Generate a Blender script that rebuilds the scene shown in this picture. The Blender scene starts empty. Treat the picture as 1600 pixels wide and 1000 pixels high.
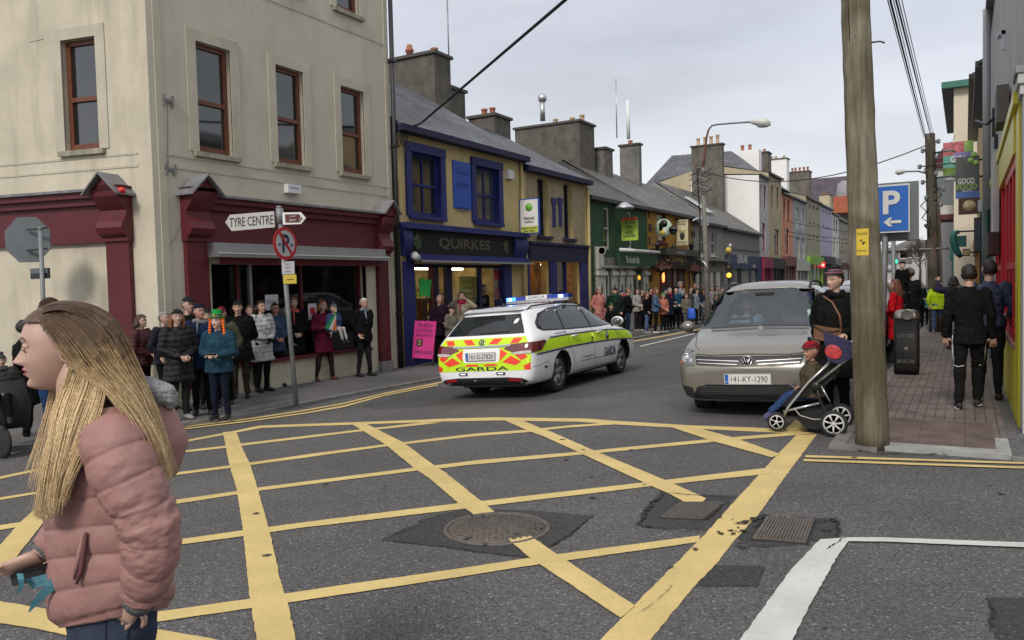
import bpy, bmesh, math, random
from mathutils import Vector, Matrix, noise
from mathutils.bvhtree import BVHTree
R=math.radians; PI=math.pi
random.seed(7)
S=bpy.context.scene; C=S.collection
# ---------------------------------------------------------------- camera
FPX=1244.; H=1.65
ROLL=0.025; PITCH=math.atan(54.3/FPX); YAW=math.atan(708/FPX/math.cos(PITCH))
def _basis():
    fx,fy=-math.sin(YAW),math.cos(YAW)
    F=Vector((fx*math.cos(PITCH),fy*math.cos(PITCH),-math.sin(PITCH)))
    R0=Vector((fy,-fx,0)); U0=R0.cross(F)
    c,s=math.cos(ROLL),math.sin(ROLL)
    return F,c*R0-s*U0,c*U0+s*R0
CF,CR,CU=_basis()
CAM=Vector((0,0,H))
cam=bpy.data.cameras.new('camera'); co=bpy.data.objects.new('camera',cam); C.objects.link(co)
cam.sensor_width=36; cam.lens=FPX/1600*36; cam.clip_end=2000; cam.clip_start=.05
co.matrix_world=Matrix(((CR.x,CU.x,-CF.x,0),(CR.y,CU.y,-CF.y,0),(CR.z,CU.z,-CF.z,H),(0,0,0,1)))
S.camera=co
# ---------------------------------------------------------------- world, sun
SUN_EL,SUN_ROT=R(38),R(204)
W=bpy.data.worlds.new('World'); S.world=W; W.use_nodes=True
nt=W.node_tree; nt.nodes.clear(); N=nt.nodes.new; Lk=nt.links.new
out=N('ShaderNodeOutputWorld'); bg=N('ShaderNodeBackground'); bg.inputs['Strength'].default_value=.1
sky=N('ShaderNodeTexSky'); sky.sky_type='NISHITA'; sky.sun_disc=False; sky.sun_elevation=SUN_EL; sky.sun_rotation=SUN_ROT
tc=N('ShaderNodeTexCoord'); sep=N('ShaderNodeSeparateXYZ'); Lk(tc.outputs['Generated'],sep.inputs[0])
cr=N('ShaderNodeValToRGB'); Lk(sep.outputs['Z'],cr.inputs[0])
E_=cr.color_ramp.elements
E_[0].position=0; E_[0].color=(.80,.80,.80,1); E_[1].position=1; E_[1].color=(1,1,1,1)
for p,c in ((.10,(.72,.735,.77)),(.28,(.55,.575,.64)),(.5,(.62,.64,.69))):
    e=E_.new(p); e.color=(*c,1)
mp=N('ShaderNodeMapping'); mp.inputs['Scale'].default_value=(1,1,3.2); Lk(tc.outputs['Generated'],mp.inputs[0])
nz=N('ShaderNodeTexNoise'); nz.inputs['Scale'].default_value=2.3; nz.inputs['Detail'].default_value=5; nz.inputs['Roughness'].default_value=.5; Lk(mp.outputs[0],nz.inputs[0])
mr=N('ShaderNodeMapRange'); mr.inputs[1].default_value=.3; mr.inputs[2].default_value=.7; mr.inputs[3].default_value=8.8; mr.inputs[4].default_value=12.8; Lk(nz.outputs[0],mr.inputs[0])
mx=N('ShaderNodeVectorMath'); mx.operation='SCALE'; Lk(cr.outputs[0],mx.inputs[0]); Lk(mr.outputs[0],mx.inputs['Scale'])
mi=N('ShaderNodeMix'); mi.data_type='RGBA'; mi.inputs[0].default_value=.9
Lk(sky.outputs[0],mi.inputs[6]); Lk(mx.outputs[0],mi.inputs[7]); Lk(mi.outputs[2],bg.inputs[0]); Lk(bg.outputs[0],out.inputs[0])
sl=bpy.data.lights.new('sun','SUN'); sl.energy=2.0; sl.angle=R(12); sl.color=(1,.93,.84)
so=bpy.data.objects.new('sun',sl); C.objects.link(so)
_a=R(20)   # sun behind the camera, a little to its right: lights faces looking down the street
sd=Vector((.10*math.cos(SUN_EL),-.93*math.cos(SUN_EL),math.sin(SUN_EL)))
so.rotation_euler=sd.to_track_quat('Z','Y').to_euler()
S.view_settings.view_transform='Standard'; S.view_settings.look='None'; S.view_settings.exposure=.14; S.view_settings.gamma=1
S.render.engine='CYCLES'
try:
    S.cycles.max_bounces=6; S.cycles.transparent_max_bounces=12; S.cycles.use_denoising=True
except Exception: pass
# ---------------------------------------------------------------- pixel helpers (photo is 1600x1000)
def ray(px,py): return CF+CR*((px-800)/FPX)-CU*((py-500)/FPX)
def onz(px,py,z):
    d=ray(px,py); t=(z-H)/d.z; return Vector((d.x*t,d.y*t,z))
def onX(px,py,X):
    d=ray(px,py); t=X/d.x; return CAM+d*t
def onY(px,py,Y):
    d=ray(px,py); t=Y/d.y; return CAM+d*t
def onplane(px,py,P,n):
    d=ray(px,py); t=(P-CAM).dot(n)/d.dot(n); return CAM+d*t
def atd(px,py,dist):      # at depth along view axis
    return CAM+ray(px,py)*dist
def gz(x):
    return 0. if x>-4 else max(-.36,.0554*(x+4))
def gnd(px,py,dz=0):
    z=0
    for _ in range(12):
        p=onz(px,py,z+dz); z=.5*z+.5*gz(p.x)
    return Vector((p.x,p.y,gz(p.x)+dz))
PVL=-.27; PVR=.04; XL=-11.9; XR=.52
# ---------------------------------------------------------------- materials
def s(r,g=None,b=None):
    if g is None: g=b=r
    f=lambda c:(c/255/12.92 if c/255<=.04045 else ((c/255+.055)/1.055)**2.4)
    return (f(r),f(g),f(b))
_M={}
def M(name,col=(.5,.5,.5),rough=.6,var=.12,scale=3.,bump=0.,bscale=60.,metal=0.,spec=.5,emit=0,coat=0,dirt=0,det=4):
    if name in _M: return _M[name]
    m=bpy.data.materials.new(name); m.use_nodes=True; t=m.node_tree; b=t.nodes['Principled BSDF']
    b.inputs['Roughness'].default_value=rough; b.inputs['Metallic'].default_value=metal
    b.inputs['Specular IOR Level'].default_value=spec
    if coat: b.inputs['Coat Weight'].default_value=coat; b.inputs['Coat Roughness'].default_value=.05
    b.inputs['Base Color'].default_value=(*col,1)
    if emit: b.inputs['Emission Color'].default_value=(*col,1); b.inputs['Emission Strength'].default_value=emit
    if var or bump or dirt:
        tc=t.nodes.new('ShaderNodeTexCoord')
    if var:
        n=t.nodes.new('ShaderNodeTexNoise'); n.inputs['Scale'].default_value=scale; n.inputs['Detail'].default_value=det; n.inputs['Roughness'].default_value=.6
        t.links.new(tc.outputs['Object'],n.inputs[0])
        r=t.nodes.new('ShaderNodeValToRGB'); r.color_ramp.elements[0].position=.3; r.color_ramp.elements[1].position=.7
        r.color_ramp.elements[0].color=(*[c*(1-var) for c in col],1); r.color_ramp.elements[1].color=(*[min(1,c*(1+var)) for c in col],1)
        t.links.new(n.outputs[0],r.inputs[0]); last=r.outputs[0]
        if dirt:
            mp=t.nodes.new('ShaderNodeMapping'); mp.inputs['Scale'].default_value=(2.2,2.2,.35); t.links.new(tc.outputs['Object'],mp.inputs[0])
            n2=t.nodes.new('ShaderNodeTexNoise'); n2.inputs['Scale'].default_value=1.1; n2.inputs['Detail'].default_value=8; n2.inputs['Roughness'].default_value=.65
            t.links.new(mp.outputs[0],n2.inputs[0])
            q=t.nodes.new('ShaderNodeMapRange'); q.inputs[1].default_value=.5; q.inputs[2].default_value=.78; q.inputs[3].default_value=0; q.inputs[4].default_value=dirt
            t.links.new(n2.outputs[0],q.inputs[0])
            x=t.nodes.new('ShaderNodeMix'); x.data_type='RGBA'; x.inputs[7].default_value=(*[c*.35 for c in (col[0],col[1]*.97,col[2]*.85)],1)
            t.links.new(q.outputs[0],x.inputs[0]); t.links.new(last,x.inputs[6]); last=x.outputs[2]
        t.links.new(last,b.inputs['Base Color'])
    if bump:
        n3=t.nodes.new('ShaderNodeTexNoise'); n3.inputs['Scale'].default_value=bscale; n3.inputs['Detail'].default_value=3
        t.links.new(tc.outputs['Object'],n3.inputs[0])
        bp=t.nodes.new('ShaderNodeBump'); bp.inputs['Strength'].default_value=bump; bp.inputs['Distance'].default_value=.02
        t.links.new(n3.outputs[0],bp.inputs['Height']); t.links.new(bp.outputs[0],b.inputs['Normal'])
    _M[name]=m; return m
def glass(name,tint=(.6,.68,.7),refl=.12,rough=.02):
    if name in _M: return _M[name]
    m=bpy.data.materials.new(name); m.use_nodes=True; t=m.node_tree; t.nodes.clear()
    o=t.nodes.new('ShaderNodeOutputMaterial'); mx=t.nodes.new('ShaderNodeMixShader'); tr=t.nodes.new('ShaderNodeBsdfTransparent'); gl=t.nodes.new('ShaderNodeBsdfGlossy')
    lw=t.nodes.new('ShaderNodeLayerWeight'); lw.inputs[0].default_value=.13
    mr=t.nodes.new('ShaderNodeMapRange'); mr.inputs[3].default_value=refl; mr.inputs[4].default_value=1
    tr.inputs[0].default_value=(*tint,1); gl.inputs[0].default_value=(.9,.95,1,1); gl.inputs[1].default_value=rough
    t.links.new(lw.outputs['Fresnel'],mr.inputs[0]); t.links.new(mr.outputs[0],mx.inputs[0]); t.links.new(tr.outputs[0],mx.inputs[1]); t.links.new(gl.outputs[0],mx.inputs[2]); t.links.new(mx.outputs[0],o.inputs[0])
    _M[name]=m; return m
def slate(name,col,row=.22,wid=.3,var=.35,mort=.012):
    m=M(name,col,.55,0); t=m.node_tree; b=t.nodes['Principled BSDF']
    tc=t.nodes.new('ShaderNodeTexCoord'); br=t.nodes.new('ShaderNodeTexBrick')
    br.inputs['Color1'].default_value=(*[c*(1-var) for c in col],1); br.inputs['Color2'].default_value=(*[c*(1+var) for c in col],1)
    br.inputs['Mortar'].default_value=(*[c*.35 for c in col],1); br.inputs['Scale'].default_value=1
    br.inputs['Mortar Size'].default_value=mort; br.inputs['Brick Width'].default_value=wid; br.inputs['Row Height'].default_value=row
    t.links.new(tc.outputs['UV'],br.inputs[0])
    n=t.nodes.new('ShaderNodeTexNoise'); n.inputs['Scale'].default_value=.8; n.inputs['Detail'].default_value=7; t.links.new(tc.outputs['Object'],n.inputs[0])
    mr=t.nodes.new('ShaderNodeMapRange'); mr.inputs[1].default_value=.3; mr.inputs[2].default_value=.7; mr.inputs[3].default_value=.7; mr.inputs[4].default_value=1.3; t.links.new(n.outputs[0],mr.inputs[0])
    vm=t.nodes.new('ShaderNodeVectorMath'); vm.operation='SCALE'; t.links.new(br.outputs[0],vm.inputs[0]); t.links.new(mr.outputs[0],vm.inputs['Scale'])
    t.links.new(vm.outputs[0],b.inputs['Base Color'])
    bp=t.nodes.new('ShaderNodeBump'); bp.inputs['Strength'].default_value=.6; bp.inputs['Distance'].default_value=.02; t.links.new(br.outputs['Fac'],bp.inputs['Height']); bp.invert=True
    t.links.new(bp.outputs[0],b.inputs['Normal'])
    return m
# ---------------------------------------------------------------- mesh builder
SPLIT={'pilaster','pier','shop_window_frame','shop_window_glass','window_notice','wall_bracket','wall_lantern','drainpipe','display_stand','stall_riser','string_course','wall_ornament','quoins','lettering','window_lettering','clamp_rail','insulator','cross_peg','flue','stand','cable_loop','nails','shop_sill'}
class MB:
    def __init__(s,name='part'): s.v=[]; s.f=[]; s.mi=[]; s.mats=[]; s.uv=[]; s.sm=[]; s.comp=[]
    def m(s,mat):
        if mat not in s.mats: s.mats.append(mat)
        return s.mats.index(mat)
    def face(s,pts,mat,uv=None,sm=False):
        b=len(s.v); s.v+= [tuple(p) for p in pts]; s.f.append(list(range(b,b+len(pts)))); s.mi.append(s.m(mat)); s.uv.append(uv); s.sm.append(sm); s.comp.append((b,len(s.v),len(s.f)-1,len(s.f)))
    def add(s,vs,fs,mat,sm=False,mis=None):
        us=sorted({i for f in fs for i in f})
        if len(us)<len(vs): mp={i:k for k,i in enumerate(us)}; vs=[vs[i] for i in us]; fs=[[mp[i] for i in f] for f in fs]
        b=len(s.v); s.v+=[tuple(p) for p in vs]; k=s.m(mat) if mis is None else 0; s.comp.append((b,len(s.v),len(s.f),len(s.f)+len(fs)))
        for i,f in enumerate(fs):
            s.f.append([b+j for j in f]); s.mi.append(k if mis is None else s.m(mis[i])); s.uv.append(None); s.sm.append(sm)
    def hexa(s,p,mat):   # 8 pts: bottom 4 ccw, top 4
        s.add(p,[(3,2,1,0),(4,5,6,7),(0,1,5,4),(1,2,6,5),(2,3,7,6),(3,0,4,7)],mat)
    def box(s,x0,x1,y0,y1,z0,z1,mat):
        s.hexa([(x0,y0,z0),(x1,y0,z0),(x1,y1,z0),(x0,y1,z0),(x0,y0,z1),(x1,y0,z1),(x1,y1,z1),(x0,y1,z1)],mat)
    def obox(s,c,sx,sy,sz,mat,rot=None):
        c=Vector(c); P=[]
        for z in (-.5,.5):
            for x,y in ((-.5,-.5),(.5,-.5),(.5,.5),(-.5,.5)):
                v=Vector((x*sx,y*sy,z*sz))
                if rot is not None: v=rot@v
                P.append(c+v)
        s.hexa(P,mat)
    def tube(s,pts,r,mat,seg=8,caps=True,flat=1.,up=None):
        pts=[Vector(p) for p in pts]; n=len(pts); rs=r if isinstance(r,(list,tuple)) else [r]*n
        V=[]; u=None
        for i in range(n):
            t=(pts[min(i+1,n-1)]-pts[max(i-1,0)])
            if t.length<1e-9: t=Vector((0,0,1))
            t.normalize()
            if u is None:
                a=Vector(up) if up else (Vector((0,0,1)) if abs(t.z)<.9 else Vector((1,0,0)))
                u=(a-t*a.dot(t)).normalized()
            else:
                u=(u-t*u.dot(t)).normalized()
            w=t.cross(u)
            for k in range(seg):
                a=2*PI*k/seg; V.append(pts[i]+(u*math.cos(a)*flat+w*math.sin(a))*rs[i])
        Fs=[]
        for i in range(n-1):
            for k in range(seg):
                k2=(k+1)%seg; Fs.append((i*seg+k,i*seg+k2,(i+1)*seg+k2,(i+1)*seg+k))
        if caps: Fs.append(tuple(range(seg))[::-1]); Fs.append(tuple((n-1)*seg+k for k in range(seg)))
        s.add(V,Fs,mat,sm=True)
    def lathe(s,c,prof,mat,seg=16,axis=(0,0,1),sm=True):   # prof: (r,h)
        q=Vector(axis).to_track_quat('Z','Y'); c=Vector(c); V=[]
        for r,h in prof:
            for k in range(seg):
                a=2*PI*k/seg; V.append(c+q@Vector((r*math.cos(a),r*math.sin(a),h)))
        Fs=[]; n=len(prof)
        for i in range(n-1):
            for k in range(seg):
                k2=(k+1)%seg; Fs.append((i*seg+k,i*seg+k2,(i+1)*seg+k2,(i+1)*seg+k))
        Fs.append(tuple(range(seg))[::-1]); Fs.append(tuple((n-1)*seg+k for k in range(seg)))
        s.add(V,Fs,mat,sm=sm)
    def ball(s,c,r,mat,seg=12,rings=8,rot=None):
        c=Vector(c); r=Vector(r if hasattr(r,'__len__') else (r,r,r)); V=[];Fs=[]
        for i in range(rings+1):
            th=PI*i/rings
            for k in range(seg):
                a=2*PI*k/seg; v=Vector((r.x*math.sin(th)*math.cos(a),r.y*math.sin(th)*math.sin(a),r.z*math.cos(th)))
                if rot is not None: v=rot@v
                V.append(c+v)
        for i in range(rings):
            for k in range(seg):
                k2=(k+1)%seg; Fs.append((i*seg+k,(i+1)*seg+k,(i+1)*seg+k2,i*seg+k2))
        s.add(V,Fs,mat,sm=True)
    def build(s,name,parent=None,**kw):
        if parent is not None and name in SPLIT and len(s.comp)>1:
            gap=.22 if name=='lettering' else .012
            B=[]
            for v0,v1,f0,f1 in s.comp:
                P=s.v[v0:v1]; B.append([[min(p[k] for p in P)-gap for k in range(3)],[max(p[k] for p in P)+gap for k in range(3)]])
            n=len(B); par=list(range(n))
            def fd(i):
                while par[i]!=i: i=par[i]
                return i
            for i in range(n):
                for j in range(i):
                    if all(B[i][0][k]<=B[j][1][k] and B[j][0][k]<=B[i][1][k] for k in range(3)): par[fd(i)]=fd(j)
            roots=sorted({fd(i) for i in range(n)})
            if len(roots)>1:
                last=None
                for r in roots:
                    m=MB(); m.mats=s.mats
                    for i in range(n):
                        if fd(i)!=r: continue
                        v0,v1,f0,f1=s.comp[i]; b=len(m.v); m.v+=s.v[v0:v1]
                        for k in range(f0,f1): m.f.append([j-v0+b for j in s.f[k]]); m.mi.append(s.mi[k]); m.uv.append(s.uv[k]); m.sm.append(s.sm[k])
                    last=m.build(name,parent,**kw)
                return last
        me=bpy.data.meshes.new(name); me.from_pydata(s.v,[],s.f)
        for m in s.mats: me.materials.append(m)
        me.polygons.foreach_set('material_index',s.mi); me.polygons.foreach_set('use_smooth',s.sm)
        if any(u for u in s.uv):
            l=me.uv_layers.new(name='UVMap'); k=0
            for f,u in zip(s.f,s.uv):
                for j in range(len(f)):
                    if u: l.data[k].uv=u[j]
                    k+=1
        me.update()
        return link(name,me,parent,**kw)
def link(name,me,parent=None,label=None,cat=None,group=None,kind=None):
    o=bpy.data.objects.new(name,me); C.objects.link(o)
    if parent is not None: setp(o,parent)
    return tag(o,label,cat,group,kind)
def setp(o,parent):
    o.parent=parent
    root=parent; 
    while root.parent is not None: root=root.parent
    if root.type=='EMPTY' and parent is root and not root.get('_local'):
        o.matrix_parent_inverse=root.matrix_basis.inverted()
def tag(o,label=None,cat=None,group=None,kind=None):
    if label: o['label']=label
    if cat: o['category']=cat
    if group: o['group']=group
    if kind: o['kind']=kind
    return o
def thing(name,label,cat,loc=(0,0,0),rz=0,group=None,local=False):
    o=bpy.data.objects.new(name,None); C.objects.link(o); o.empty_display_size=.2
    o.location=loc; o.rotation_euler=(0,0,rz)
    if local: o['_local']=1
    else: o.rotation_euler=(0,0,0)
    return tag(o,label,cat,group)
def smooth_mesh(me,ang=None):
    for p in me.polygons: p.use_smooth=True
def poly_tri(pts2):
    from mathutils.geometry import tessellate_polygon
    return tessellate_polygon([[Vector((p[0],p[1],0)) for p in pts2]])
def clip_grid(pts2,step,lines=None):
    """planar polygon -> bmesh cut by a grid, returns verts2d, faces"""
    bm=bmesh.new(); vs=[bm.verts.new((p[0],p[1],0)) for p in pts2]
    f=bm.faces.new(vs); bmesh.ops.triangulate(bm,faces=[f])
    xs=[p[0] for p in pts2]; ys=[p[1] for p in pts2]
    cuts=[]
    if lines: cuts=lines
    else:
        k=math.floor(min(xs)/step)+1
        while k*step<max(xs): cuts.append(('x',k*step)); k+=1
        k=math.floor(min(ys)/step)+1
        while k*step<max(ys): cuts.append(('y',k*step)); k+=1
    for a,c in cuts:
        n=(1,0,0) if a=='x' else (0,1,0); co_=(c,0,0) if a=='x' else (0,c,0)
        bmesh.ops.bisect_plane(bm,geom=bm.verts[:]+bm.edges[:]+bm.faces[:],plane_co=co_,plane_no=n)
    bm.verts.index_update(); V=[(v.co.x,v.co.y) for v in bm.verts]; Fc=[[v.index for v in f.verts] for f in bm.faces]; bm.free()
    return V,Fc
_ts=bpy.data.scenes.new('tmp')
def tmp_eval(o):
    _ts.collection.objects.link(o); vl=_ts.view_layers[0]; vl.update(); dg=vl.depsgraph; dg.update(); me=bpy.data.meshes.new_from_object(o.evaluated_get(dg)); return me
# text ---------------------------------------------------------
def text_mesh(txt,size=1.,extrude=0.,align='CENTER',bold=0.,sx=1.,shear=0.):
    cu=bpy.data.curves.new('t','FONT'); cu.body=txt; cu.size=size; cu.extrude=extrude; cu.align_x=align; cu.align_y='CENTER'; cu.offset=bold; cu.shear=shear; cu.resolution_u=3
    ob=bpy.data.objects.new('t',cu); me=tmp_eval(ob)
    bpy.data.objects.remove(ob); bpy.data.curves.remove(cu)
    V=[(v.co.x*sx,v.co.y,v.co.z) for v in me.vertices]; Fc=[list(p.vertices) for p in me.polygons]; bpy.data.meshes.remove(me)
    return V,Fc
def put_text(mb,txt,o,ux,uy,size,mat,width=None,height=None,off=.004,align='CENTER',bold=0.,shear=0.,ext=0.):
    V,Fc=text_mesh(txt,size,ext,align,bold*size,1,shear)
    if not V: return
    ux=Vector(ux).normalized(); uy=Vector(uy).normalized(); n=ux.cross(uy)
    xs=[v[0] for v in V]; ys=[v[1] for v in V]
    kx=width/(max(xs)-min(xs)) if width else 1; ky=height/(max(ys)-min(ys)) if height else (kx if False else 1)
    mxx=(max(xs)+min(xs))/2; myy=(max(ys)+min(ys))/2; o=Vector(o)
    if align!='CENTER': mxx=0
    mb.add([o+ux*((v[0]-mxx)*kx)+uy*((v[1]-myy)*ky)+n*(off+v[2]) for v in V],Fc,mat)
# ================================================================ ground, road, markings
def asphalt(name,base=.1,sp=.5):
    m=M(name,(base,base,base),.85,0); t=m.node_tree; b=t.nodes['Principled BSDF']; L=t.links.new
    tc=t.nodes.new('ShaderNodeTexCoord')
    v=t.nodes.new('ShaderNodeTexVoronoi'); v.inputs['Scale'].default_value=95; L(tc.outputs['Object'],v.inputs[0])
    n=t.nodes.new('ShaderNodeTexNoise'); n.inputs['Scale'].default_value=55; n.inputs['Detail'].default_value=6; n.inputs['Roughness'].default_value=.75; L(tc.outputs['Object'],n.inputs[0])
    n2=t.nodes.new('ShaderNodeTexNoise'); n2.inputs['Scale'].default_value=.7; n2.inputs['Detail'].default_value=6; L(tc.outputs['Object'],n2.inputs[0])
    sc=t.nodes.new('ShaderNodeSeparateColor'); L(v.outputs['Color'],sc.inputs[0])
    r=t.nodes.new('ShaderNodeValToRGB'); e=r.color_ramp.elements
    e[0].position=0; e[0].color=(base*.45,base*.43,base*.43,1); e[1].position=1; e[1].color=(base*3,base*3,base*2.9,1)
    for p,c in ((.5,base*.95),(.93,base*1.25),(.97,base*1.8)):
        q=e.new(p); q.color=(c*1.02,c*.97,c*.97,1)
    L(sc.outputs[0],r.inputs[0])
    a=t.nodes.new('ShaderNodeMapRange'); a.inputs[1].default_value=.3; a.inputs[2].default_value=.7; a.inputs[3].default_value=1-sp; a.inputs[4].default_value=1+sp; L(n.outputs[0],a.inputs[0])
    a2=t.nodes.new('ShaderNodeMapRange'); a2.inputs[1].default_value=.3; a2.inputs[2].default_value=.7; a2.inputs[3].default_value=.82; a2.inputs[4].default_value=1.18; L(n2.outputs[0],a2.inputs[0])
    mm=t.nodes.new('ShaderNodeMath'); mm.operation='MULTIPLY'; L(a.outputs[0],mm.inputs[0]); L(a2.outputs[0],mm.inputs[1])
    vm=t.nodes.new('ShaderNodeVectorMath'); vm.operation='SCALE'; L(r.outputs[0],vm.inputs[0]); L(mm.outputs[0],vm.inputs['Scale']); L(vm.outputs[0],b.inputs['Base Color'])
    bp=t.nodes.new('ShaderNodeBump'); bp.inputs['Strength'].default_value=.5; bp.inputs['Distance'].default_value=.01; L(n.outputs[0],bp.inputs['Height']); L(bp.outputs[0],b.inputs['Normal'])
    return m
def paint(name,col):
    m=M(name,col,.7,0); t=m.node_tree; b=t.nodes['Principled BSDF']; L=t.links.new
    tc=t.nodes.new('ShaderNodeTexCoord')
    n=t.nodes.new('ShaderNodeTexNoise'); n.inputs['Scale'].default_value=35; n.inputs['Detail'].default_value=8; n.inputs['Roughness'].default_value=.8; L(tc.outputs['Object'],n.inputs[0])
    n2=t.nodes.new('ShaderNodeTexNoise'); n2.inputs['Scale'].default_value=2.2; n2.inputs['Detail'].default_value=4; L(tc.outputs['Object'],n2.inputs[0])
    r=t.nodes.new('ShaderNodeValToRGB'); e=r.color_ramp.elements
    e[0].position=.31; e[0].color=(.09,.08,.06,1); e[1].position=.37; e[1].color=(*[c*.85 for c in col],1); q=e.new(.65); q.color=(*col,1)
    L(n.outputs[0],r.inputs[0])
    a2=t.nodes.new('ShaderNodeMapRange'); a2.inputs[1].default_value=.3; a2.inputs[2].default_value=.7; a2.inputs[3].default_value=.84; a2.inputs[4].default_value=1.05; L(n2.outputs[0],a2.inputs[0])
    vm=t.nodes.new('ShaderNodeVectorMath'); vm.operation='SCALE'; L(r.outputs[0],vm.inputs[0]); L(a2.outputs[0],vm.inputs['Scale']); L(vm.outputs[0],b.inputs['Base Color'])
    bp=t.nodes.new('ShaderNodeBump'); bp.inputs['Strength'].default_value=.35; bp.inputs['Distance'].default_value=.01; L(n.outputs[0],bp.inputs['Height']); L(bp.outputs[0],b.inputs['Normal'])
    return m
mAsph=asphalt('asphalt',.086,.27); mPatch=asphalt('patch_asphalt',.036,.2); mPatch2=asphalt('older_patch_asphalt',.066,.25); mFoot=asphalt('footpath_concrete',.10,.2)
mYel=paint('yellow_paint',(.66,.50,.20)); mWhi=paint('white_paint',(.60,.60,.57))
mKerb=M('kerb_stone',(.17,.165,.155),.8,.25,6,.3,40,dirt=.5)
mDark=M('dark_void',(.008,.008,.009),.6,0)
mIron=M('cast_iron',(.125,.105,.09),.6,.3,20,.3,90,metal=.3)
mb=MB(); xs=[-260,-60,-20,-10.5,-4,0,20,60,260]; ys=[-60,-5,0,3,6,10,15,25,40,70,120,300,900]
for i in range(len(xs)-1):
    for j in range(len(ys)-1):
        x0,x1,y0,y1=xs[i],xs[i+1],ys[j],ys[j+1]
        mb.face([(x0,y0,gz(x0)),(x1,y0,gz(x1)),(x1,y1,gz(x1)),(x0,y1,gz(x0))],mAsph)
mb.build('road',kind='structure')
_lift=[.004]
def rag(pts,st=.045,j=.003):
    o=[]
    for i,p in enumerate(pts):
        q=pts[(i+1)%len(pts)]; d=Vector((q[0]-p[0],q[1]-p[1])); n=max(1,int(d.length/st)); nn=Vector((-d.y,d.x)).normalized() if d.length>1e-6 else Vector((0,0))
        for k in range(n):
            t=k/n; e=random.uniform(-j,j) if k else 0
            o.append((p[0]+d.x*t+nn.x*e,p[1]+d.y*t+nn.y*e))
    return o
def gpoly(mb,px,mat,dz=None,j=.0025,world=False):
    if dz is None: _lift[0]+=.0003; dz=_lift[0]
    pts=[tuple(p) for p in px] if world else [tuple(gnd(*p))[:2] for p in px]
    V,Fc=clip_grid(rag(pts,j=j) if j else pts,1,lines=[('x',-4.),('x',-10.5)])
    V=[(x,y,gz(x)+dz) for x,y in V]
    F2=[]
    for f in Fc:
        a=sum(V[f[i]][0]*V[f[(i+1)%len(f)]][1]-V[f[(i+1)%len(f)]][0]*V[f[i]][1] for i in range(len(f)))
        F2.append(f if a>0 else f[::-1])
    mb.add(V,F2,mat)
def stripe(mb,up,lo,mat,**k): gpoly(mb,list(up)+list(lo)[::-1],mat,**k)
mb=MB(); Y=mYel
gpoly(mb,[(595,845),(640,825),(681,805),(733,795),(830,798),(928,806),(890,838),(854,858),(822,872),(750,864),(691,855)],mPatch,dz=.0025,j=.0035)
gpoly(mb,[(1113,883),(1197,885),(1185,917),(1084,917)],mPatch,dz=.0025,j=.0035)
gpoly(mb,[(1540,935),(1640,933),(1640,1010),(1562,1010),(1550,965)],mPatch,dz=.0025,j=.015)
gpoly(mb,[(1030,768),(1150,775),(1135,800),(1110,830),(1010,824),(1000,815)],mPatch,dz=.0022,j=.02)
gpoly(mb,[(1160,812),(1310,808),(1308,842),(1200,856),(1150,850)],mPatch,dz=.0022,j=.02)
gpoly(mb,[(640,607),(850,600),(1000,560),(1060,545),(1075,560),(1060,600),(900,622),(700,632),(600,640),(560,634)],mPatch2,dz=.002,j=.02)
mb.build('asphalt_patches',kind='structure')
mb=MB()
stripe(mb,[(1244,680.6),(1206,720),(1148,784),(1103,834),(1086,851),(990.6,947),(970,969),(940,999),(895,1050)],[(1277,678.7),(1240,727.5),(1187,802),(1146,847),(1120,881),(1082,920),(1018,999),(985,1050)],Y,j=.0035)
stripe(mb,[(265,692.5),(349,677),(405.6,665.3),(546,660.3),(640,657),(700,654.4),(775,652.5),(850,653.6),(962,658),(1075,665),(1199,669.4),(1277,677)],[(268,695),(349,680),(409,668.8),(490,666),(552,663.9),(640,661),(700,659),(775,657.3),(869,659),(962,663.7),(1049,668.6),(1221,677),(1244,680.6)],Y)
stripe(mb,[(-100,770),(0,745),(53,733.8),(268,692)],[(-100,775),(0,748.8),(53,737.4),(268,695)],Y)
stripe(mb,[(180,719),(256,708),(352,697),(377.5,693.4),(552,672.8),(600,667.5),(662,660.3)],[(180,722),(256,711),(352,700.3),(377.5,697),(552,676),(600,670.5),(690,661)],Y)
stripe(mb,[(-60,789),(0,778),(53,769.7),(262.5,740.6),(358,728),(500,707.8),(596,695.6),(740,678.4),(824,672),(925,663),(955,660)],[(-60,794),(0,782),(53,773),(262.5,744.6),(358,732),(500,712.5),(596,699),(740,682.5),(824,676),(925,666),(962,663.7)],Y)
stripe(mb,[(-60,832),(0,821.5),(31,817),(279.7,781),(370,768.2),(402.5,762.8),(646,731.6),(700,725.6),(902.5,706.9),(1116,686.2),(1244,675.8)],[(-60,840),(0,829),(31,824),(279.7,787.5),(370,773.5),(402.5,768),(646,737),(700,731.4),(902.5,711.8),(1116,691.1),(1244,680.6)],Y)
stripe(mb,[(-60,892),(0,883),(275,844.7),(380,829.7),(500,814),(724,786.5),(756,783.5),(1015,753.8),(1206,731)],[(-60,903),(0,893),(275,853),(380,839),(500,822.5),(724,796),(756,792),(1015,761),(1206,740.6)],Y)
stripe(mb,[(200,965),(253.5,956.6),(391.6,937),(520,918),(700,892.5),(823.7,873.7),(1093.7,838)],[(200,980),(253.5,972.2),(391.6,952),(520,932.6),(700,905.6),(823.7,886),(1093.7,848)],Y)
stripe(mb,[(-80,925),(0,941),(71,953),(247,985),(328,999),(420,1018)],[(-80,958),(0,975.5),(97,993),(240,1020),(330,1040)],Y)
stripe(mb,[(-60,915),(0,853),(30,818.7),(56,795),(190,702)],[(-20,920),(17,882.8),(67,818.7),(215,697)],Y)
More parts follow.
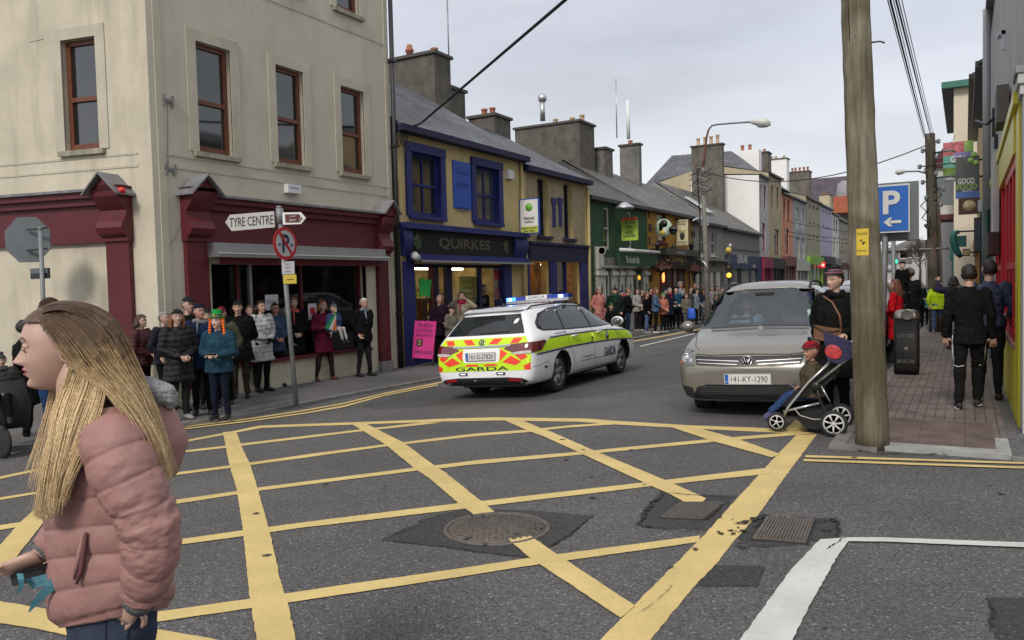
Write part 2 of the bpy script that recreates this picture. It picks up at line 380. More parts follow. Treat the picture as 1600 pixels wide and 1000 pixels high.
stripe(mb,[(348.4,676),(357.8,725),(370,765.6),(379.7,829.7),(387.5,912),(391,940),(401,999),(405,1045)],[(368.8,674),(379.7,703),(390.6,725),(403,765.6),(417,815.6),(439,912),(450,946),(461.5,999),(468,1045)],Y,j=.0035)
stripe(mb,[(546,661),(602.5,695.6),(646,731.6),(718,789),(741,806)],[(568,660.5),(630.6,692.5),(677.5,727.5),(740,775),(773,800.6)],Y,j=.0035)
stripe(mb,[(793.7,843.7),(823.7,870),(970,967.5)],[(829,838.9),(865,864),(992.5,948.7)],Y)
stripe(mb,[(782.5,655),(827.5,675),(910,710.6),(1011,757.5),(1048.7,774.4),(1069,785.6)],[(808.7,654.4),(850,672),(932.5,707),(1045,753.7),(1103,780),(1097.5,786)],Y)
stripe(mb,[(1048.7,668.6),(1116,691),(1206,716)],[(1078.7,666.4),(1150,686),(1219,710.6)],Y)
gpoly(mb,[(1226,673),(1243,657),(1256,660),(1262,675)],Y)
stripe(mb,[(1259,712.5),(1600,723.7),(1700,727)],[(1258,715.8),(1600,726.5),(1700,730)],Y)
stripe(mb,[(1256,718.7),(1600,730.7),(1700,734)],[(1255,722),(1600,733.7),(1700,737)],Y)
stripe(mb,[(120,694),(274,668.2),(396,653.2),(474,641.4),(537,630),(600,614.5),(684,598),(800,573),(985,533.5),(1030,525.8),(1112,510)],[(120,697),(274,670),(396,655),(474,643.4),(537,632),(600,616.5),(684,600),(800,575),(985,535),(1030,527.5),(1112,511.5)],Y)
stripe(mb,[(120,698),(274,671.5),(396,656.7),(474,645.6),(537,634),(600,617.6),(684,601.2)],[(120,701),(274,673.4),(396,658.7),(474,647.6),(537,637),(600,619.4),(684,603)],Y)
mb.build('yellow_box_marking',kind='structure')
mb=MB()
gpoly(mb,[(1281.6,844.8),(1325,842),(1326,848),(1310,869),(1267,945.6),(1240,999),(1205,1060),(1118,1060),(1159,999),(1236,892.5)],mWhi,j=.0035)
stripe(mb,[(1325,842),(1379,842),(1600,850),(1720,855)],[(1326,848),(1379,848.6),(1600,857.6),(1720,863)],mWhi)
stripe(mb,[(10,708),(62,698),(130,688)],[(10,712),(62,702),(130,691)],mWhi)
stripe(mb,[(1000,541),(1085,521)],[(1000,542.5),(1085,522.3)],mWhi)
mb.build('white_line_marking',kind='structure')
# footpaths
kL=[(-60,705),(100,690),(200,676),(300,659),(400,645),(463,632),(560,613),(680,592),(800,570)]
kw=[onz(a,b,PVL) for a,b in kL]
kxy=[(p.x,p.y) for p in kw]+[(-9.9,27),(-9.75,40),(-9.75,250)]
mb=MB()
# footpath turns into the side street on the left
cx_=[(-60,kxy[0][1]-14)]+kxy
for i in range(len(cx_)-1):
    (a,b),(c,d)=cx_[i],cx_[i+1]
    dv=Vector((c-a,d-b)).normalized(); n=Vector((-dv.y,dv.x))*.14
    # kerb
    P=[(a-n.x*0,b-n.y*0),(c,d),(c+n.x,d+n.y),(a+n.x,b+n.y)]
    mb.hexa([(P[0][0],P[0][1],-.5),(P[1][0],P[1][1],-.5),(P[2][0],P[2][1],-.5),(P[3][0],P[3][1],-.5)]+[(p[0],p[1],PVL+.003) for p in P],mKerb)
mb.build('kerb_left',kind='structure')
mb=MB(); far=[(-40,250),(-40,60),(-60,20)]
pts=cx_+[(-14,250),(-14,30),(-16,15),(-60,12)]
V,Fc=clip_grid(pts,1000); mb.add([(x,y,PVL) for x,y in V],Fc,mFoot); mb.build('footpath_left',kind='structure')
# right footpath: brick paving
def paver(name,c1,c2,mo,w,h):
    m=M(name,c1,.8,0); t=m.node_tree; b=t.nodes['Principled BSDF']; L=t.links.new
    tc=t.nodes.new('ShaderNodeTexCoord'); br=t.nodes.new('ShaderNodeTexBrick'); br.inputs['Scale'].default_value=1
    br.inputs['Color1'].default_value=(*c1,1); br.inputs['Color2'].default_value=(*c2,1); br.inputs['Mortar'].default_value=(*mo,1)
    br.inputs['Mortar Size'].default_value=.006; br.inputs['Brick Width'].default_value=w; br.inputs['Row Height'].default_value=h
    L(tc.outputs['UV'],br.inputs[0])
    n=t.nodes.new('ShaderNodeTexNoise'); n.inputs['Scale'].default_value=3; n.inputs['Detail'].default_value=8; L(tc.outputs['Object'],n.inputs[0])
    mr=t.nodes.new('ShaderNodeMapRange'); mr.inputs[1].default_value=.3; mr.inputs[2].default_value=.7; mr.inputs[3].default_value=.65; mr.inputs[4].default_value=1.35; L(n.outputs[0],mr.inputs[0])
    vm=t.nodes.new('ShaderNodeVectorMath'); vm.operation='SCALE'; L(br.outputs[0],vm.inputs[0]); L(mr.outputs[0],vm.inputs['Scale']); L(vm.outputs[0],b.inputs['Base Color'])
    return m
mPav=paver('paving_brick',(.13,.105,.095),(.16,.13,.115),(.05,.045,.04),.2,.1)
mRed=paver('red_tactile_paving',(.105,.074,.064),(.118,.082,.07),(.07,.05,.045),.4,.4)
mBor=M('concrete_border',(.30,.30,.285),.8,.2,5,.2,60,dirt=.4)
def rect(mb,x0,x1,y0,y1,z,mat): mb.face([(x0,y0,z),(x1,y0,z),(x1,y1,z),(x0,y1,z)],mat,uv=[(y0,x0),(y0,x1),(y1,x1),(y1,x0)])
mb=MB()
rect(mb,-1.0,XR+.05,9.0,250,PVR,mPav); rect(mb,-1.0,-.72,8.2,9.0,PVR,mPav); rect(mb,.36,1.5,8.2,9.0,PVR-.001,mFoot)
rect(mb,-.72,.25,8.42,9.9,PVR+.004,mRed)
rect(mb,.36,XR+.1,9.0,60,PVR+.003,mFoot)
mb.build('footpath_right',kind='structure')
mb=MB()
mb.box(-1.14,-1.0,8.1,250,-.2,PVR+.004,mKerb)
mb.build('kerb_right',kind='structure')
mb=MB(); mb.box(-.72,.36,8.2,8.42,-.2,PVR+.006,mBor); mb.box(.25,.36,8.42,9.0,-.2,PVR+.006,mBor); mb.box(-1.0,-.72,8.1,8.2,-.2,PVR,mKerb); mb.box(.36,1.6,8.12,8.2,-.2,PVR,mKerb)
mb.build('kerb_corner',kind='structure')
# manhole
p=gnd(776,825.6)
t=thing('manhole_cover','round cast iron manhole cover in its square of dark asphalt patching','manhole cover',p)
mb=MB(); zz=p.z+.005
mb.lathe((p.x,p.y,zz-.01),[(.365,0),(.365,.014),(.335,.014),(.335,.0)],mIron,40); mb.build('frame',t)
mb=MB(); mb.lathe((p.x,p.y,zz-.01),[(.328,0),(.328,.010)],mIron,40)
q=.046
for i in range(-7,8):
    for j in range(-7,8):
        x=i*q+(q/2 if j%2 else 0); y=j*q*.9
        if math.hypot(x,y)<.3: mb.obox((p.x+x,p.y+y,zz+.003),.030,.016,.006,mIron,Matrix.Rotation(R(45 if (i+j)%2 else -45),3,'Z'))
for a in (20,140,260): mb.obox((p.x+.29*math.cos(R(a)),p.y+.29*math.sin(R(a)),zz+.002),.05,.03,.006,mDark,Matrix.Rotation(R(a),3,'Z'))
mb.build('lid',t)
def sqcover(cs,label):
    P=[gnd(*c) for c in cs]; c=sum(P,Vector())/4
    t=thing('access_cover',label,'utility cover',c,group='square access covers in the road')
    lo=[(a.x,a.y,c.z-.02) for a in P]; mb=MB(); ex=[c+(a-c)*1.07 for a in P]; ey=[c+(a-c)*1.2 for a in P]; mb.hexa([(a.x,a.y,c.z-.03) for a in ey][::-1]+[(a.x,a.y,c.z+.004) for a in ey][::-1],mDark)
    mb.hexa([(a.x,a.y,c.z-.03) for a in ex][::-1]+[(a.x,a.y,c.z+.012) for a in ex][::-1],mIron); mb.build('frame',t)
    mb=MB(); n=15
    a,b,cc,d=P
    for k in range(n):
        t0,t1=k/n+.012,(k+1)/n-.012
        q=[a.lerp(b,t0),a.lerp(b,t1),d.lerp(cc,t1),d.lerp(cc,t0)]
        mb.hexa([(v.x,v.y,c.z+.0) for v in q][::-1]+[(v.x,v.y,c.z+.02) for v in q][::-1],mIron)
    mb.build('lid',t)
sqcover([(1064,787.6),(1129,787.6),(1098.4,811),(1037,808.5)],'square iron access cover at the end of a yellow stripe, left of the two')
sqcover([(1199,811),(1269.5,814.6),(1257,848),(1179.5,841.6)],'raised square iron cover just right of the thick yellow line, beside broken asphalt')

mCrk=M('road_crack_dark',(.018,.017,.017),.95,.2,20); mb=MB(); random.seed(31)
def crack(px,w0,n=7):
    P=[]
    for i in range(len(px)-1):
        a,b=gnd(*px[i]),gnd(*px[i+1])
        for k in range(n): q=a.lerp(b,k/n); P.append(Vector((q.x+random.gauss(0,w0*.8),q.y+random.gauss(0,w0*.8))))
    P.append(gnd(*px[-1]).to_2d()); L=[];Rr=[]
    for i,p in enumerate(P):
        t=(P[min(i+1,len(P)-1)]-P[max(i-1,0)]).normalized(); nn=Vector((-t.y,t.x))*w0*random.uniform(.15,1.)*(.3+min(1,i/3,(len(P)-1-i)/3)); L.append(p+nn); Rr.append(p-nn)
    V=[(v.x,v.y,gz(v.x)+.0125) for pr in zip(L,Rr) for v in pr]; mb.add(V,[(2*i,2*i+1,2*i+3,2*i+2) for i in range(len(P)-1)],mCrk)
for px,w0 in (([(1038,770),(1022,788),(1006,803),(998,820),(1018,826)],.016),([(1035,771),(1090,776),(1150,779)],.006),([(1018,826),(1060,831),(1110,832)],.005),([(1128,790),(1112,806),(1100,815)],.012),([(1160,822),(1180,812),(1205,806)],.020),([(1176,826),(1192,815)],.016),([(1270,818),(1300,814),(1310,818),(1308,840)],.012),([(1272,826),(1292,832),(1306,828)],.008),([(1145,852),(1160,858),(1172,856)],.010),([(1290,862),(1308,850),(1322,842)],.006),
 ([(595,845),(640,825),(681,805)],.007),([(928,806),(890,838),(854,858)],.008),([(595,846),(691,855),(750,864),(822,872)],.005),([(1084,917),(1185,917)],.003),([(1541,935),(1552,960),(1548,990)],.008),([(1020,948),(1046,922),(1052,915)],.002),([(996,962),(1022,945)],.002),([(1325,702),(1370,710),(1450,711),(1520,712),(1600,716)],.012),([(1480,709),(1510,714),(1550,712)],.02),([(560,634),(640,625),(700,618)],.006)): crack(px,w0)
for _ in range(16):
    c_=gnd(1148+random.gauss(0,14),826+random.gauss(0,7)); r_=random.uniform(.008,.03); V=[(c_.x+r_*random.uniform(.5,1.2)*math.cos(a),c_.y+r_*random.uniform(.5,1.2)*math.sin(a),.0128) for a in [2*PI*k/8 for k in range(8)]]; mb.add(V,[tuple(range(8))],mCrk)
mb.build('road_cracks',kind='structure')
mb=MB(); mStn=M('tar_stain',(.05,.048,.048),.9,.3,12)
for _ in range(26):
    c_=(random.uniform(-5,.8),random.uniform(3,8)); r_=random.uniform(.01,.035); V=[(c_[0]+r_*random.uniform(.5,1.3)*math.cos(a),c_[1]+r_*random.uniform(.5,1.3)*math.sin(a),gz(c_[0])+.0122) for a in [2*PI*k/9 for k in range(9)]]; mb.add(V,[tuple(range(9))],mStn)
mb.build('road_stains',kind='structure')
# ================================================================ facade helper
class Fac:
    """vertical wall plane: P0 on it, u horizontal along it, n outward"""
    def __init__(s,P0,u,n): s.P=Vector(P0); s.u=Vector(u).normalized(); s.n=Vector(n).normalized()
    def at(s,px,py,d=0):
        p=onplane(px,py,s.P+s.n*d,s.n); return ((p-s.P).dot(s.u),p.z)
    def U(s,px,py=420,d=0): return s.at(px,py,d)[0]
    def Z(s,px,py,d=0): return s.at(px,py,d)[1]
    def p(s,u,z,d=0): v=s.P+s.u*u+s.n*d; return Vector((v.x,v.y,z))
    def box(s,mb,u0,u1,z0,z1,d0,d1,mat):
        P=[s.p(u0,z0,d1),s.p(u1,z0,d1),s.p(u1,z0,d0),s.p(u0,z0,d0),s.p(u0,z1,d1),s.p(u1,z1,d1),s.p(u1,z1,d0),s.p(u0,z1,d0)]
        mb.hexa(P,mat)
    def quad(s,mb,u0,u1,z0,z1,d,mat,uv=False):
        mb.face([s.p(u0,z0,d),s.p(u1,z0,d),s.p(u1,z1,d),s.p(u0,z1,d)],mat,uv=[(u0,z0),(u1,z0),(u1,z1),(u0,z1)] if uv else None)
    def wall(s,mb,u0,u1,z0,z1,holes,depth,mat,rev=None,ztop=None):
        us=sorted({u0,u1,*[h[0] for h in holes],*[h[1] for h in holes]}); zs=sorted({z0,z1,*[h[2] for h in holes],*[h[3] for h in holes]})
        us=[a for a in us if u0-1e-6<=a<=u1+1e-6]; zs=[a for a in zs if z0-1e-6<=a<=z1+1e-6]
        for i in range(len(us)-1):
            for j in range(len(zs)-1):
                uc,zc=(us[i]+us[i+1])/2,(zs[j]+zs[j+1])/2
                if any(h[0]<uc<h[1] and h[2]<zc<h[3] for h in holes): continue
                s.quad(mb,us[i],us[i+1],zs[j],zs[j+1],0,mat)
        rev=rev or mat
        for a,b,c,d in holes:
            e=-depth
            mb.face([s.p(a,c,0),s.p(a,c,e),s.p(a,d,e),s.p(a,d,0)][::-1],rev); mb.face([s.p(b,c,0),s.p(b,c,e),s.p(b,d,e),s.p(b,d,0)],rev)
            mb.face([s.p(a,d,0),s.p(a,d,e),s.p(b,d,e),s.p(b,d,0)][::-1],rev); mb.face([s.p(a,c,0),s.p(a,c,e),s.p(b,c,e),s.p(b,c,0)],rev)
    def text(s,mb,txt,u0,u1,z0,z1,mat,d=.01,bold=0,shear=0):
        # the wall seen from outside: writing runs along u when n = u x z
        flip=s.u.cross(Vector((0,0,1))).dot(s.n)<0
        ux=-s.u if flip else s.u
        put_text(mb,txt,s.p((u0+u1)/2,(z0+z1)/2,d),ux,(0,0,1),1,mat,width=abs(u1-u0),height=abs(z1-z0),off=.002,bold=bold,shear=shear)
mGlassW=M('window_glass',(.012,.014,.016),.04,.0,spec=1.0,coat=1)
mGlassW2=M('window_glass_grey',(.05,.055,.06),.06,.5,1.5,spec=1.0,coat=1)
def window(F,parent,h,d=-.12,fw=.06,frame=None,glass_=None,sill=None,mid=.5,mull=0,sillw=.08,surr=None,sw=.18,sd=.03,lintel=False,room=True,gb=0):
    """sash window in hole h: frame part with pane / sill / surround"""
    a,b,z0,z1=h
    mb=MB(); e0,e1=d-.03,d+.04
    F.box(mb,a,a+fw,z0,z1,e0,e1,frame); F.box(mb,b-fw,b,z0,z1,e0,e1,frame)
    F.box(mb,a+fw,b-fw,z1-fw,z1,e0,e1,frame); F.box(mb,a+fw,b-fw,z0,z0+fw*1.5,e0,e1,frame)
    if mid: zm=z0+(z1-z0)*mid; F.box(mb,a+fw,b-fw,zm-fw*.45,zm+fw*.45,e0-.005,e1+.012,frame)
    for k in range(mull):
        u=a+(b-a)*(k+1)/(mull+1); F.box(mb,u-fw*.3,u+fw*.3,z0+fw*1.5,z1-fw,e0+.003,e1-.006,frame)
    w=mb.build('window',parent)
    mb=MB(); F.quad(mb,a+.01,b-.01,z0+.01,z1-.01,d,glass_ or mGlassW); mb.build('pane',w)
    if sill:
        mb=MB(); F.box(mb,a-.12,b+.12,z0-.09,z0-.002,-.1,sillw,sill); mb.build('sill',w)
    if surr:
        mb=MB(); F.box(mb,a-sw,a,z0,z1,-.02,sd,surr); F.box(mb,b,b+sw,z0,z1,-.02,sd,surr); F.box(mb,a-sw,b+sw,z1,z1+sw,-.02,sd+(.02 if lintel else .001),surr); mb.build('surround',w)
    return w
def roof(name,parent,F,u0,u1,ze,zr,dr,mat,over=.12,th=.08,back=True,u0r=None,u1r=None):
    """pitched roof: eaves at depth +over, ridge at depth dr (negative)"""
    a,b=F.p(u0,ze,over),F.p(u1,ze,over); c,d=F.p(u1 if u1r is None else u1r,zr,dr),F.p(u0 if u0r is None else u0r,zr,dr)
    L=(d-a).length; mb=MB(); fl=F.u.cross(Vector((0,0,1))).dot(F.n)<0
    q=[a,b,c,d]; uv=[(u0,0),(u1,0),(u1,L),(u0,L)]
    mb.face(q if fl==False else q[::-1],mat,uv=uv if fl==False else uv[::-1])
    dn=Vector((0,0,-th)); mb.add([p+dn for p in q]+q,[(0,1,2,3),(0,4,5,1),(1,5,6,2),(3,7,4,0)],mat)
    if back:
        e,f=F.p(u1,ze,2*dr-over),F.p(u0,ze,2*dr-over)
        mb.face([d,c,e,f],mat,uv=[(u0,0),(u1,0),(u1,L),(u0,L)])
    return mb.build(name,parent)
def gables(mb,F,u0,u1,ze,zr,dr,mat,z0=-.5):
    for u in (u0,u1):
        mb.face([F.p(u,z0,0),F.p(u,ze,0),F.p(u,zr,dr),F.p(u,ze,2*dr),F.p(u,z0,2*dr)],mat)
    mb.face([F.p(u0,z0,2*dr),F.p(u1,z0,2*dr),F.p(u1,ze,2*dr),F.p(u0,ze,2*dr)],mat)
mPot=M('terracotta_pot',(.33,.13,.075),.8,.2,8); mPotC=M('buff_pot',(.45,.33,.22),.8,.2,8)
mChim=M('chimney_render',(.105,.095,.08),.9,.3,2.5,.6,14,dirt=.7); mCap=M('chimney_cap',(.085,.08,.07),.9,.2,4)
def pot(parent,p,h=.45,r=.13,mat=None,cowl=False):
    mb=MB(); pr=[(r*1.1,0),(r*1.1,.06),(r*.9,.08),(r*.82,h-.08),(r,h-.06),(r,h),(r*.7,h),(r*.7,h-.1)]
    mb.lathe(p,pr,mat or mPot,12)
    if cowl: mb.lathe((p[0],p[1],p[2]+h),[(r*.9,0),(r*.9,.12),(r*1.15,.14),(r*1.15,.2),(r*.95,.22),(r*.7,.36),(r*.5,.38)],mat or mPot,12)
    mb.build('chimney_pot',parent)
def chimney(parent,xl,xm,xr,yt,Xc,zb,pots=(),mat=None,capt=.1,ph=.4,potm=None,name='chimney'):
    """stack whose near street-side corner is seen at pixel (xm,yt) at world X=Xc"""
    A=onX(xm,yt,Xc); B=onX(xr,yt,Xc); L=onY(xl,yt,A.y)
    x0,x1,y0,y1,z1=L.x,Xc,A.y,max(B.y,A.y+.35),A.z
    mb=MB(); mb.box(x0,x1,y0,y1,zb,z1-capt,mat or mChim); mb.box(x0-.08,x1+.08,y0-.08,y1+.08,z1-capt,z1,mCap); ch=mb.build(name,parent)
    for i,q in enumerate(pots):
        f,h=(q if isinstance(q,tuple) else (q,ph)); pot(ch,(x0+(x1-x0)*f,(y0+y1)/2,z1),(abs(h) if abs(h)<=.7 else .14),mat=potm or (mPot if h>0 else mPotC),cowl=(h>.7))
    return ch
# ================================================================ left row
FR=Fac((XL,0,0),(0,1,0),(1,0,0))
cyc=FR.U(244,400); _d=ray(-3200,545); _d=Vector((_d.x,_d.y,0)).normalized()
FL=Fac((XL,cyc,0),_d,Vector((-_d.y,_d.x,0))*(1 if Vector((-_d.y,_d.x)).dot(Vector((0,-1)))>0 else -1))
GZ=-.4
mCream=M('cream_render',(.53,.485,.38),.9,.13,1.1,.25,35,dirt=.5); mCream2=M('pale_trim',(.47,.435,.345),.85,.1,2,.1,40,dirt=.35)
mCreamShade=M('cream_render_shaded',(.50,.465,.375),.9,.07,1.2,.25,35,dirt=.22)  # slightly darker cream: the street wall's weaker light is put into its colour
mMar=M('maroon_paint',(.095,.009,.015),.55,.15,2,.05,30); mMar2=M('maroon_bright',(.11,.008,.015),.5,.12,2)
mBrownF=M('brown_window_frame',(.14,.045,.020),.4,.25,6); mLead=M('lead_flashing',(.17,.17,.18),.6,.3,5,.2,20); mSill=M('stained_sill',(.30,.28,.22),.85,.3,8,.2,30,dirt=.9)
mSil=M('silver_metal',(.5,.5,.52),.35,.08,3,metal=.8)
bl=thing('corner_building','three storey cream rendered corner building with dark red shopfronts on both sides','building',(XL,cyc,GZ))
uC=cyc; uE=FR.U(612,300)
def HR(F,xl,ytl,ybl,xr,ym=None): # hole from pixels: left edge top/bottom y, right edge x
    u0=F.U(xl,ytl); u1=F.U(xr,(ytl+ybl)/2); return (min(u0,u1),max(u0,u1),F.Z(xl,ybl),F.Z(xl,ytl))
w1=HR(FR,304,63,236,361); w2=HR(FR,429,100,253,474.5); w3=HR(FR,531,133,268,569)
u4=(FR.U(525,5),FR.U(560,10),FR.Z(526,12)); w4=(u4[0],u4[1],u4[2],u4[2]+1.9)
w5=(w2[0],w2[1],u4[2],u4[2]+1.9); w6=(w1[0],w1[1],u4[2],u4[2]+1.9)
zcT=11.
# shop openings on the right facade
sz1=FR.Z(330,412); szs=FR.Z(585,546); us0,us1=FR.U(330,450),FR.U(573,480); ud=FR.U(371,520)
mb=MB(); FR.wall(mb,0,0,0,0,[],.1,mCream)
holes=[w1,w2,w3,w4,w5,w6,(us0,us1,GZ,sz1)]
FR.wall(mb,uC,uE,GZ,zcT,holes,.35,mCreamShade)
# left facade
wl=HR(FL,95,64,238,153); wl2=(wl[0],wl[1],w4[2],w4[3])
FL.wall(mb,0,14,GZ,zcT,[wl,wl2],.3,mCream)
mb.face([FR.p(uE,GZ,0),FR.p(uE,zcT,0),FR.p(uE,zcT,-9),FR.p(uE,GZ,-9)],mCreamShade)
mb.face([FR.p(uC,zcT,0),FR.p(uE,zcT,0),FR.p(uE,zcT,-9),FL.p(14,zcT,0)],mLead)
mb.build('wall',bl)
mb=MB()
for F,s0,s1 in ((FR,uC,uE),(FL,0,14)):
    for py0,py1,X0,dd in ((236,258,0,.018),):
        zz=[FR.Z(262,241),FR.Z(262,260),FR.Z(430,3)]
        for z in zz: F.box(mb,s0+.28,s1-.1,z-.02,z+.02,-.01,.012,mCream2)
F=FR; F.box(mb,uE-.14,uE,GZ,zcT,-.01,.02,mCream2)
FR.box(mb,uC+.12,uC+.26,GZ,zcT,-.01,.02,mCream2)
mb.build('string_course',bl)
for h,F in ((w1,FR),(w2,FR),(w3,FR),(w4,FR),(w5,FR),(w6,FR),(wl,FL),(wl2,FL)):
    w=window(F,bl,h,d=-.14,fw=.085,frame=mBrownF,sill=mSill,mid=.47,surr=mCream2,sw=.2,sd=.02)
mb=MB(); a,b,z0,z1=wl
mb.face([FL.p(b-.15,z1-.12,-.22),FL.p(b-.62,z1-.15,-.22),FL.p(b-.7,z1-.55,-.22),FL.p(b-.45,z1-1.0,-.22),FL.p(b-.15,z1-.98,-.22)],M('white_paper',(.7,.7,.68),.7,.05)); mb.build('blind',bl)
# vertical soft things inside the glass: half-drawn curtains, seen through first floor panes
def gable_pil(F,parent,xa,xb,ytop,ycb,ycor,dd=.32,base=True,u0=None,u1=None,zb=GZ):
    ua,ub=(F.U(xa,340,.1),F.U(xb,340,.1)) if u0 is None else (u0,u1)
    if ua>ub: ua,ub=ub,ua
    zt=F.Z((xa+xb)/2,ycb,dd) ; zp=F.Z((xa+xb)/2,ytop,dd); zc=F.Z((xa+xb)/2,ycor,.1)
    mb=MB(); um=(ua+ub)/2
    F.box(mb,ua+.03,ub-.03,zb+.35,zc,-.02,.1,mMar)
    F.box(mb,ua,ub,zc,zc+.06,-.02,.15,mMar)
    # console bracket profile in depth
    prof=[(zc+.06,.14),(zc+.12,.24),(zc+.22,.28),(zc+.32,.24),(zc+.42,.16),(zc+.52,.15),(zc+.62,.24),(zc+.74,.33),(zc+.86,.35),(zc+.93,.30)]
    V=[];Fs=[]
    for z,d in prof: V+= [F.p(ua,z,-.02),F.p(ua,z,d),F.p(ub,z,d),F.p(ub,z,-.02)]
    for i in range(len(prof)-1):
        for k in range(3): Fs.append((i*4+k,i*4+k+1,i*4+k+5,i*4+k+4))
    mb.add(V,Fs,mMar)
    F.box(mb,ua,ub,prof[-1][0]-.01,zt,-.02,.36,mMar)
    mb.face([F.p(ua,zt,.36),F.p(ub,zt,.36),F.p(um,zp-.04,.36)],mMar)
    mb.face([F.p(ua,zt,.0),F.p(ub,zt,.0),F.p(um,zp-.04,.0)],mMar)
    pl=mb.build('pilaster',parent)
    mb=MB(); o=.09; th=.035
    for sgn,e in ((-1,ua),(1,ub)):
        eo=e+sgn*o; ze=zt-(zp-zt)*o/(um-ua)
        mb.add([F.p(um,zp,-.02),F.p(eo,ze,-.02),F.p(eo,ze,.46),F.p(um,zp,.46),F.p(um,zp+th,-.02),F.p(eo,ze+th,-.02),F.p(eo,ze+th,.46),F.p(um,zp+th,.46)],[(0,1,2,3),(4,7,6,5),(1,5,6,2),(3,2,6,7),(0,4,5,1)],mLead)
    mb.build('pilaster_cap',pl)
    if base: mb=MB(); F.box(mb,ua,ub,zb,zb+.35,-.02,.13,M('grey_plinth',(.22,.21,.2),.8,.2,6)); mb.build('plinth',pl)
    return ua,ub,zc,zt
pa=gable_pil(FR,bl,288,326,274,297,377)
pb=gable_pil(FR,bl,588,606,314,328,400)
pc=gable_pil(FL,bl,161,201,271,296,377)
zF1=FR.Z(330,308,.2); zF0=FR.Z(330,381,.1)
mb=MB(); FR.box(mb,pa[1],pb[0],zF0,zF1-.1,-.02,.08,mMar); FR.box(mb,pa[1],pb[0],zF1-.22,zF1-.1,.07,.16,mMar); FR.box(mb,pa[1],pb[0],zF1-.1,zF1,-.02,.24,mMar)
for e in range(28):
    u=pa[1]+(pb[0]-pa[1])*(e+.5)/28
f=mb.build('shop_fascia',bl); mb=MB(); FR.box(mb,pa[1],pb[0],zF1,zF1+.045,-.02,.30,mLead); mb.build('lead_cap',f)
mb=MB(); zl1=FL.Z(100,303,.2); zl0=FL.Z(100,382,.08)
FL.box(mb,pc[1],14,zl0,zl1-.1,-.02,.08,mMar); FL.box(mb,pc[1],14,zl1-.22,zl1-.1,.07,.16,mMar); FL.box(mb,pc[1],14,zl1-.1,zl1,-.02,.24,mMar)
f=mb.build('shop_fascia',bl); mb=MB(); FL.box(mb,pc[1],14,zl1,zl1+.045,-.02,.30,mLead); mb.build('lead_cap',f)
mb=MB(); p=FL.p(pc[0]-.06,FL.Z(194,299,.2),.3); mb.ball(p,(.08,.07,.06),M('red_lamp',(.55,.02,.02),.3,0),12,8); mb.build('alarm_lamp',bl)
# awning box + valance
za=FR.Z(330,379,.2)
mb=MB(); FR.box(mb,pa[1]-.05,pb[0]+.05,za-.16,za,.08,.30,mSil); FR.box(mb,pa[1]-.07,pb[0]+.07,za-.26,za-.15,.12,.40,mSil); FR.box(mb,pa[1]-.06,pb[0]+.06,za-.20,za-.185,.28,.42,M('white_edge',(.7,.7,.7),.4,0))
aw=mb.build('awning_box',bl); mb=MB(); FR.box(mb,pa[1]+.1,pb[0]-.02,sz1-.02,za-.25,.22,.24,mMar2); mb.build('awning_valance',aw)
# shop window glazing, door, interior
mCreamP=M('cream_pier',(.50,.46,.35),.8,.1,3,dirt=.3)
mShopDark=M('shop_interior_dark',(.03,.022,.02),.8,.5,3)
mb=MB()
FR.box(mb,ud,us1,GZ,szs,-.3,-.02,mCreamP); mb.build('stall_riser',bl)
mb=MB(); FR.box(mb,ud,us1+.1,szs,szs+.07,-.3,.06,mMar); mb.build('shop_sill',bl)
mb=MB(); FR.box(mb,us1,pb[0],GZ,sz1,-.1,.02,mCreamP); FR.box(mb,pa[1],us0,GZ,sz1,-.1,.02,mCreamP); mb.build('pier',bl)
gS=glass('shop_glass',(.55,.58,.6),.05,.01)
mb=MB(); FR.quad(mb,ud+.03,us1,szs+.07,sz1,-.2,gS); mb.build('shop_window_glass',bl)
mb=MB(); 
for x in (371,391,470): u=FR.U(x,470,-.2); FR.box(mb,u-.03,u+.03,szs if x>372 else GZ,sz1,-.24,-.16,mSil if x==391 else mMar)
FR.box(mb,us1-.06,us1,szs,sz1,-.24,-.16,mMar)
mb.build('shop_window_frame',bl)
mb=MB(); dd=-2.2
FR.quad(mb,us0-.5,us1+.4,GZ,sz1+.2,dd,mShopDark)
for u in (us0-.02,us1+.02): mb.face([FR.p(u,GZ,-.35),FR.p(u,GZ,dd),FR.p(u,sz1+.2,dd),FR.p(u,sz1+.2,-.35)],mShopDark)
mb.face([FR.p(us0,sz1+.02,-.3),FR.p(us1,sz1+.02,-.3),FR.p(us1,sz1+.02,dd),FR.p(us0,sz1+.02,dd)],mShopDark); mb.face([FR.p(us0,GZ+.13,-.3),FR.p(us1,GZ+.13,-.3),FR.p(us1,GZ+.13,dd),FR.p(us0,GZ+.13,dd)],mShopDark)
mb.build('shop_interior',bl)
mManne=M('garment_dark',(.05,.012,.02),.9,.4,5); mManne2=M('garment_grey',(.08,.08,.085),.9,.4,5)
for x,c,hh in ((430,mManne2,1.5),(487,mManne,1.6),(520,mManne2,1.5),(556,mManne,1.55)):
    u=FR.U(x,470,-.7); p=FR.p(u,szs+.1,-.75); mb=MB()
    mb.tube([p,p+Vector((0,0,.5)),p+Vector((0,0,.85)),p+Vector((0,0,1.15)),p+Vector((0,0,1.25))],[.2,.17,.2,.19,.06],c,12); mb.build('display_garment',bl)
mb=MB(); mPap=M('notice_paper',(.55,.56,.58),.7,.1); 
u0,z0=FR.at(415,485,-.19); u1,z1=FR.at(434,460,-.19); FR.box(mb,u0,u1,z0,z1,-.195,-.185,mPap)
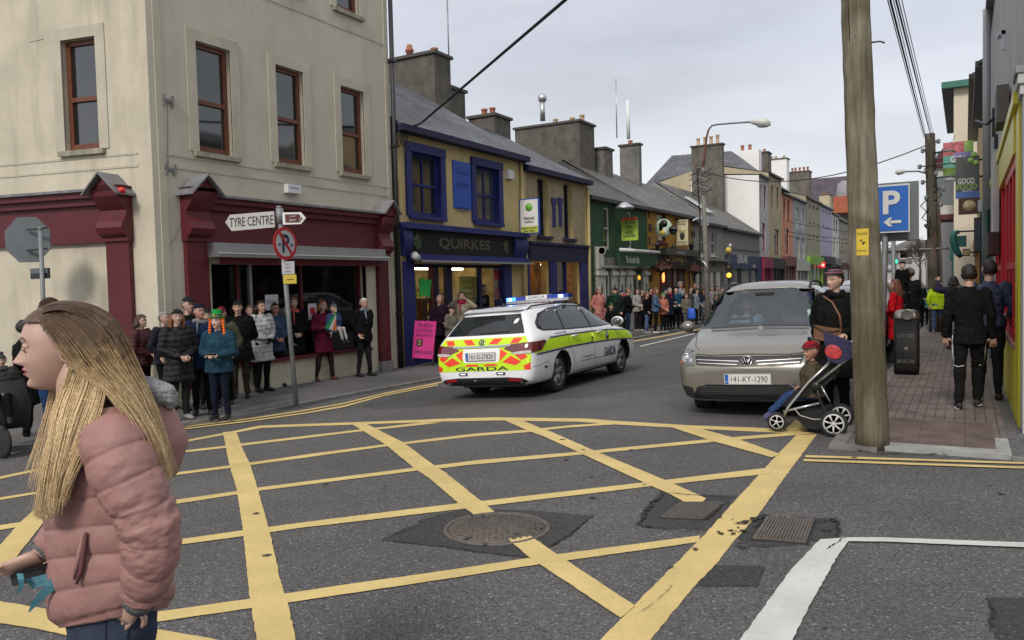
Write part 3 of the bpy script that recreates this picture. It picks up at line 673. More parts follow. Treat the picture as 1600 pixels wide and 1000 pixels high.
u0,z0=FR.at(482,500,-.19); u1,z1=FR.at(494,474,-.19); FR.box(mb,u0,u1,z0,z1,-.195,-.185,mPap); FR.box(mb,u0+.05,u1-.05,z1-.22,z1-.08,-.185,-.183,M('red_ink',(.5,.03,.03),.6,0))
u0,z0=FR.at(484,500,-.19)
FR.text(mb,'Closed',FR.U(417,470,-.18),FR.U(432,470,-.18),FR.Z(424,474,-.18),FR.Z(424,468,-.18),mDark,-.18)
mb.build('window_notice',bl)
mb=MB(); u0,z1=FR.at(449,287,.1); u1,z0=FR.at(470,303,.1)
FR.box(mb,u0,u1,z0,z1,0,.12,M('white_plastic',(.62,.62,.62),.4,.03)); ab=mb.build('alarm_box',bl)
mb=MB(); FR.text(mb,'SURE',u0+.06,u1-.06,z0+(z1-z0)*.5,z1-.06,M('blue_ink',(.03,.05,.35),.5,0),.122,bold=.02); mb.build('lettering',ab)
mPipe=M('black_pipe',(.018,.018,.02),.5,.1); mYelW=M('yellow_render',(.52,.41,.19),.85,.12,1.8,.2,30,dirt=.3)
mb=MB(); mb.tube([FR.p(uE+.04,GZ+.1,.1),FR.p(uE+.04,9.5,.1)],.055,mPipe,8)
for z in (1,3,5,7): FR.box(mb,uE-.04,uE+.12,z,z+.06,0,.17,mPipe)
mb.build('drainpipe',bl)
mb=MB()
for x,y in ((261,158),(265,265)):
    u,z=FR.at(x,y); FR.box(mb,u-.1,u+.1,z-.02,z+.03,0,.04,mLead); FR.box(mb,u-.1,u-.07,z-.1,z+.1,0,.05,mLead); FR.box(mb,u+.07,u+.1,z-.1,z+.1,0,.05,mLead)
mb.build('wall_bracket',bl)
mb=MB(); mCr=M('wall_crack_dark',(.16,.14,.11),.9,0)
for P in ([(284,338),(281,352),(276,362),(273,372),(266,380),(265,392)],[(262,162),(262,240),(263,262)],[(303,246),(304,252)]): mb=MB(); mb.tube([FR.p(*FR.at(x,y),.002) for x,y in P],.006,mCr,4); mb.build('wall_crack',bl)
for P in ([(47,66),(60,63),(68,61)],): mb=MB(); mb.tube([FL.p(*FL.at(x,y),.002) for x,y in P],.005,mCr,4); mb.build('wall_crack',bl)
o=None
# ---------------------------------------------------------------- generic helpers for row shops
def ipt(F,px,py,d=0): return F.at(px,py,d)
def rectpx(F,x0,y0,x1,y1,d=0):   # (left,top) (right,bottom) -> u0,u1,z0,z1 measured at left edge
    u0,z1=F.at(x0,y0,d); u1=F.U(x1,(y0+y1)/2,d); z0=F.Z(x0,y1,d); return (min(u0,u1),max(u0,u1),z0,z1)
mBlue=M('royal_blue_paint',(.010,.015,.12),.6,.15,2); mBlueD=M('dark_blue_paint',(.009,.009,.045),.7,.2,2); mBlueB=M('bright_blue_board',(.012,.07,.38),.5,.1,3)
mSlate=slate('slate_blue_grey',(.075,.08,.092)); mSlateD=slate('slate_dark',(.05,.048,.048),.16,.2,.5); mSlateG=slate('slate_mossy_grey',(.10,.095,.09),.25,.4,.3)
XRG=-15.9
def ridge_z(x,y,X=XRG): return onX(x,y,X).z
# ---- blue and yellow shop
ua,ub=uE+.12,FR.U(815,300)
q=thing('corner_shop','yellow shop with royal blue window surrounds and lit lottery shop below','building',(XL,(ua+ub)/2,GZ))
ze=FR.Z(640,205)
z815=FR.Z(815,248); ze=(FR.Z(620,199)+z815)/2
rz=ridge_z(660,146)
W1=rectpx(FR,640,236,687,336); W2=rectpx(FR,741,258,778,346)
SH=rectpx(FR,643,412,786,560); SH=(SH[0],SH[1],GZ,SH[3])
mb=MB(); FR.wall(mb,ua,ub,GZ,ze,[W1,W2,SH],.3,mYelW,rev=mBlue); gables(mb,FR,ua,ub,ze,rz,-4,mChim,GZ); mb.build('wall',q)
roof('roof',q,FR,ua-.02,ub+.1,ze+.05,rz,-4,mSlate,over=.25)
mb=MB(); FR.box(mb,ua,ub+.08,ze-.12,ze+.04,.0,.30,mBlueD); mb.build('gutter',q)
for h,m in ((W1,2),(W2,1)):
    w=window(FR,q,h,d=-.12,fw=.07,frame=mBlue,sill=mBlue,mid=.5,mull=1,surr=mBlue,sw=.22,sd=.06,lintel=True,sillw=.14,glass_=mGlassW2 if m==1 else mGlassW)
mb=MB(); a=rectpx(FR,706,250,734,324); FR.box(mb,*a,.0,.04,mBlueB); sg=mb.build('wall_board',q)
mb=MB(); mB2=M('faded_blue_ink',(.01,.045,.2),.6,0)
for k,t in enumerate(('QUIRKES','NEWSAGENTS','&','GROCERIES')):
    zc=a[3]-.3-k*.33; FR.text(mb,t,a[0]+.12,a[1]-.12,zc-.07,zc+.07,mB2,.042) if t!='&' else None
mb.build('lettering',sg)
fa=rectpx(FR,642,356,803,397,.15)
mb=MB(); zc1=FR.Z(720,357,.2)
FR.box(mb,ua+.02,ub-.02,fa[3]-.02,fa[3]+.12,-.02,.28,mBlue)
mBlk=M('black_sign_panel',(.010,.010,.010),.6,.2,2,spec=.3); FR.box(mb,fa[0],fa[1],fa[2],fa[3]-.02,-.02,.12,mBlk)
fsc=mb.build('shop_fascia',q)
mGold=M('faded_gold',(.10,.085,.055),.6,.2,10)
mb=MB(); a=rectpx(FR,686,367,766,394,.13); FR.text(mb,'QUIRKES',a[0],a[1],a[2]+.06,a[3]-.06,mGold,.125,bold=.02); 
for x in (652,790):
    p=FR.p(FR.U(x,375,.13),(fa[2]+fa[3])/2,.125)
    for k in range(7): a_=k*.9; mb.obox(p+Vector((.004*k,.09*math.cos(a_),.12*math.sin(a_))),.006,.16,.09,M('faded_green_ivy',(.05,.075,.035),.7,.3,9),Matrix.Rotation(a_,3,'X'))
mb.build('lettering',fsc)
def console(parent,F,u0,u1,z0,z1,mat,dd=.3):
    mb=MB(); V=[];Fs=[]; n=12
    for i in range(n+1):
        t=i/n; d=.10+dd*(.30+.30*math.sin(t*6.0-1.2)+.45*t); z=z0+(z1-z0)*t; V+=[F.p(u0,z,-.02),F.p(u0,z,d),F.p(u1,z,d),F.p(u1,z,-.02)]
    for i in range(n):
        for k in range(3): Fs.append((i*4+k,i*4+k+1,i*4+k+5,i*4+k+4))
    Fs+= [(0,3,2,1),(n*4,n*4+1,n*4+2,n*4+3)]
    mb.add(V,Fs,mat,sm=False); return mb.build('console',parent)
console(q,FR,ua+.03,fa[0]-.01,fa[2]-.05,fa[3]+.1,mBlue,.16); console(q,FR,fa[1]+.01,ub-.03,fa[2]-.05,fa[3]+.1,mBlue,.16)
mb=MB(); FR.box(mb,fa[0]-.05,ub-.1,fa[2]-.16,fa[2],.02,.28,mBlue); FR.box(mb,fa[0]+.1,ub,fa[2]-.2,fa[2]-.15,.16,.40,mSil); 
mb.tube([FR.p(fa[0]-.12,fa[2]-.02,.3),FR.p(fa[0]+.05,fa[2]-.12,.3)],.09,M('white_blind_end',(.5,.5,.5),.4,0),10)
mb.build('awning_box',q)
mb=MB(); FR.box(mb,ua+.03,SH[0],GZ,SH[3]+.05,-.02,.09,mBlue); FR.box(mb,SH[1],SH[1]+.42,GZ,SH[3]+.05,-.02,.09,mBlue); mb.build('pilaster',q)
# interior
mWarm=M('warm_shop_wall',(.42,.33,.16),.8,.5,2.5); mShelf=M('stocked_shelf',(.3,.22,.13),.7,.9,9,det=6)
def shop_in(parent,F,h,dd,mw,lights=2,le=14,lc=(1,.86,.6)):
    a,b,z0,z1=h; mb=MB()
    F.quad(mb,a,b,z0,z1+.02,dd,mw)
    for u in (a,b): mb.face([F.p(u,z0,-.3),F.p(u,z0,dd),F.p(u,z1+.02,dd),F.p(u,z1+.02,-.3)],mw)
    mb.face([F.p(a,z1+.01,-.3),F.p(b,z1+.01,-.3),F.p(b,z1+.01,dd),F.p(a,z1+.01,dd)],mw); mb.face([F.p(a,z0+.14,-.3),F.p(b,z0+.14,-.3),F.p(b,z0+.14,dd),F.p(a,z0+.14,dd)],mw)
    o=mb.build('shop_interior',parent)
    if lights:
        mb=MB(); me=M('lit_tube_%d'%le,lc,.5,0,emit=le)
        for k in range(lights):
            u=a+(b-a)*(k+.5)/lights; F.box(mb,u-.4,u+.4,z1-.10,z1-.05,dd*.5-.05,dd*.5+.05,me)
        mb.build('strip_light',o)
    return o
si=shop_in(q,FR,SH,-2.4,mWarm,3,16)
random.seed(3)
def shelf(parent,F,u0,u1,d,z0=GZ+.2,n=5,dz=.38,cols=None,name='stocked_shelving'):
    mb=MB(); ms=M('shelf_board',(.35,.3,.22),.6,.1)
    cols=cols or [M('pack_%d'%i,c,.5,.2,20) for i,c in enumerate([(.5,.05,.04),(.5,.4,.05),(.05,.1,.35),(.45,.42,.38),(.06,.25,.08),(.35,.12,.03),(.08,.04,.03)])]
    for k in range(n):
        z=z0+k*dz; F.box(mb,u0,u1,z,z+.03,d-.15,d+.15,ms); u=u0+.02
        while u<u1-.1:
            w=random.uniform(.05,.16); h=random.uniform(.12,.3); F.box(mb,u,min(u+w,u1),z+.03,z+.03+h,d-.12,d+random.uniform(.02,.12),random.choice(cols)); u+=w+.01
    return mb.build(name,parent)
shelf(q,FR,SH[0]+.1,SH[0]+1.1,-2.1); shelf(q,FR,SH[0]+1.6,SH[1]-.1,-2.2); shelf(q,FR,FR.U(690,470,-1.2),FR.U(704,470,-1.2),-1.2,n=4)
uP=[FR.U(x,470,-.1) for x in (673,681,697,705,748,753)]
mb=MB(); FR.box(mb,uP[0],uP[0]+.09,GZ,SH[3],-.16,-.06,mMar); FR.box(mb,uP[1],uP[1]+.1,GZ,SH[3],-.16,-.06,mBlueD); FR.box(mb,uP[3]-.2,uP[3]+.02,GZ,SH[3],-.2,-.06,mBlueD); FR.box(mb,uP[4],uP[4]+.14,GZ,SH[3],-.16,-.06,mBlueD); FR.box(mb,SH[0],SH[1],SH[3]-.08,SH[3],-.16,-.06,mBlueD)
FR.box(mb,SH[0],uP[0],GZ,GZ+.75,-.16,-.04,mBlue); FR.box(mb,uP[3],SH[1],GZ,GZ+.75,-.16,-.04,mBlue)
mb.build('shop_window_frame',q)
mb=MB(); g2=glass('shop_glass_clear',(.8,.82,.84),.04,.01); FR.quad(mb,SH[0],uP[0],GZ+.75,SH[3]-.08,-.11,g2); FR.quad(mb,uP[3],SH[1],GZ+.75,SH[3]-.08,-.11,g2); mb.build('shop_window_glass',q)
def wobble_panel(parent,F,u0,u1,z0,z1,d,mat,name,amp=.03):
    mb=MB(); n=8; V=[];Fs=[]
    for sd_ in (0,1):
        for j in range(n+1):
            for i in range(n+1):
                u=u0+(u1-u0)*i/n; z=z0+(z1-z0)*j/n-.06*math.sin(PI*i/n)*(j==n)+.05*math.sin(4*i/n)
                V.append(F.p(u,z,d+amp*math.sin(i*1.3+j*.4)-.01*sd_))
    k=(n+1)**2
    for j in range(n):
        for i in range(n): a=j*(n+1)+i; Fs.append((a,a+1,a+n+2,a+n+1)); Fs.append((k+a,k+a+n+1,k+a+n+2,k+a+1))
    mb.add(V,Fs,mat,sm=True); return mb.build(name,parent)
a=rectpx(FR,652,435,672,465,-.05); wobble_panel(q,FR,a[0],a[1],a[2],a[3],-.02,M('green_flag_cloth',(.03,.42,.08),.7,.1,6),'green_flag')
a=rectpx(FR,717,432,748,500,-.3); mb=MB(); FR.box(mb,a[0],a[1],a[2],a[3],-.31,-.3,M('yellow_poster',(.55,.5,.12),.6,.1)); po=mb.build('poster',q)
mb=MB(); mOl=M('olive_ink',(.12,.11,.03),.6,0)
for k in range(9):
    z=a[3]-.15-k*.16; u=a[0]+.15+.06*(k%3); FR.text(mb,('EURO','MILLIONS','LOTTO PLUS','NEWS','CARDS & GIFTS','PHONE TOP UP','MILK & BREAD','SWEETS','OPEN')[k],u,a[1]-.2,z-.04,z+.04,mOl,-.297)
mb.build('lettering',po)
mb=MB(); mR=M('red_lettering',(.55,.02,.03),.5,0)
a=rectpx(FR,773,423,784,437,-.1); FR.text(mb,'RE',a[0],a[1],a[2],a[3],mR,-.1,bold=.03); a=rectpx(FR,774,452,785,465,-.1); FR.text(mb,'CH',a[0],a[1],a[2],a[3],mR,-.1,bold=.03)
a=rectpx(FR,772,421,786,468,-.13); FR.box(mb,*a,-.14,-.135,M('cream_vinyl',(.5,.45,.36),.6,.15,6)); mb.build('window_lettering',q)
mb=MB(); FR.box(mb,*rectpx(FR,660,470,668,530,-.4),-.6,-.4,M('red_display',(.15,.05,.02),.7,.6,8)); FR.box(mb,*rectpx(FR,645,435,651,560,-.2),-.4,-.2,M('green_display',(.05,.2,.05),.7,.6,8)); mb.build('display_stand',q)
mb=MB(); mb.tube([FR.p(ub-.1,GZ,.07),FR.p(ub-.1,ze-.1,.07)],.05,mYelW,8); mb.build('drainpipe',q)
mb=MB(); mb.tube([FR.p(ua+.05,GZ,.06),FR.p(ua+.05,ze-1.3,.06)],.04,M('ochre_pipe',(.3,.2,.06),.6,.1),8); mb.build('drainpipe',q)
mb=MB(); u,z=FR.at(793,273); FR.box(mb,u-.15,u+.2,z-.13,z+.13,0,.12,M('white_plastic',(.6,.6,.6),.4,.03)); mb.build('alarm_box',q)
mb=MB(); FR.box(mb,FR.U(622,170)+.2,FR.U(622,170)+.3,2,2.1,0,.1,mBlue) if False else None
# skylight
sk=FR.p(ua+.7,0,0); mb=MB()
def onroof(F,u,t,ze,zr,dr,over,lift): 
    return F.p(u,ze+.05+(zr-ze)*t+lift,over+(dr-over)*t)
P=[onroof(FR,ua+a_,t,ze,rz,-4,.25,.05) for a_,t in ((.25,.74),(1.0,.70),(1.0,.93),(.25,.96))]
mb.add(P+[p+Vector((.03,0,.08)) for p in P],[(4,5,6,7),(0,1,5,4),(1,2,6,5),(2,3,7,6),(3,0,4,7)],M('skylight_pane',(.3,.33,.36),.1,0,spec=1)); mb.build('skylight',q)
chimney(q,600,678,703,78,-15.3,rz-1.2,[(.35,.75),(.6,.16),(.85,.22)]); chimney(q,672,700,726,132,-15.5,rz-1.4)
mb=MB(); p=onX(701,80,-15.3); mb.tube([p-Vector((0,0,.8)),p+Vector((0,0,2.0))],.025,M('aerial_metal',(.25,.25,.26),.4,0,metal=.6),6); mb.tube([p+Vector((-.1,-.1,1.85)),p+Vector((.1,.1,1.85))],.012,mSil,5); mb.build('aerial',q)
# ---- tan building
ua,ub=FR.U(815,300)+.02,FR.U(918,340)
mTan=M('tan_roughcast',(.33,.27,.165),.95,.22,7,.8,25,dirt=.3)
tb=thing('tan_shop','tan roughcast two storey shop with dark blue shopfront and two narrow windows','building',(XL,(ua+ub)/2,GZ))
ze=FR.Z(860,269); rz=ridge_z(800,205)
ze=(FR.Z(830,262)+FR.Z(900,283))/2; rz=ze+2.35
W1=rectpx(FR,839,277,857,368); W2=rectpx(FR,880,286,895,372)
SH=(FR.U(823,430),FR.U(858,430),GZ+.7,FR.Z(823,407)); SD=(FR.U(868,430),FR.U(906,430),GZ,SH[3])
mb=MB(); FR.wall(mb,ua,ub,GZ,ze,[W1,W2,SH,SD],.3,mTan,rev=mYelW); gables(mb,FR,ua,ub,ze,rz,-4,mChim,GZ); mb.build('wall',tb)
roof('roof',tb,FR,ua,ub+.05,ze+.05,rz,-4,mSlate,over=.2)
mb=MB(); FR.box(mb,ua,ub,ze-.12,ze+.04,0,.26,mBlueD); mb.build('gutter',tb)
for h in (W1,W2): window(FR,tb,h,d=-.24,fw=.07,frame=mBlueD,sill=mBlueD,mid=.55,sillw=.1)
fz=FR.Z(823,381)
mb=MB(); FR.box(mb,ua+.3,ub-.02,SH[3],fz,-.02,.08,mBlueD); FR.box(mb,ua+.3,ub-.02,fz,fz+.08,-.02,.14,mBlueD); mb.build('shop_fascia',tb)
mb=MB(); 
for a,b in ((ua+.3,SH[0]),(SH[1],SD[0]),(SD[1],ub-.05)): FR.box(mb,a,b,GZ,SH[3],-.02,.06,mBlue)
FR.box(mb,SH[0],SH[1],GZ,GZ+.7,-.02,.05,mBlue); mb.build('pilaster',tb)
mOr=M('orange_shop_wall',(.42,.22,.05),.8,.8,3.5,det=6)
shop_in(tb,FR,(SH[0],SD[1],GZ+.1,SH[3]),-1.6,mOr,2,9,(1,.7,.35)); shelf(tb,FR,SH[0],SH[1]+.4,-1.2,GZ+.6,4); 
ud=FR.U(886,430)
mb=MB(); FR.box(mb,SD[0],ud,GZ,GZ+1.7,-.14,-.08,mBlue); FR.box(mb,SD[0]+.12,ud-.12,GZ+.3,GZ+1.4,-.08,-.06,mBlueD); dr=mb.build('door',tb); mb=MB(); mb.ball(FR.p(ud-.1,GZ+1.0,-.04),.035,mSil); mb.build('handle',dr)
mb=MB(); FR.box(mb,ud,ud+.1,GZ,SH[3],-.14,-.06,mBlue); FR.box(mb,SD[0],ud,GZ+1.7,GZ+1.8,-.14,-.06,mBlue); mb.build('shop_window_frame',tb)
mb=MB(); FR.quad(mb,SH[0],SH[1],SH[2],SH[3],-.12,g2); FR.quad(mb,ud,SD[1],GZ,SH[3],-.12,g2); FR.quad(mb,SD[0],ud,GZ+1.8,SH[3],-.12,mGlassW2); mb.build('shop_window_glass',tb)
mb=MB()
for x in (862,872):
    u,z=FR.at(x,309); FR.box(mb,u-.05,u+.28,z-.2,z,0,.05,mBlueB if False else mBlue); 
    FR.box(mb,u+.02,u+.2,z-.95,z-.2,0,.045,mBlue)
mb.build('wall_ornament',tb)
mb=MB(); mb.tube([FR.p(ub-.12,GZ,.09),FR.p(ub-.12,ze-.2,.09)],.06,mYelW,8); FR.box(mb,ub-.22,ub-.02,GZ,ze-.1,0,.03,mYelW); FR.box(mb,ua,ua+.22,GZ,ze-.1,0,.03,mYelW); mb.build('drainpipe',tb)
chimney(tb,732,772,797,176,-15.6,rz-1.5,[(.3,.35),(.62,.35)])
# ---- green pub
mGreen=M('green_render',(.022,.075,.032),.8,.2,1.6,.4,25,dirt=.5); mWhP=M('cream_white_paint',(.50,.50,.44),.6,.12,4)
mGryF=M('weathered_grey_board',(.17,.17,.155),.8,.3,6)
def simple_building(name,label,x0,x1,ypx,matw,matr,rh=2.2,dr=-4,wins=(),frame=None,sill=None,mid=.5,surr=None,sw=.12,zshop=None,gut=None,F=FR,over=.18,gl=None,sideface=None,z1=None,cat='building'):
    ua,ub=F.U(x0,420),F.U(x1,420)
    if ua>ub: ua,ub=ub,ua
    xm=(x0+x1)/2; ze=F.Z(xm,ypx) if z1 is None else z1
    t=thing(name,label,cat,F.p((ua+ub)/2,GZ))
    hs=[]
    for w in wins:
        h=rectpx(F,*w); hs.append(h)
    mb=MB(); F.wall(mb,ua,ub,GZ,ze,hs,.16,matw)
    gables(mb,F,ua,ub,ze,ze+rh,dr,sideface or matw,GZ); mb.build('wall',t)
    if matr: roof('roof',t,F,ua,ub,ze+.03,ze+rh,dr,matr,over=over)
    mb=MB(); F.box(mb,ua,ub,ze-.1,ze+.03,0,over+.04,gut or mPipe); mb.build('gutter',t)
    for h in hs: window(F,t,h,d=-.1,fw=.07,frame=frame or mWhP,sill=sill,mid=mid,surr=surr,sw=sw,glass_=gl)
    return t,ua,ub,ze
g,ua,ub,ze=simple_building('green_pub','dark green pub with white window frames and cream pillars','building' and 918.5,1012,317,mGreen,mSlateD,rh=2.3,wins=((943,323,953,389),(980,331,988,389)),over=.2)
mb=MB(); fz0,fz1=FR.Z(940,420),FR.Z(940,402)
FR.box(mb,FR.U(934,410),ub-.1,fz0,fz1,-.02,.14,mGryF)
for k in range(30):
    u=FR.U(934,410)+(ub-.2-FR.U(934,410))*k/29; mb.lathe(FR.p(u,fz0-.03,.13),[(.0,0),(.07,.05),(.06,.14),(0,.16)],mGryF,6)
f=mb.build('shop_fascia',g)
mb=MB(); zA=FR.Z(955,391); uA=FR.U(954,400)
FR.box(mb,uA,ub+.3,zA-.62,zA-.12,.3,.36,mGreen); ab=mb.build('awning',g); mb=MB(); mb.tube([FR.p(uA,zA,.42),FR.p(ub+.3,zA,.42)],.07,M('white_edge',(.7,.7,.7),.4,0),8); mb.build('awning_roller',ab)
mb=MB(); FR.text(mb,'The Anchor Bar',FR.U(978,400,.37),FR.U(999,400,.37),zA-.5,zA-.22,M('white_ink',(.6,.6,.58),.5,0),.37,bold=.02); mb.build('lettering',ab)
mb=MB()
for x0,x1 in ((930,943),(954,960),(966,971),(977,986),(1003,1010)):
    a,b=FR.U(x0,440),FR.U(x1,440); FR.box(mb,a,b,GZ,fz0,-.02,.1,mWhP); FR.box(mb,a-.05,b+.05,fz0-.25,fz0-.1,-.02,.18,mWhP)
    FR.box(mb,(a+b)/2-.05,(a+b)/2+.05,fz0-.9,fz0-.6,.1,.11,mDark)
FR.box(mb,FR.U(929,420),FR.U(938,420),fz0,FR.Z(935,386),-.02,.16,mWhP)
mb.build('pilaster',g)
mb=MB(); 
for x0,x1 in ((944,954),(960,966),(971,977),(986,1003)):
    a,b=FR.U(x0,440),FR.U(x1,440); FR.box(mb,a,b,GZ+.8,fz0-.2,-.02,.02,mGlassW2); FR.box(mb,(a+b)/2-.04,(a+b)/2+.04,GZ+.6,fz0-.2,.02,.05,mWhP); FR.box(mb,a,b,GZ+.55,GZ+.7,-.02,.08,mWhP)
mb.build('shop_window_glass',g)
mb=MB(); mb.lathe(FR.p(FR.U(935,392,.3),FR.Z(948,393,.3),.45),[(.17,0),(.17,.03),(0,.03)],M('black_gloss',(.02,.02,.02),.3,0),14,axis=(0,-1,0)); rs_=mb.build('round_sign',g); mb=MB(); mb.lathe(FR.p(FR.U(935,392,.3),FR.Z(948,393,.3),.45)+Vector((0,-.03,0)),[(.13,0),(.13,.008),(.155,.008),(.155,0)],mWhP,20,axis=(0,-1,0)); mb.build('ring',rs_)
chimney(g,804,905,928,186,-15.3,ze+1.0,[(.52,-.34),(.78,-.3),(.93,-.36)]); chimney(g,868,945,957,229,-15.0,ze+1.0,mat=M('flaking_render',(.15,.145,.13),.9,.5,3,.6,14,dirt=.9))
mb=MB(); p=onX(848,185,-15.6); mb.tube([p-Vector((0,0,.1)),p+Vector((0,0,.75))],.11,mSil,10); mb.ball(p+Vector((0,0,.85)),.2,mSil); mb.build('flue',g)
# ---- mustard pub
mMus=M('mustard_render',(.36,.19,.025),.8,.15,2,.2,30,dirt=.3)
p_,ua,ub,ze=simple_building('mustard_pub','mustard yellow pub with black fascia and hanging signs','b' and 1012.5,1083,333,mMus,mSlateG,rh=2.5,wins=((1026,331,1041,378),),frame=mMar,sill=mMar,sideface=mChim)
mb=MB(); fz0,fz1=FR.Z(1030,420),FR.Z(1030,390)
FR.box(mb,ua+.2,ub+.2,fz0,fz1,-.02,.25,mBlk); FR.box(mb,ua+1.0,ub-.6,fz1-.25,fz1+.05,.25,.5,M('black_gloss',(.02,.02,.02),.3,0)); f=mb.build('shop_fascia',p_)
mb=MB(); FR.text(mb,"Crowley's",FR.U(1040,412,.26),FR.U(1073,412,.26),fz0+.2,fz0+.75,M('gold_ink',(.45,.28,.06),.4,0),.256,bold=.01); FR.text(mb,'Crowley',FR.U(1058,400,.5),FR.U(1070,400,.5),fz1-.2,fz1-.05,M('white_ink',(.6,.6,.58),.5,0),.505); mb.build('lettering',f)
mb=MB()
for x0,x1 in ((1013,1015),(1080,1083)):
    for k in range(6):
        z=FR.Z(1014,330)-k*.55; FR.box(mb,FR.U(x0,350),FR.U(x1,350)+(.2 if k%2 else 0),z-.3,z,-.01,.03,M('dark_quoin',(.05,.035,.03),.8,.2))
mb.build('quoins',p_)
mb=MB(); FR.box(mb,FR.U(1031,440),FR.U(1066,440),GZ+.1,fz0,-.02,.03,M('maroon_dark_wood',(.05,.015,.015),.4,.3,5)); 
for k in range(7): u=FR.U(1031,440)+k*.85; FR.box(mb,u,u+.07,GZ,fz0,.03,.07,M('maroon_dark_wood2',(.09,.03,.03),.4,.3,5))
FR.box(mb,FR.U(1052,440),FR.U(1055,440),GZ+.8,fz0,.03,.05,mGryF)
mb.build('pub_front',p_)
mb=MB()
for x,y in ((1027,384),(1052,388),(1080,385)):
    u,z=FR.at(x,y,.4); p=FR.p(u,z,.4); mb.lathe(p-Vector((0,0,.25)),[(.04,0),(.10,.26),(.13,.28),(.07,.38),(.02,.42)],mPipe,6); mb.tube([p,FR.p(u,z+.1,0)],.02,mPipe,5)
mb.build('wall_lantern',p_)
mb=MB(); mEm=M('orange_lamp',(1,.25,.06),.5,0,emit=3); p=FR.p(FR.U(1036,433,.1),FR.Z(1036,433,.1),.12); mb.ball(p,(.06,.08,.25),mEm,8,6); mb.build('lit_lamp',p_)
mHB=M('hanging_plants',(.14,.06,.045),.9,.6,20)
random.seed(5)
for x,y in ((1033,421),(1086,424)):
    mb=MB(); c=FR.p(FR.U(x,y,.5),FR.Z(x,y,.5),.5)
    mb.lathe(c-Vector((0,0,.2)),[(.02,0),(.2,.12),(.24,.22)],mPipe,10)
    for k in range(90):
        v=Vector((random.gauss(0,.2),random.gauss(0,.28),abs(random.gauss(0,.13))+.02)); mb.obox(c+v,.09,.02,.07,mHB,Matrix.Rotation(random.uniform(0,6),3,(random.random(),random.random(),1)))
    mb.build('hanging_basket',p_)
chimney(p_,968,998,1002,223,-15.2,ze+1.3,[(.5,.2)],mat=M('chimney_grey',(.17,.165,.15),.9,.2,3,.4,14,dirt=.5)); 
mb=MB(); p=onX(982,217,-15.2); mb.tube([p,p+Vector((0,0,2.0))],.10,M('white_flue',(.7,.7,.72),.5,0),8); mb.tube([p+Vector((-.4,-.6,0)),p+Vector((-.4,-.6,3.0))],.03,mSil,5); mb.build('flue',p_)
# ---- low grey building and blue fronted shop
mGry=M('grey_render',(.24,.235,.225),.85,.1,2,.2,30,dirt=.3)
g1,ua,ub,ze=simple_building('grey_house','low pale grey house with white sash windows and small canopy','b' and 1083.5,1131,350,mGry,mSlateG,rh=2.6,wins=((1095,357,1102,399),(1111,360,1118,399)),sill=mWhP,over=.22)
mb=MB(); cz=FR.Z(1095,404); FR.box(mb,ua,ub,cz-.12,cz,-.02,.45,mGryF); FR.box(mb,ua+.1,ub-.1,cz-.7,cz-.12,-.02,.1,mGryF); mb.build('canopy',g1)
mb=MB()
for x0,x1 in ((1086,1090),(1097,1100),(1108,1112),(1117,1123)): FR.box(mb,FR.U(x0,440),FR.U(x1,440),GZ,cz-.7,-.02,.08,mWhP)
mb.build('pilaster',g1); mb=MB(); FR.box(mb,ua+.1,ub-.1,GZ+.3,cz-.7,-.02,.01,mGlassW2); mb.build('shop_window_glass',g1)
mb=MB(); FR.box(mb,*rectpx(FR,1113,411,1118,416,.1),.1,.12,mDark); mb.build('name_plate',g1)
g3,ua,ub,ze=simple_building('grey_shop','grey rendered shop with navy fascia, left of the white gable wall','b' and 1131.2,1187,362,mGry,mSlateG,rh=3.0,over=.22)
NV=M('navy_fascia',(.02,.035,.09),.5,.1)
fz0,fz1=FR.Z(1150,420),FR.Z(1150,398.5)
mb=MB(); FR.box(mb,ua+.2,ub,fz0,fz1,-.02,.15,NV); FR.box(mb,ub-1.2,ub,GZ,fz0,-.02,.13,NV); f=mb.build('shop_fascia',g3)
mb=MB(); FR.text(mb,'QUINLANS',FR.U(1152,412,.16),FR.U(1168,412,.16),fz0+.25,fz0+.85,M('white_ink',(.6,.6,.58),.5,0),.16,bold=.03); FR.text(mb,'fish',FR.U(1176,416,.16),FR.U(1181,416,.16),fz0+.1,fz0+.3,M('white_ink',(.6,.6,.58),.5,0),.16,bold=.03); mb.build('lettering',f)
mb=MB(); FR.box(mb,FR.U(1152,440),FR.U(1158,440),GZ,fz0,-.01,.03,mDark); FR.box(mb,FR.U(1170,440),FR.U(1173,440),GZ,fz0,-.01,.03,NV); FR.box(mb,FR.U(1140,440),FR.U(1150,440),GZ+1,fz0-.2,-.01,.03,mGlassW2); mb.build('shop_window_glass',g3)
mb=MB(); FR.box(mb,ua+.1,ub,FR.Z(1160,391),FR.Z(1160,389),0,.06,mGryF); mb.build('string_course',g3)
mb=MB(); zr=ze+3.0
P=[onroof(FR,FR.U(x,400),t,ze,zr,-4,.22,.06) for x,t in ((1135,.62),(1142,.62),(1142,.28),(1135,.28))]
mb.add(P+[p+Vector((.03,0,.08)) for p in P],[(4,5,6,7),(0,1,5,4),(1,2,6,5),(2,3,7,6),(3,0,4,7)],M('skylight_pane_pale',(.6,.62,.64),.2,0)); mb.build('skylight',g3)
chimney(g3,1080,1128,1131,223,-13.95,ze-.5,[(.2,-.5),(.42,-.55),(.62,-.55),(.83,-.6)],mat=M('chimney_brown',(.13,.12,.10),.9,.3,2,.5,10,dirt=.8),ph=.5)
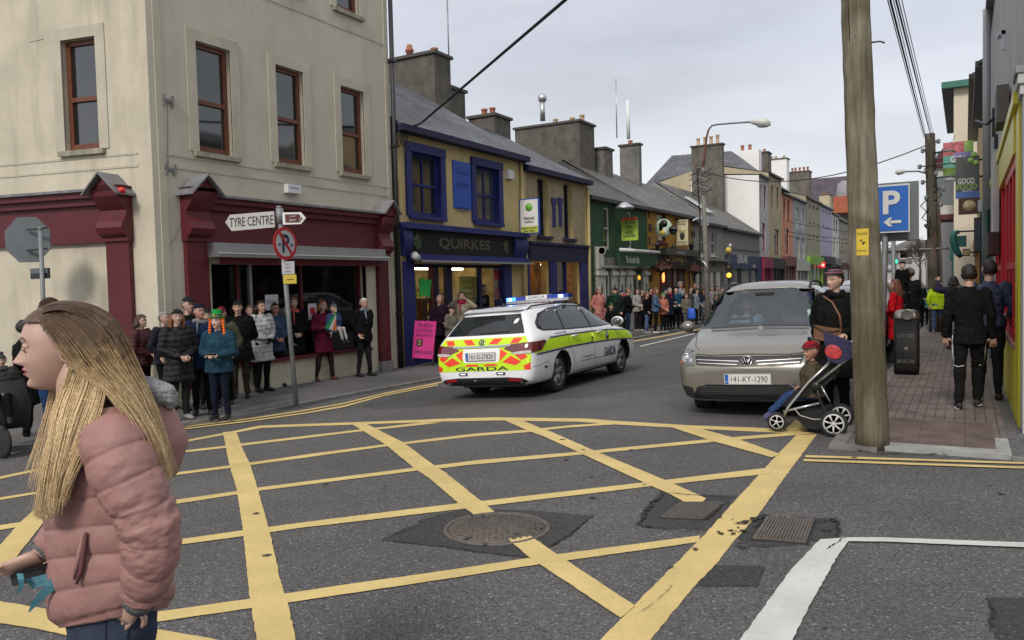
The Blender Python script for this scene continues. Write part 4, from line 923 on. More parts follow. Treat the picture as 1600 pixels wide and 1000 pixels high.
# ================================================================ far left row
def far_house(name,label,x0,x1,ypx,col,wins,fcol,shop=None,rh=1.8,dr=-4,sideface=None,roofm=None,sill=None,z1=None,glc=None,shopname=None,midw=.5,parapet=False):
    mw=M('render_'+name,tuple(min(.75,x*1.25) for x in col),.85,.1,1,dirt=.25)
    t,ua,ub,ze=simple_building(name,label,x0,x1,ypx,mw,roofm or mSlateG,rh=rh,dr=dr,wins=wins,frame=fcol,sideface=sideface,sill=sill,mid=midw,z1=z1,gl=glc)
    if shop:
        yt,c1,c2=shop; z0=FR.Z((x0+x1)/2,yt); mb=MB()
        FR.box(mb,ua+.05,ub-.05,z0-.75,z0,-.02,.3,c1); f=mb.build('shop_fascia',t); mb=MB()
        FR.box(mb,ua+.05,ua+.5,GZ,z0-.75,-.02,.22,c1); mb.build('pilaster',t); mb=MB(); FR.box(mb,ub-.5,ub-.05,GZ,z0-.75,-.02,.22,c1); mb.build('pilaster',t)
        mb=MB(); FR.box(mb,ua+.5,ub-.5,GZ,z0-.75,-.02,.08,c2); w=mb.build('shop_window',t)
        mb=MB(); um=(ua+ub)/2
        for u in (ua+.5+(ub-ua-1)*k/3 for k in (1,2)): FR.box(mb,u-.06,u+.06,GZ,z0-.75,.08,.14,c1)
        mb.build('mullion',w)
        if shopname: mb=MB(); FR.text(mb,shopname,ua+.8,ub-.8,z0-.55,z0-.2,M('white_ink',(.6,.6,.58),.5,0),.31,bold=.03); mb.build('lettering',f)
    return t,ua,ub,ze
mWhiteW=M('white_wall',(.80,.80,.78),.8,.04,1,dirt=.08); mMag=M('magenta_frame',(.25,.012,.05),.5,.1)
mWP=mWhP; dk=M('dark_shopfront',(.02,.02,.022),.5,.2); gr2=M('shop_glass_far',(.06,.065,.07),.2,.7,1.5)
h1=far_house('pale_house','tall pale house with magenta window frames and a big white gable wall','b' and 1187.3,1202,277,(.36,.36,.37),((1188.2,287,1190.8,326),(1193.6,289,1196.6,328),(1190,348,1196,391)),mMag,shop=(402,mMag,gr2),rh=.25,dr=-2.3,sideface=mWhiteW)
h2=far_house('beige_house','beige three storey house with corniced roofline, right of the magenta windows','b' and 1202.3,1222,276,(.35,.30,.20),((1205,289,1208,324),(1213.5,292,1216.5,327),(1210,358,1217.5,397)),M('brown_frame',(.12,.06,.03),.6,0),shop=(404,dk,dk),rh=1.0)
h3=far_house('salmon_house','salmon pink house with a dark red shopfront in the far row','b' and 1222.3,1239.5,305,(.48,.22,.145),((1224,309,1227,344),(1230.5,311,1233.5,346),(1227,357,1232.5,395)),M('dark_frame',(.04,.03,.03),.6,0),shop=(401,M('dusty_red',(.2,.06,.05),.6,.1),gr2),rh=1.8)
h4=far_house('blue_grey_house','blue grey house with white windows beside the salmon pink one','b' and 1239.8,1260,313,(.27,.29,.30),((1243,324,1248,357),(1251.5,326,1256.5,358),(1244,371,1249.5,405),(1252,373,1257,405)),mWP,shop=(409,mWP,gr2),rh=1.9,glc=M('pale_pane',(.35,.37,.38),.3,0))
h5=far_house('olive_house','olive beige house with a lime green shopfront in the far row','b' and 1260.3,1282.5,313,(.28,.255,.185),((1264,319,1266.5,325),(1270,321,1272.5,327),(1276,323,1278.5,329),(1264,346,1267,349),(1270,348,1273,351),(1277,350,1280,353),(1264,366,1266,370),(1270,368,1272.5,372),(1276,369,1278.5,373)),dk,shop=(401,M('lime_paint',(.22,.42,.05),.5,.1),gr2),rh=1.3,midw=0)
h6=far_house('lilac_house','lilac rendered three storey house in the far row','b' and 1282.8,1301,324,(.36,.34,.44),((1285,328,1287.5,331),(1290,330,1292,333),(1295,332,1297,335),(1285,352,1288,355),(1290,354,1293,357),(1295,356,1297.5,359),(1286,370,1288,373),(1291,372,1293,374)),dk,shop=(401,dk,dk),rh=1.5,midw=0)
h7=far_house('white_house','narrow white house with tall windows beyond the lilac one','b' and 1301.3,1311,336,(.52,.52,.48),((1302.5,341,1304.5,364),(1306.5,342,1308.5,365),(1303,370,1305,398)),gr2,shop=(404,M('grey_shop',(.2,.21,.21),.6,.1),gr2),rh=2.0)
h8=far_house('stone_house','drab stone coloured house at the far end of the left row','b' and 1311.3,1345,350,(.25,.235,.18),((1313,360,1315,383),(1318,362,1320,384),(1313,392,1315,410),(1318,393,1320,411)),mWP,shop=(412,M('dark_red_shop',(.12,.02,.02),.6,.1),gr2),rh=2.5)
# extra stacks of the far row
def stack(par,x0,y0,x1,y1,X,mat,zb,pots,pm=None,cm=None):
    A=onX(x0,y0,X); B=onX(x1,y0,X); return A,B
chimney(h1[0],1160,1199.5,1205,236,-14.5,h1[3]-.5,[(.2,.3),(.5,.3),(.8,.3)],mat=M('chimney_brown',(.13,.12,.10),.9,.3,2,.5,10,dirt=.8),ph=.3)
chimney(h2[0],1198,1229,1233,246,-14.8,h2[3]-.5,[(.2,-.3),(.4,-.3),(.8,-.3)],mat=mWhiteW)
chimney(h3[0],1231,1264,1268,266,-14.6,h3[3]-.5,[(.15,.5),(.3,.5),(.5,.5),(.7,.5),(.88,.5)],mat=M('chimney_brown2',(.14,.125,.105),.9,.3,2,.5,10,dirt=.8))
chimney(h6[0],1280,1296,1300,303,-15.5,h6[3]-.5,[(.2,.5),(.5,.5)],mat=M('cream_stack',(.45,.40,.26),.8,.1))
# hipped slate building and church behind the row
mSlB=slate('slate_backdrop',(.085,.087,.10),.3,.4,.2)
bh=thing('hipped_building','large building with plain hipped slate roof rising behind the tall chimney','building',onX(1150,300,-24))
A=onX(1020,290,-24); 
def prism_roof(name,parent,P,ridge,mat):
    mb=MB(); a,b,c,d=[Vector(p) for p in P]; r0,r1=[Vector(p) for p in ridge]
    for q in ((a,b,r1,r0),(b,c,r1),(c,d,r0,r1),(d,a,r0)):
        mb.face(q,mat,uv=[(v.x+v.y,v.z*1.4) for v in q])
    return mb.build(name,parent)
Yb=60; e0=onY(1020,278,Yb); e1=onY(1182,268,Yb); zE=onY(1100,273,Yb).z-.8; r0=onY(1050,243,Yb+5); r1=onY(1143,236,Yb+5)
mb=MB(); x0,x1=onY(1010,270,Yb).x,onX(1183,268,-13).x; 
mb.box(x0,x1,Yb,Yb+10,GZ,zE,M('drab_render',(.2,.19,.16),.9,.2,1,dirt=.4)); mb.build('wall',bh)
prism_roof('roof',bh,[(x0-.4,Yb-.4,zE),(x1+.3,Yb-.4,zE),(x1+.3,Yb+10.4,zE),(x0-.4,Yb+10.4,zE)],[(r0.x,Yb+5,r0.z),(r1.x,Yb+5,r1.z)],mSlB)
mb=MB(); p=onY(1166,230,Yb+3); 
c_=onY(1152,242,Yb+6); d_=onY(1162,238,Yb+6); mb.box(c_.x,d_.x+1.2,Yb+6,Yb+7,zE,c_.z+.3,mWhiteW); mb.build('chimney',bh)
for f_ in (.3,.9): pot(bh,(c_.x+f_,Yb+6.5,c_.z+.3),.5,.16)
ch=thing('church','church with dark slate roof and small pale spire beyond the far houses','church',onY(1300,300,135))
Yc=135; a=onY(1262,288,Yc); b=onY(1345,283,Yc); ztop=a.z+.8; zb_=onY(1300,318,Yc).z
mb=MB(); mCh=slate('slate_purple',(.06,.045,.06),.3,.4,.2)
q=[(a.x,Yc-5,zb_),(b.x,Yc-5,zb_),(b.x,Yc,ztop),(a.x,Yc,ztop)]; mb.face(q,mCh,uv=[(v[0],v[2]) for v in q]); q=[(a.x,Yc+5,zb_),(b.x,Yc+5,zb_),(b.x,Yc,ztop),(a.x,Yc,ztop)]; mb.face(q[::-1],mCh,uv=[(v[0],v[2]) for v in q]); mb.build('roof',ch)
mb=MB(); mb.box(a.x,b.x,Yc-4.8,Yc+4.8,GZ,zb_,M('drab_render',(.2,.19,.16),.9,.2,1)); mb.box(a.x+5,b.x,Yc-9,Yc-5,zb_-2.2,zb_+.2,M('red_tile',(.36,.10,.05),.8,.2)); mb.build('wall',ch)
mb=MB(); p=onY(1319,312,Yc-5); mb.lathe((p.x,p.y,zb_-.5),[(1.4,0),(1.2,1.5),(.9,3),(.12,onY(1319,282,Yc-5).z-zb_+.5)],M('spire_stone',(.25,.25,.26),.8,.2,2),8); mb.build('spire',ch)
# grey house closing the street
fh=thing('end_house','grey and white gabled house closing the far end of the street','house',onY(1410,430,150))
Yf=150; x0,x1=onY(1385,430,Yf).x,onY(1425,430,Yf).x; zg=onY(1400,392,Yf).z; zr_=onY(1430,374,Yf).z
mb=MB(); mFW=M('far_white',(.45,.45,.45),.8,.1); mb.box(x0,x1+4,Yf,Yf+8,-.4,zg,mFW); mb.box(x0,x1,Yf-.1,Yf,zg-2.2,zg,M('far_grey',(.17,.17,.18),.8,.1)); mb.box(x0-2,x1,Yf-.3,Yf,zg-3.4,zg-3.,M('far_grey',(.17,.17,.18),.8,.1)); mb.build('wall',fh)
mb=MB(); q=[(x0-1,Yf-.6,zg),(x1+5,Yf-.6,zg),(x1+5,Yf+4,zr_),(x0+3,Yf+4,zr_)]; mb.face(q,mSlateG,uv=[(v[0],v[2]) for v in q]); mb.face([(x0-1,Yf+8.6,zg),(x0+3,Yf+4,zr_),(x1+5,Yf+4,zr_),(x1+5,Yf+8.6,zg)],mSlateG); mb.build('roof',fh)
for x,y in ((1411,396),(1422,396),(1412,397)):
    mb=MB(); p=onY(x,y,Yf-.15); mb.box(p.x-.6,p.x+.6,Yf-.2,Yf-.1,p.z-.8,p.z+.8,mWhiteW); mb.box(p.x-.4,p.x+.4,Yf-.25,Yf-.2,p.z-.6,p.z+.6,dk); mb.build('window',fh)
# bare tree in front of it
random.seed(11)
def bare_tree(name,label,x,y,z,h,seed,mat):
    random.seed(seed); t=thing(name,label,'tree',(x,y,z)); mb=MB(); mb.tube([(x,y,z),(x+.1,y,z+h*.3),(x,y,z+h*.5)],[.25,.18,.13],mat,7); mb.build('trunk',t)
    mb=MB()
    def br(p,d,l,r,k):
        q=p+d*l; mb.tube([p,q],[r,r*.6],mat,4,caps=False)
        if k: 
            for _ in range(4): v=(d+Vector((random.gauss(0,.6),random.gauss(0,.6),random.gauss(0,.35)))).normalized(); br(p+d*l*random.uniform(.5,1),v,l*.68,r*.55,k-1)
    for _ in range(6): br(Vector((x,y,z+h*random.uniform(.3,.5))),Vector((random.gauss(0,.5),random.gauss(0,.5),.8)).normalized(),h*.22,.09,4)
    mb.build('crown',t)
mTw=M('bare_twigs',(.09,.06,.05),.9,.2)
p=onY(1437,432,140); bare_tree('bare_tree','leafless brown tree in front of the grey end house',p.x,140,-.3,9,3,mTw)
tj=onY(1431,435,120)
# ================================================================ right side
FX=Fac((XR,0,0),(0,1,0),(-1,0,0))
mGW=M('grey_white_wall',(.42,.43,.42),.85,.1,1.2,.2,30,dirt=.5); mYR=M('yellow_gloss',(.60,.53,.025),.35,.08,3,dirt=.15); mRedS=M('scarlet_paint',(.55,.012,.02),.35,.1,3)
rb=thing('yellow_red_shop','grey walled building with bright yellow and red shopfront on the right footpath','building',(XR,9.6,0))
YE0,YE1=9.35,21.8
zt=FX.Z(1545,150)+0.0; zt=7.2
zs=3.72; zt0=FX.Z(1590,133)
dz0=2.95
mb=MB(); FX.wall(mb,YE0,YE1,zs-.3,zt,[],.2,mGW); mb.face([FX.p(YE0,-.1,0),FX.p(YE0,zt,0),FX.p(YE0,zt,-9),FX.p(YE0,-.1,-9)][::-1],mGW); mb.face([FX.p(YE1,-.1,0),FX.p(YE1,zt,0),FX.p(YE1,zt,-9),FX.p(YE1,-.1,-9)],mGW)
FX.box(mb,YE0-.004,9.72,-.1,zs-.31,-.5,.02,mGW); FX.box(mb,YE0,YE1,zt,zt+.12,-9,.14,mLead); mb.build('wall',rb)
mb=MB(); FX.box(mb,YE0,9.8,zs-.32,zs-.22,-.01,.05,mGW); FX.box(mb,YE0-.03,9.83,zs-.22,zs-.12,-.01,.07,mGW); FX.box(mb,YE0-.05,9.86,zs-.12,zs-.05,-.01,.09,mLead); mb.build('cornice',rb)
yA,yB=9.73,19.0
mb=MB(); FX.box(mb,yA+.02,yA+.6,.0,zs-.33,-.4,.04,mYR); mb.build('pilaster',rb)
mb=MB(); FX.box(mb,yB-.5,yB,0,zs-.33,-.4,.04,mYR); mb.build('pilaster',rb)
mb=MB(); FX.box(mb,yA+.6,yB-.5,dz0,zs-.33,-.4,.06,mYR); FX.box(mb,yA,yB,zs-.34,zs-.22,-.02,.09,mYR); f=mb.build('shop_fascia',rb)
mb=MB(); FX.box(mb,yA+.6,13.1,-.0,.80,-.4,.045,mYR); FX.box(mb,yA+.6,13.1,.80,.86,-.4,.06,M('pinkish_sill',(.25,.14,.11),.7,.2)); mb.build('stall_riser',rb)
mb=MB(); FX.box(mb,14.6,yB-.5,0,.9,-.4,.045,mYR); mb.build('stall_riser',rb)
mb=MB(); FX.box(mb,13.1,14.6,0,dz0,-.14,-.04,mRedS); FX.box(mb,13.3,14.4,1.3,2.3,-.04,-.02,mRedS); FX.box(mb,13.3,14.4,.2,1.1,-.04,-.02,mRedS); dr=mb.build('door',rb); mb=MB(); mb.ball(FX.p(13.25,1.05,.0),.04,mSil); mb.build('handle',dr)
for y0,y1,zb_ in ((yA+.6,13.1,.86),(14.6,yB-.5,.9)):
    mb=MB()
    FX.box(mb,y0,y0+.12,zb_,dz0,-.16,.03,mRedS); FX.box(mb,y1-.12,y1,zb_,dz0,-.16,.03,mRedS); FX.box(mb,y0+.12,y1-.12,dz0-.12,dz0,-.16,.03,mRedS); FX.box(mb,y0+.12,y1-.12,zb_,zb_+.1,-.16,.03,mRedS); FX.box(mb,y0+.12,y1-.12,1.7,1.78,-.14,.02,mRedS)
    n=3
    for k in range(1,n): u=y0+(y1-y0)*k/n; FX.box(mb,u-.05,u+.05,zb_+.1,dz0-.12,-.16,.025,mRedS)
    w=mb.build('shop_window',rb); mb=MB(); FX.quad(mb,y0+.1,y1-.1,zb_,dz0,-.1,M('dark_red_pane',(.07,.012,.015),.08,.4,2,spec=1)); mb.build('pane',w)
mb=MB(); FX.box(mb,11.3,15.2,dz0+.15,dz0+.2,.1,.3,mPipe)
mb=MB()
mb.tube([FX.p(12.7,3.9,.0),FX.p(13.2,3.75,.25),FX.p(14.,3.95,.38)],.02,mPipe,5); FX.box(mb,12.3,13.1,3.62,4.1,.02,.16,M('floodlight',(.09,.08,.07),.6,.2)); mb.build('floodlight',rb)
mPale=M('pale_banner',(.5,.46,.45),.7,.25,2)
mb=MB(); FX.box(mb,14.8,16.6,2.2,3.6,.05,.12,mPale); sb=mb.build('sign_board',rb); 
mb=MB(); FX.box(mb,14.7,16.6,1.95,2.3,.05,.2,M('dark_brown_edge',(.05,.02,.02),.6,.1)); mb.build('sign_base',sb)
mb=MB(); mb.tube([FX.p(19.8,3.0,.12),FX.p(19.8,zt,.12)],.075,M('grey_pipe',(.32,.33,.34),.5,.1),8); mb.build('drainpipe',rb); mb=MB(); mb.tube([FX.p(19.8,.0,.12),FX.p(19.8,3.0,.12)],.085,M('green_pipe',(.012,.045,.032),.4,.1),8); mb.build('drainpipe',rb)
for y,z in ((18.2,4.6),(16.9,3.9)):
    mb=MB(); FX.box(mb,y,y+.4,z-.25,z+.25,0,.06,M('dark_vent',(.03,.03,.03),.6,0)); mb.build('vent',rb)
for y,z in ((14,5.2),):
    mb=MB(); FX.box(mb,y,y+.25,z-.03,z+.03,0,.1,mSil); FX.box(mb,y,y+.06,z-.25,z+.03,0,.05,mSil); mb.build('wall_bracket',rb)
mb=MB(); FX.box(mb,17.5,18.9,0,dz0+.2,-.02,.05,M('white_door_surround',(.45,.45,.43),.6,.1)); FX.box(mb,17.8,18.7,0,2.3,.05,.06,dk); mb.build('side_door',rb)
# next buildings along the right
def rbuild(name,label,y0,y1,z1,mat,X=XR,rmat=None,rh=2,wins=3,shop=None,frame=mWP,wz=(3.4,5.0),eave=.25):
    F=Fac((X,0,0),(0,1,0),(-1,0,0)); t=thing(name,label,'building',(X,y0,0)); hs=[]
    n=wins
    for k in range(n):
        u=y0+(y1-y0)*(k+.5)/n; hs.append((u-.45,u+.45,*wz)); 
        if z1>wz[1]+2.4: hs.append((u-.45,u+.45,wz[1]+.8,wz[1]+2.2))
    mb=MB(); F.wall(mb,y0,y1,-.1,z1,hs,.15,mat); gables(mb,F,y0,y1,z1,z1+rh,-4,mat,-.1); mb.build('wall',t)
    for h in hs: window(F,t,h,d=-.1,fw=.06,frame=frame)
    roof('roof',t,F,y0-.05,y1+.05,z1+.02,z1+rh,-4,rmat or mSlateG,over=eave)
    mb=MB(); F.box(mb,y0,y1,z1-.12,z1+.03,0,eave+.06,mPipe); mb.build('gutter',t)
    if shop:
        mb=MB(); F.box(mb,y0+.1,y1-.1,2.5,3.1,-.02,.2,shop); mb.build('shop_fascia',t); mb=MB(); F.box(mb,y0+.3,y1-.3,.2,2.5,-.02,.05,mGlassW2); w=mb.build('shop_window',t); mb=MB()
        for k in range(4): u=y0+.2+(y1-y0-.4)*k/3; mb2=MB(); F.box(mb2,u-.12,u+.12,0,2.5,-.02,.1,shop); mb2.build('mullion',t)
    return t
r2=rbuild('white_terrace','grey white terrace building with dark gutter beyond the yellow shop',21.9,31,6.6,mGW,shop=M('dark_slate_fascia',(.03,.035,.045),.5,.1))
mCreR=M('warm_cream_wall',(.55,.40,.22),.85,.1,1,dirt=.3)
r3=rbuild('cream_terrace','warm cream terrace building behind the hanging food sign',31.1,46,8.3,mCreR,shop=M('orange_shop',(.5,.25,.06),.5,.1),eave=.35,wins=4,rmat=mSlateD)
r4=rbuild('tall_cream_building','tall cream building with green edged roof that juts into the street','b' and 52,68,12.2,M('pale_cream_wall',(.60,.54,.42),.85,.06,1,dirt=.15),X=-.55,rh=1.2,shop=M('teal_shop',(.02,.12,.11),.5,.1),wz=(4,6),eave=.5)
mb=MB(); mb.box(-1.15,3.0,51.5,68,12.1,12.45,M('green_eaves',(.02,.14,.10),.5,.1)); mb.build('eaves_board',r4)
mb=MB(); mb.box(-1.6,-.55,54,57,5.2,8.0,mWP); mb.box(-1.65,-.5,53.95,57.05,5.8,7.4,mGlassW2); mb.box(-1.85,-.5,53.7,57.3,8.0,8.3,mMar); mb.lathe((-.9,55.5,8.3),[(1.1,0),(.2,1.1)],mMar,4); mb.box(-1.7,-.5,53.9,57.1,4.9,5.2,mMar); mb.build('bay_window',r4)
r5=rbuild('far_white_terrace','white terrace building at the far end of the right side',70,95,8,mFW,X=-1.6,shop=dk,wins=5)
r6=rbuild('far_grey_terrace','pale grey terrace behind the distant poles',96,135,7,M('far_pale',(.4,.41,.42),.8,.1),X=-3.5,shop=dk,wins=5)
# ---- projecting signs (face down the street)
def hang_sign(name,label,x0,y0,x1,y1,Y,parts,th=.08,mat=None,bracket=None,cat='hanging sign',group=None,edge=None,rnd=False):
    A=onY(x0,y0,Y); B=onY(x1,y1,Y); xa,xb,za,zb=A.x,B.x,B.z,A.z
    t=thing(name,label,cat,((xa+xb)/2,Y,za),group=group); mb=MB()
    if rnd: mb.lathe(((xa+xb)/2-(xb-xa)*.02,Y+th,(za+zb)/2),[(.001,0),((xb-xa)*.5,0),((xb-xa)*.5,th-.002),(.001,th-.002)],mat,28,axis=(0,-1,0))
    else: mb.box(xa,xb,Y,Y+th,za,zb,mat)
    bd=mb.build('board',t)
    if edge: mb=MB(); e=(xb-xa)*.04+.01; mb.box(xa-e,xb+e,Y+.01,Y+th-.01,za-e,zb+e,edge); mb.build('frame',t)
    for i,(k,u0,v0,u1,v1,m,*r) in enumerate(parts):
        mb=MB(); X0,X1=xa+(xb-xa)*u0,xa+(xb-xa)*u1; Z0,Z1=zb-(zb-za)*v1,zb-(zb-za)*v0
        if k=='b': mb.box(X0,X1,Y-.006-.001*i,Y,Z0,Z1,m)
        elif k=='t': put_text(mb,r[0],((X0+X1)/2,Y-.012-.001*i,(Z0+Z1)/2),(1,0,0),(0,0,1),1,m,width=X1-X0,height=Z1-Z0,off=0,bold=.02)
        elif k=='o': mb.lathe(((X0+X1)/2,Y-.001,(Z0+Z1)/2),[(.0001,.006+.001*i),((X1-X0)/2,.006+.001*i),((X1-X0)/2,0)],m,20,axis=(0,-1,0))
        mb.build({'b':'panel','t':'lettering','o':'emblem'}[k],bd)
    if bracket: mb=MB(); bz=zb+.06 if bracket=='top' else (za+zb)/2; mb.tube([(xa+(.1),Y+th/2,bz),(bracket_x if False else (XL if xa<-5 else XR),Y+th/2,bz)],.025,mPipe,6); mb.build('bracket',t)
    return t
c=lambda n,*a,**k:M('sign_'+n,*a,**k)
wht=c('white',(.68,.68,.66),.5,.03); ylw=c('lime',(.45,.50,.08),.5,.05); grn=c('green',(.12,.4,.04),.5,0); inkk=c('black',(.02,.02,.02),.5,0)
ls=hang_sign('lottery_sign','white and lime projecting lottery sign on the tan wall','b' and 812.5,313,841,363,FR.U(811,340),[('b',0,.80,1,1,ylw),('o',.3,.1,.7,.36,grn),('t',.2,.5,.8,.6,c('grey_ink',(.12,.12,.12),.5,0),'National'),('t',.25,.62,.75,.72,c('grey_ink',(.12,.12,.12),.5,0),'Lottery'),('t',.08,.83,.92,.89,inkk,'National Lottery'),('t',.2,.91,.8,.98,inkk,'play here')],mat=wht,edge=mBlueB,bracket='mid')
hang_sign('anchor_sign','lime green pub sign with red top hanging on the green wall','b' and 970.5,345,996.5,375,FR.U(968.5,350),[('t',.12,.02,.88,.2,c('darkgreen',(.02,.09,.03),.5,0),'ANCHOR'),('t',.3,.24,.7,.38,c('darkgreen',(.02,.09,.03),.5,0),'BAR'),('t',.44,.42,.56,.5,c('darkgreen',(.02,.09,.03),.5,0),'&'),('t',.25,.54,.75,.66,c('darkgreen',(.02,.09,.03),.5,0),'BEER'),('t',.12,.7,.88,.84,c('darkgreen',(.02,.09,.03),.5,0),'GARDEN'),('b',0,-.14,1,.0,c('red',(.40,.05,.03),.5,0))],mat=c('lime2',(.36,.50,.07),.5,.05),bracket='mid')
hang_sign('round_pub_sign','round pale green hanging sign with dark figure and yellow patch','b' and 1023,342,1050.5,370,FR.U(1021,350),[('o',0,0,1,1,c('palegreen',(.40,.52,.42),.5,.05)),('b',.25,.25,.45,.65,inkk),('o',.3,.1,.75,.45,inkk),('b',.5,.3,.65,.75,wht),('o',.3,.6,.6,.9,c('gold',(.5,.38,.05),.5,0)),('o',.8,.45,1.3,.85,inkk),('b',.86,.6,1.22,.7,c('palegreen',(.40,.52,.42),.5,.05))],mat=c('palegreen2',(.38,.5,.4),.5,.05),th=.05,rnd=True,bracket='mid')
hang_sign('cream_pub_sign','tall cream hanging sign with a dark glass drawn on it','b' and 1056.5,344,1075.5,383,FR.U(1054.5,350),[('t',.1,.03,.9,.11,inkk,"CROWLEY'S"),('t',.2,.14,.8,.2,inkk,'GUINNESS'),('o',.22,.3,.78,.55,c('tan',(.45,.38,.2),.5,0)),('b',.3,.55,.7,.72,inkk),('b',.36,.72,.64,.78,inkk),('t',.1,.84,.9,.9,inkk,'CROWLEYS'),('t',.15,.93,.85,.97,inkk,'bar and music')],mat=c('cream',(.55,.50,.33),.5,.05),edge=inkk,bracket='top')
hang_sign('lit_red_sign','small lit red sign over the green shopfront in the far row','b' and 1281,410,1289.5,418,FR.U(1279.5,415),[('t',.15,.2,.85,.8,M('lit_white',(1,.8,.75),.5,0,emit=1.2),'illy')],mat=M('lit_red',(.9,.02,.03),.5,0,emit=.8),bracket='mid')
Yg=22.5
hang_sign('food_sign','black and brown food sign hanging nearest on the right, lettered in white and green','b' and 1493,246,1530.5,308,Yg,[('b',0,.84,1,1.0,c('blue',(.08,.16,.42),.5,.1)),('b',.12,1.0,1,1.4,c('brown',(.07,.025,.015),.5,.1)),('o',.3,1.08,.85,1.3,c('toast',(.45,.35,.2),.5,.4,9)),('t',.1,.52,.8,.66,wht,'GOOD'),('t',.05,.66,.9,.8,c('lime3',(.3,.42,.1),.5,0),'FOOD'),('t',.3,.81,.7,.845,wht,'IRELAND'),('o',.5,.0,.75,.2,c('leaf',(.25,.42,.1),.5,.2)),('o',.72,.08,.98,.26,c('leaf',(.25,.42,.1),.5,.2)),('o',.62,-.12,.9,.06,c('leaf',(.25,.42,.1),.5,.2))],mat=c('charcoal',(.09,.09,.09),.5,.2),bracket='mid')
hang_sign('patchwork_sign','pink, teal and green patchwork sign behind the black food sign','b' and 1473.5,223.5,1521,281,Yg+3.5,[('b',0,0,.7,.34,c('pink',(.50,.13,.15),.6,.5,8)),('b',.7,0,1,.34,c('lgreen',(.3,.48,.12),.6,.3,5)),('b',0,.34,.5,.64,c('teal',(.12,.36,.30),.6,.1)),('b',.35,.28,1,.46,c('violet',(.22,.2,.42),.6,.1)),('b',0,.64,.5,.86,c('mossy',(.16,.25,.05),.6,.4,6)),('b',.44,.5,.58,.9,c('magenta',(.4,.05,.22),.6,.1)),('t',.25,.36,.72,.52,wht,'GO!'),('t',.08,.9,.5,.96,wht,'outdoors')],mat=c('grey',(.2,.2,.21),.5,.1),bracket='mid')
hang_sign('green_sign','small bright green sign below the brown food board','b' and 1515.5,308,1532,326,Yg+1.5,[('t',.2,.3,.8,.6,wht,'open')],mat=c('bgreen',(.03,.3,.05),.5,.1),bracket='mid')
hang_sign('dark_projecting_sign','tall dark slate projecting sign beside the green pipe','b' and 1522,340,1540,392,22.0,[('b',.1,.05,.9,.6,c('slate1',(.04,.045,.06),.5,.1)),('b',.1,.7,.9,.9,c('slate1',(.04,.045,.06),.5,.1))],mat=c('slate0',(.025,.028,.035),.5,.1),th=.3,bracket='mid')
hang_sign('cream_box_sign','cream and black box sign low above the footpath','b' and 1504,389,1516,400,34,[('b',.08,.1,.92,.85,c('tan2',(.36,.25,.12),.5,.1))],mat=inkk,th=.2,bracket='mid')
# teal curved sign
t=thing('teal_curved_sign','teal curved hanging sign shaped like a loop further down the right side','hanging sign',onY(1492,385,30)); mb=MB(); P=[onY(x,y,30) for x,y in ((1499,362),(1491,364),(1489,374),(1492,386),(1497,396),(1502,402))]; mb.tube(P,[.06,.1,.11,.11,.1,.06],M('teal_paint',(.015,.11,.10),.5,.1),8); mb.tube([P[0],(XR,30,P[0].z)],.03,mPipe,5); mb.build('loop',t); mb=MB(); mb.box(P[1].x+.05,P[1].x+.35,30.,30.1,P[3].z,P[1].z-.1,M('teal_paint',(.015,.11,.10),.5,.1)); mb.build('board',t)
# white utility box on wall
t=thing('wall_box','white plastic meter box fixed to the grey wall above heads','utility box',onY(1533,325,22.3)); mb=MB(); A=onY(1528,313,22.2); B=onY(1540,330,22.2); mb.box(A.x,XR,22.2,22.5,B.z,A.z,M('white_plastic2',(.5,.5,.52),.5,.05)); mb.build('box_body',t)
# ================================================================ poles, wires, lamps, signs
def wood(name,col,scale=1):
    m=M(name,col,.9,0); t=m.node_tree; b=t.nodes['Principled BSDF']; L=t.links.new
    tc=t.nodes.new('ShaderNodeTexCoord'); mp=t.nodes.new('ShaderNodeMapping'); mp.inputs['Scale'].default_value=(14,14,.9); L(tc.outputs['Object'],mp.inputs[0])
    n=t.nodes.new('ShaderNodeTexNoise'); n.inputs['Scale'].default_value=1.6; n.inputs['Detail'].default_value=9; n.inputs['Roughness'].default_value=.7; L(mp.outputs[0],n.inputs[0])
    n2=t.nodes.new('ShaderNodeTexNoise'); n2.inputs['Scale'].default_value=1.1; n2.inputs['Detail'].default_value=7; n2.inputs['Distortion'].default_value=1.2; L(tc.outputs['Object'],n2.inputs[0])
    r=t.nodes.new('ShaderNodeValToRGB'); e=r.color_ramp.elements; e[0].position=.3; e[0].color=(*[c*.45 for c in col],1); e[1].position=.65; e[1].color=(*[c*1.35 for c in col],1); L(n.outputs[0],r.inputs[0])
    r2=t.nodes.new('ShaderNodeValToRGB'); e=r2.color_ramp.elements; e[0].position=.36; e[0].color=(.45,.42,.30,1); e[1].position=.6; e[1].color=(1,1,1,1); L(n2.outputs[0],r2.inputs[0])
    x=t.nodes.new('ShaderNodeMix'); x.data_type='RGBA'; x.blend_type='MULTIPLY'; x.inputs[0].default_value=1; L(r.outputs[0],x.inputs[6]); L(r2.outputs[0],x.inputs[7]); L(x.outputs[2],b.inputs['Base Color'])
    bp=t.nodes.new('ShaderNodeBump'); bp.inputs['Strength'].default_value=.9; bp.inputs['Distance'].default_value=.02; L(n.outputs[0],bp.inputs['Height']); L(bp.outputs[0],b.inputs['Normal'])
    return m
mWood=wood('weathered_pole_wood',(.20,.175,.125)); mWoodD=wood('dark_pole_wood',(.10,.085,.065)); mGal=M('galvanised_steel',(.20,.215,.22),.55,.15,6,metal=.25,dirt=.3); mCable=M('black_cable',(.012,.012,.013),.6,0)
base=gnd(1363,700); top=onY(1336.5,0,base.y+.0)
dr_=(top-base).normalized(); topz=8.6; T1=base+dr_*((topz-base.z)/dr_.z)
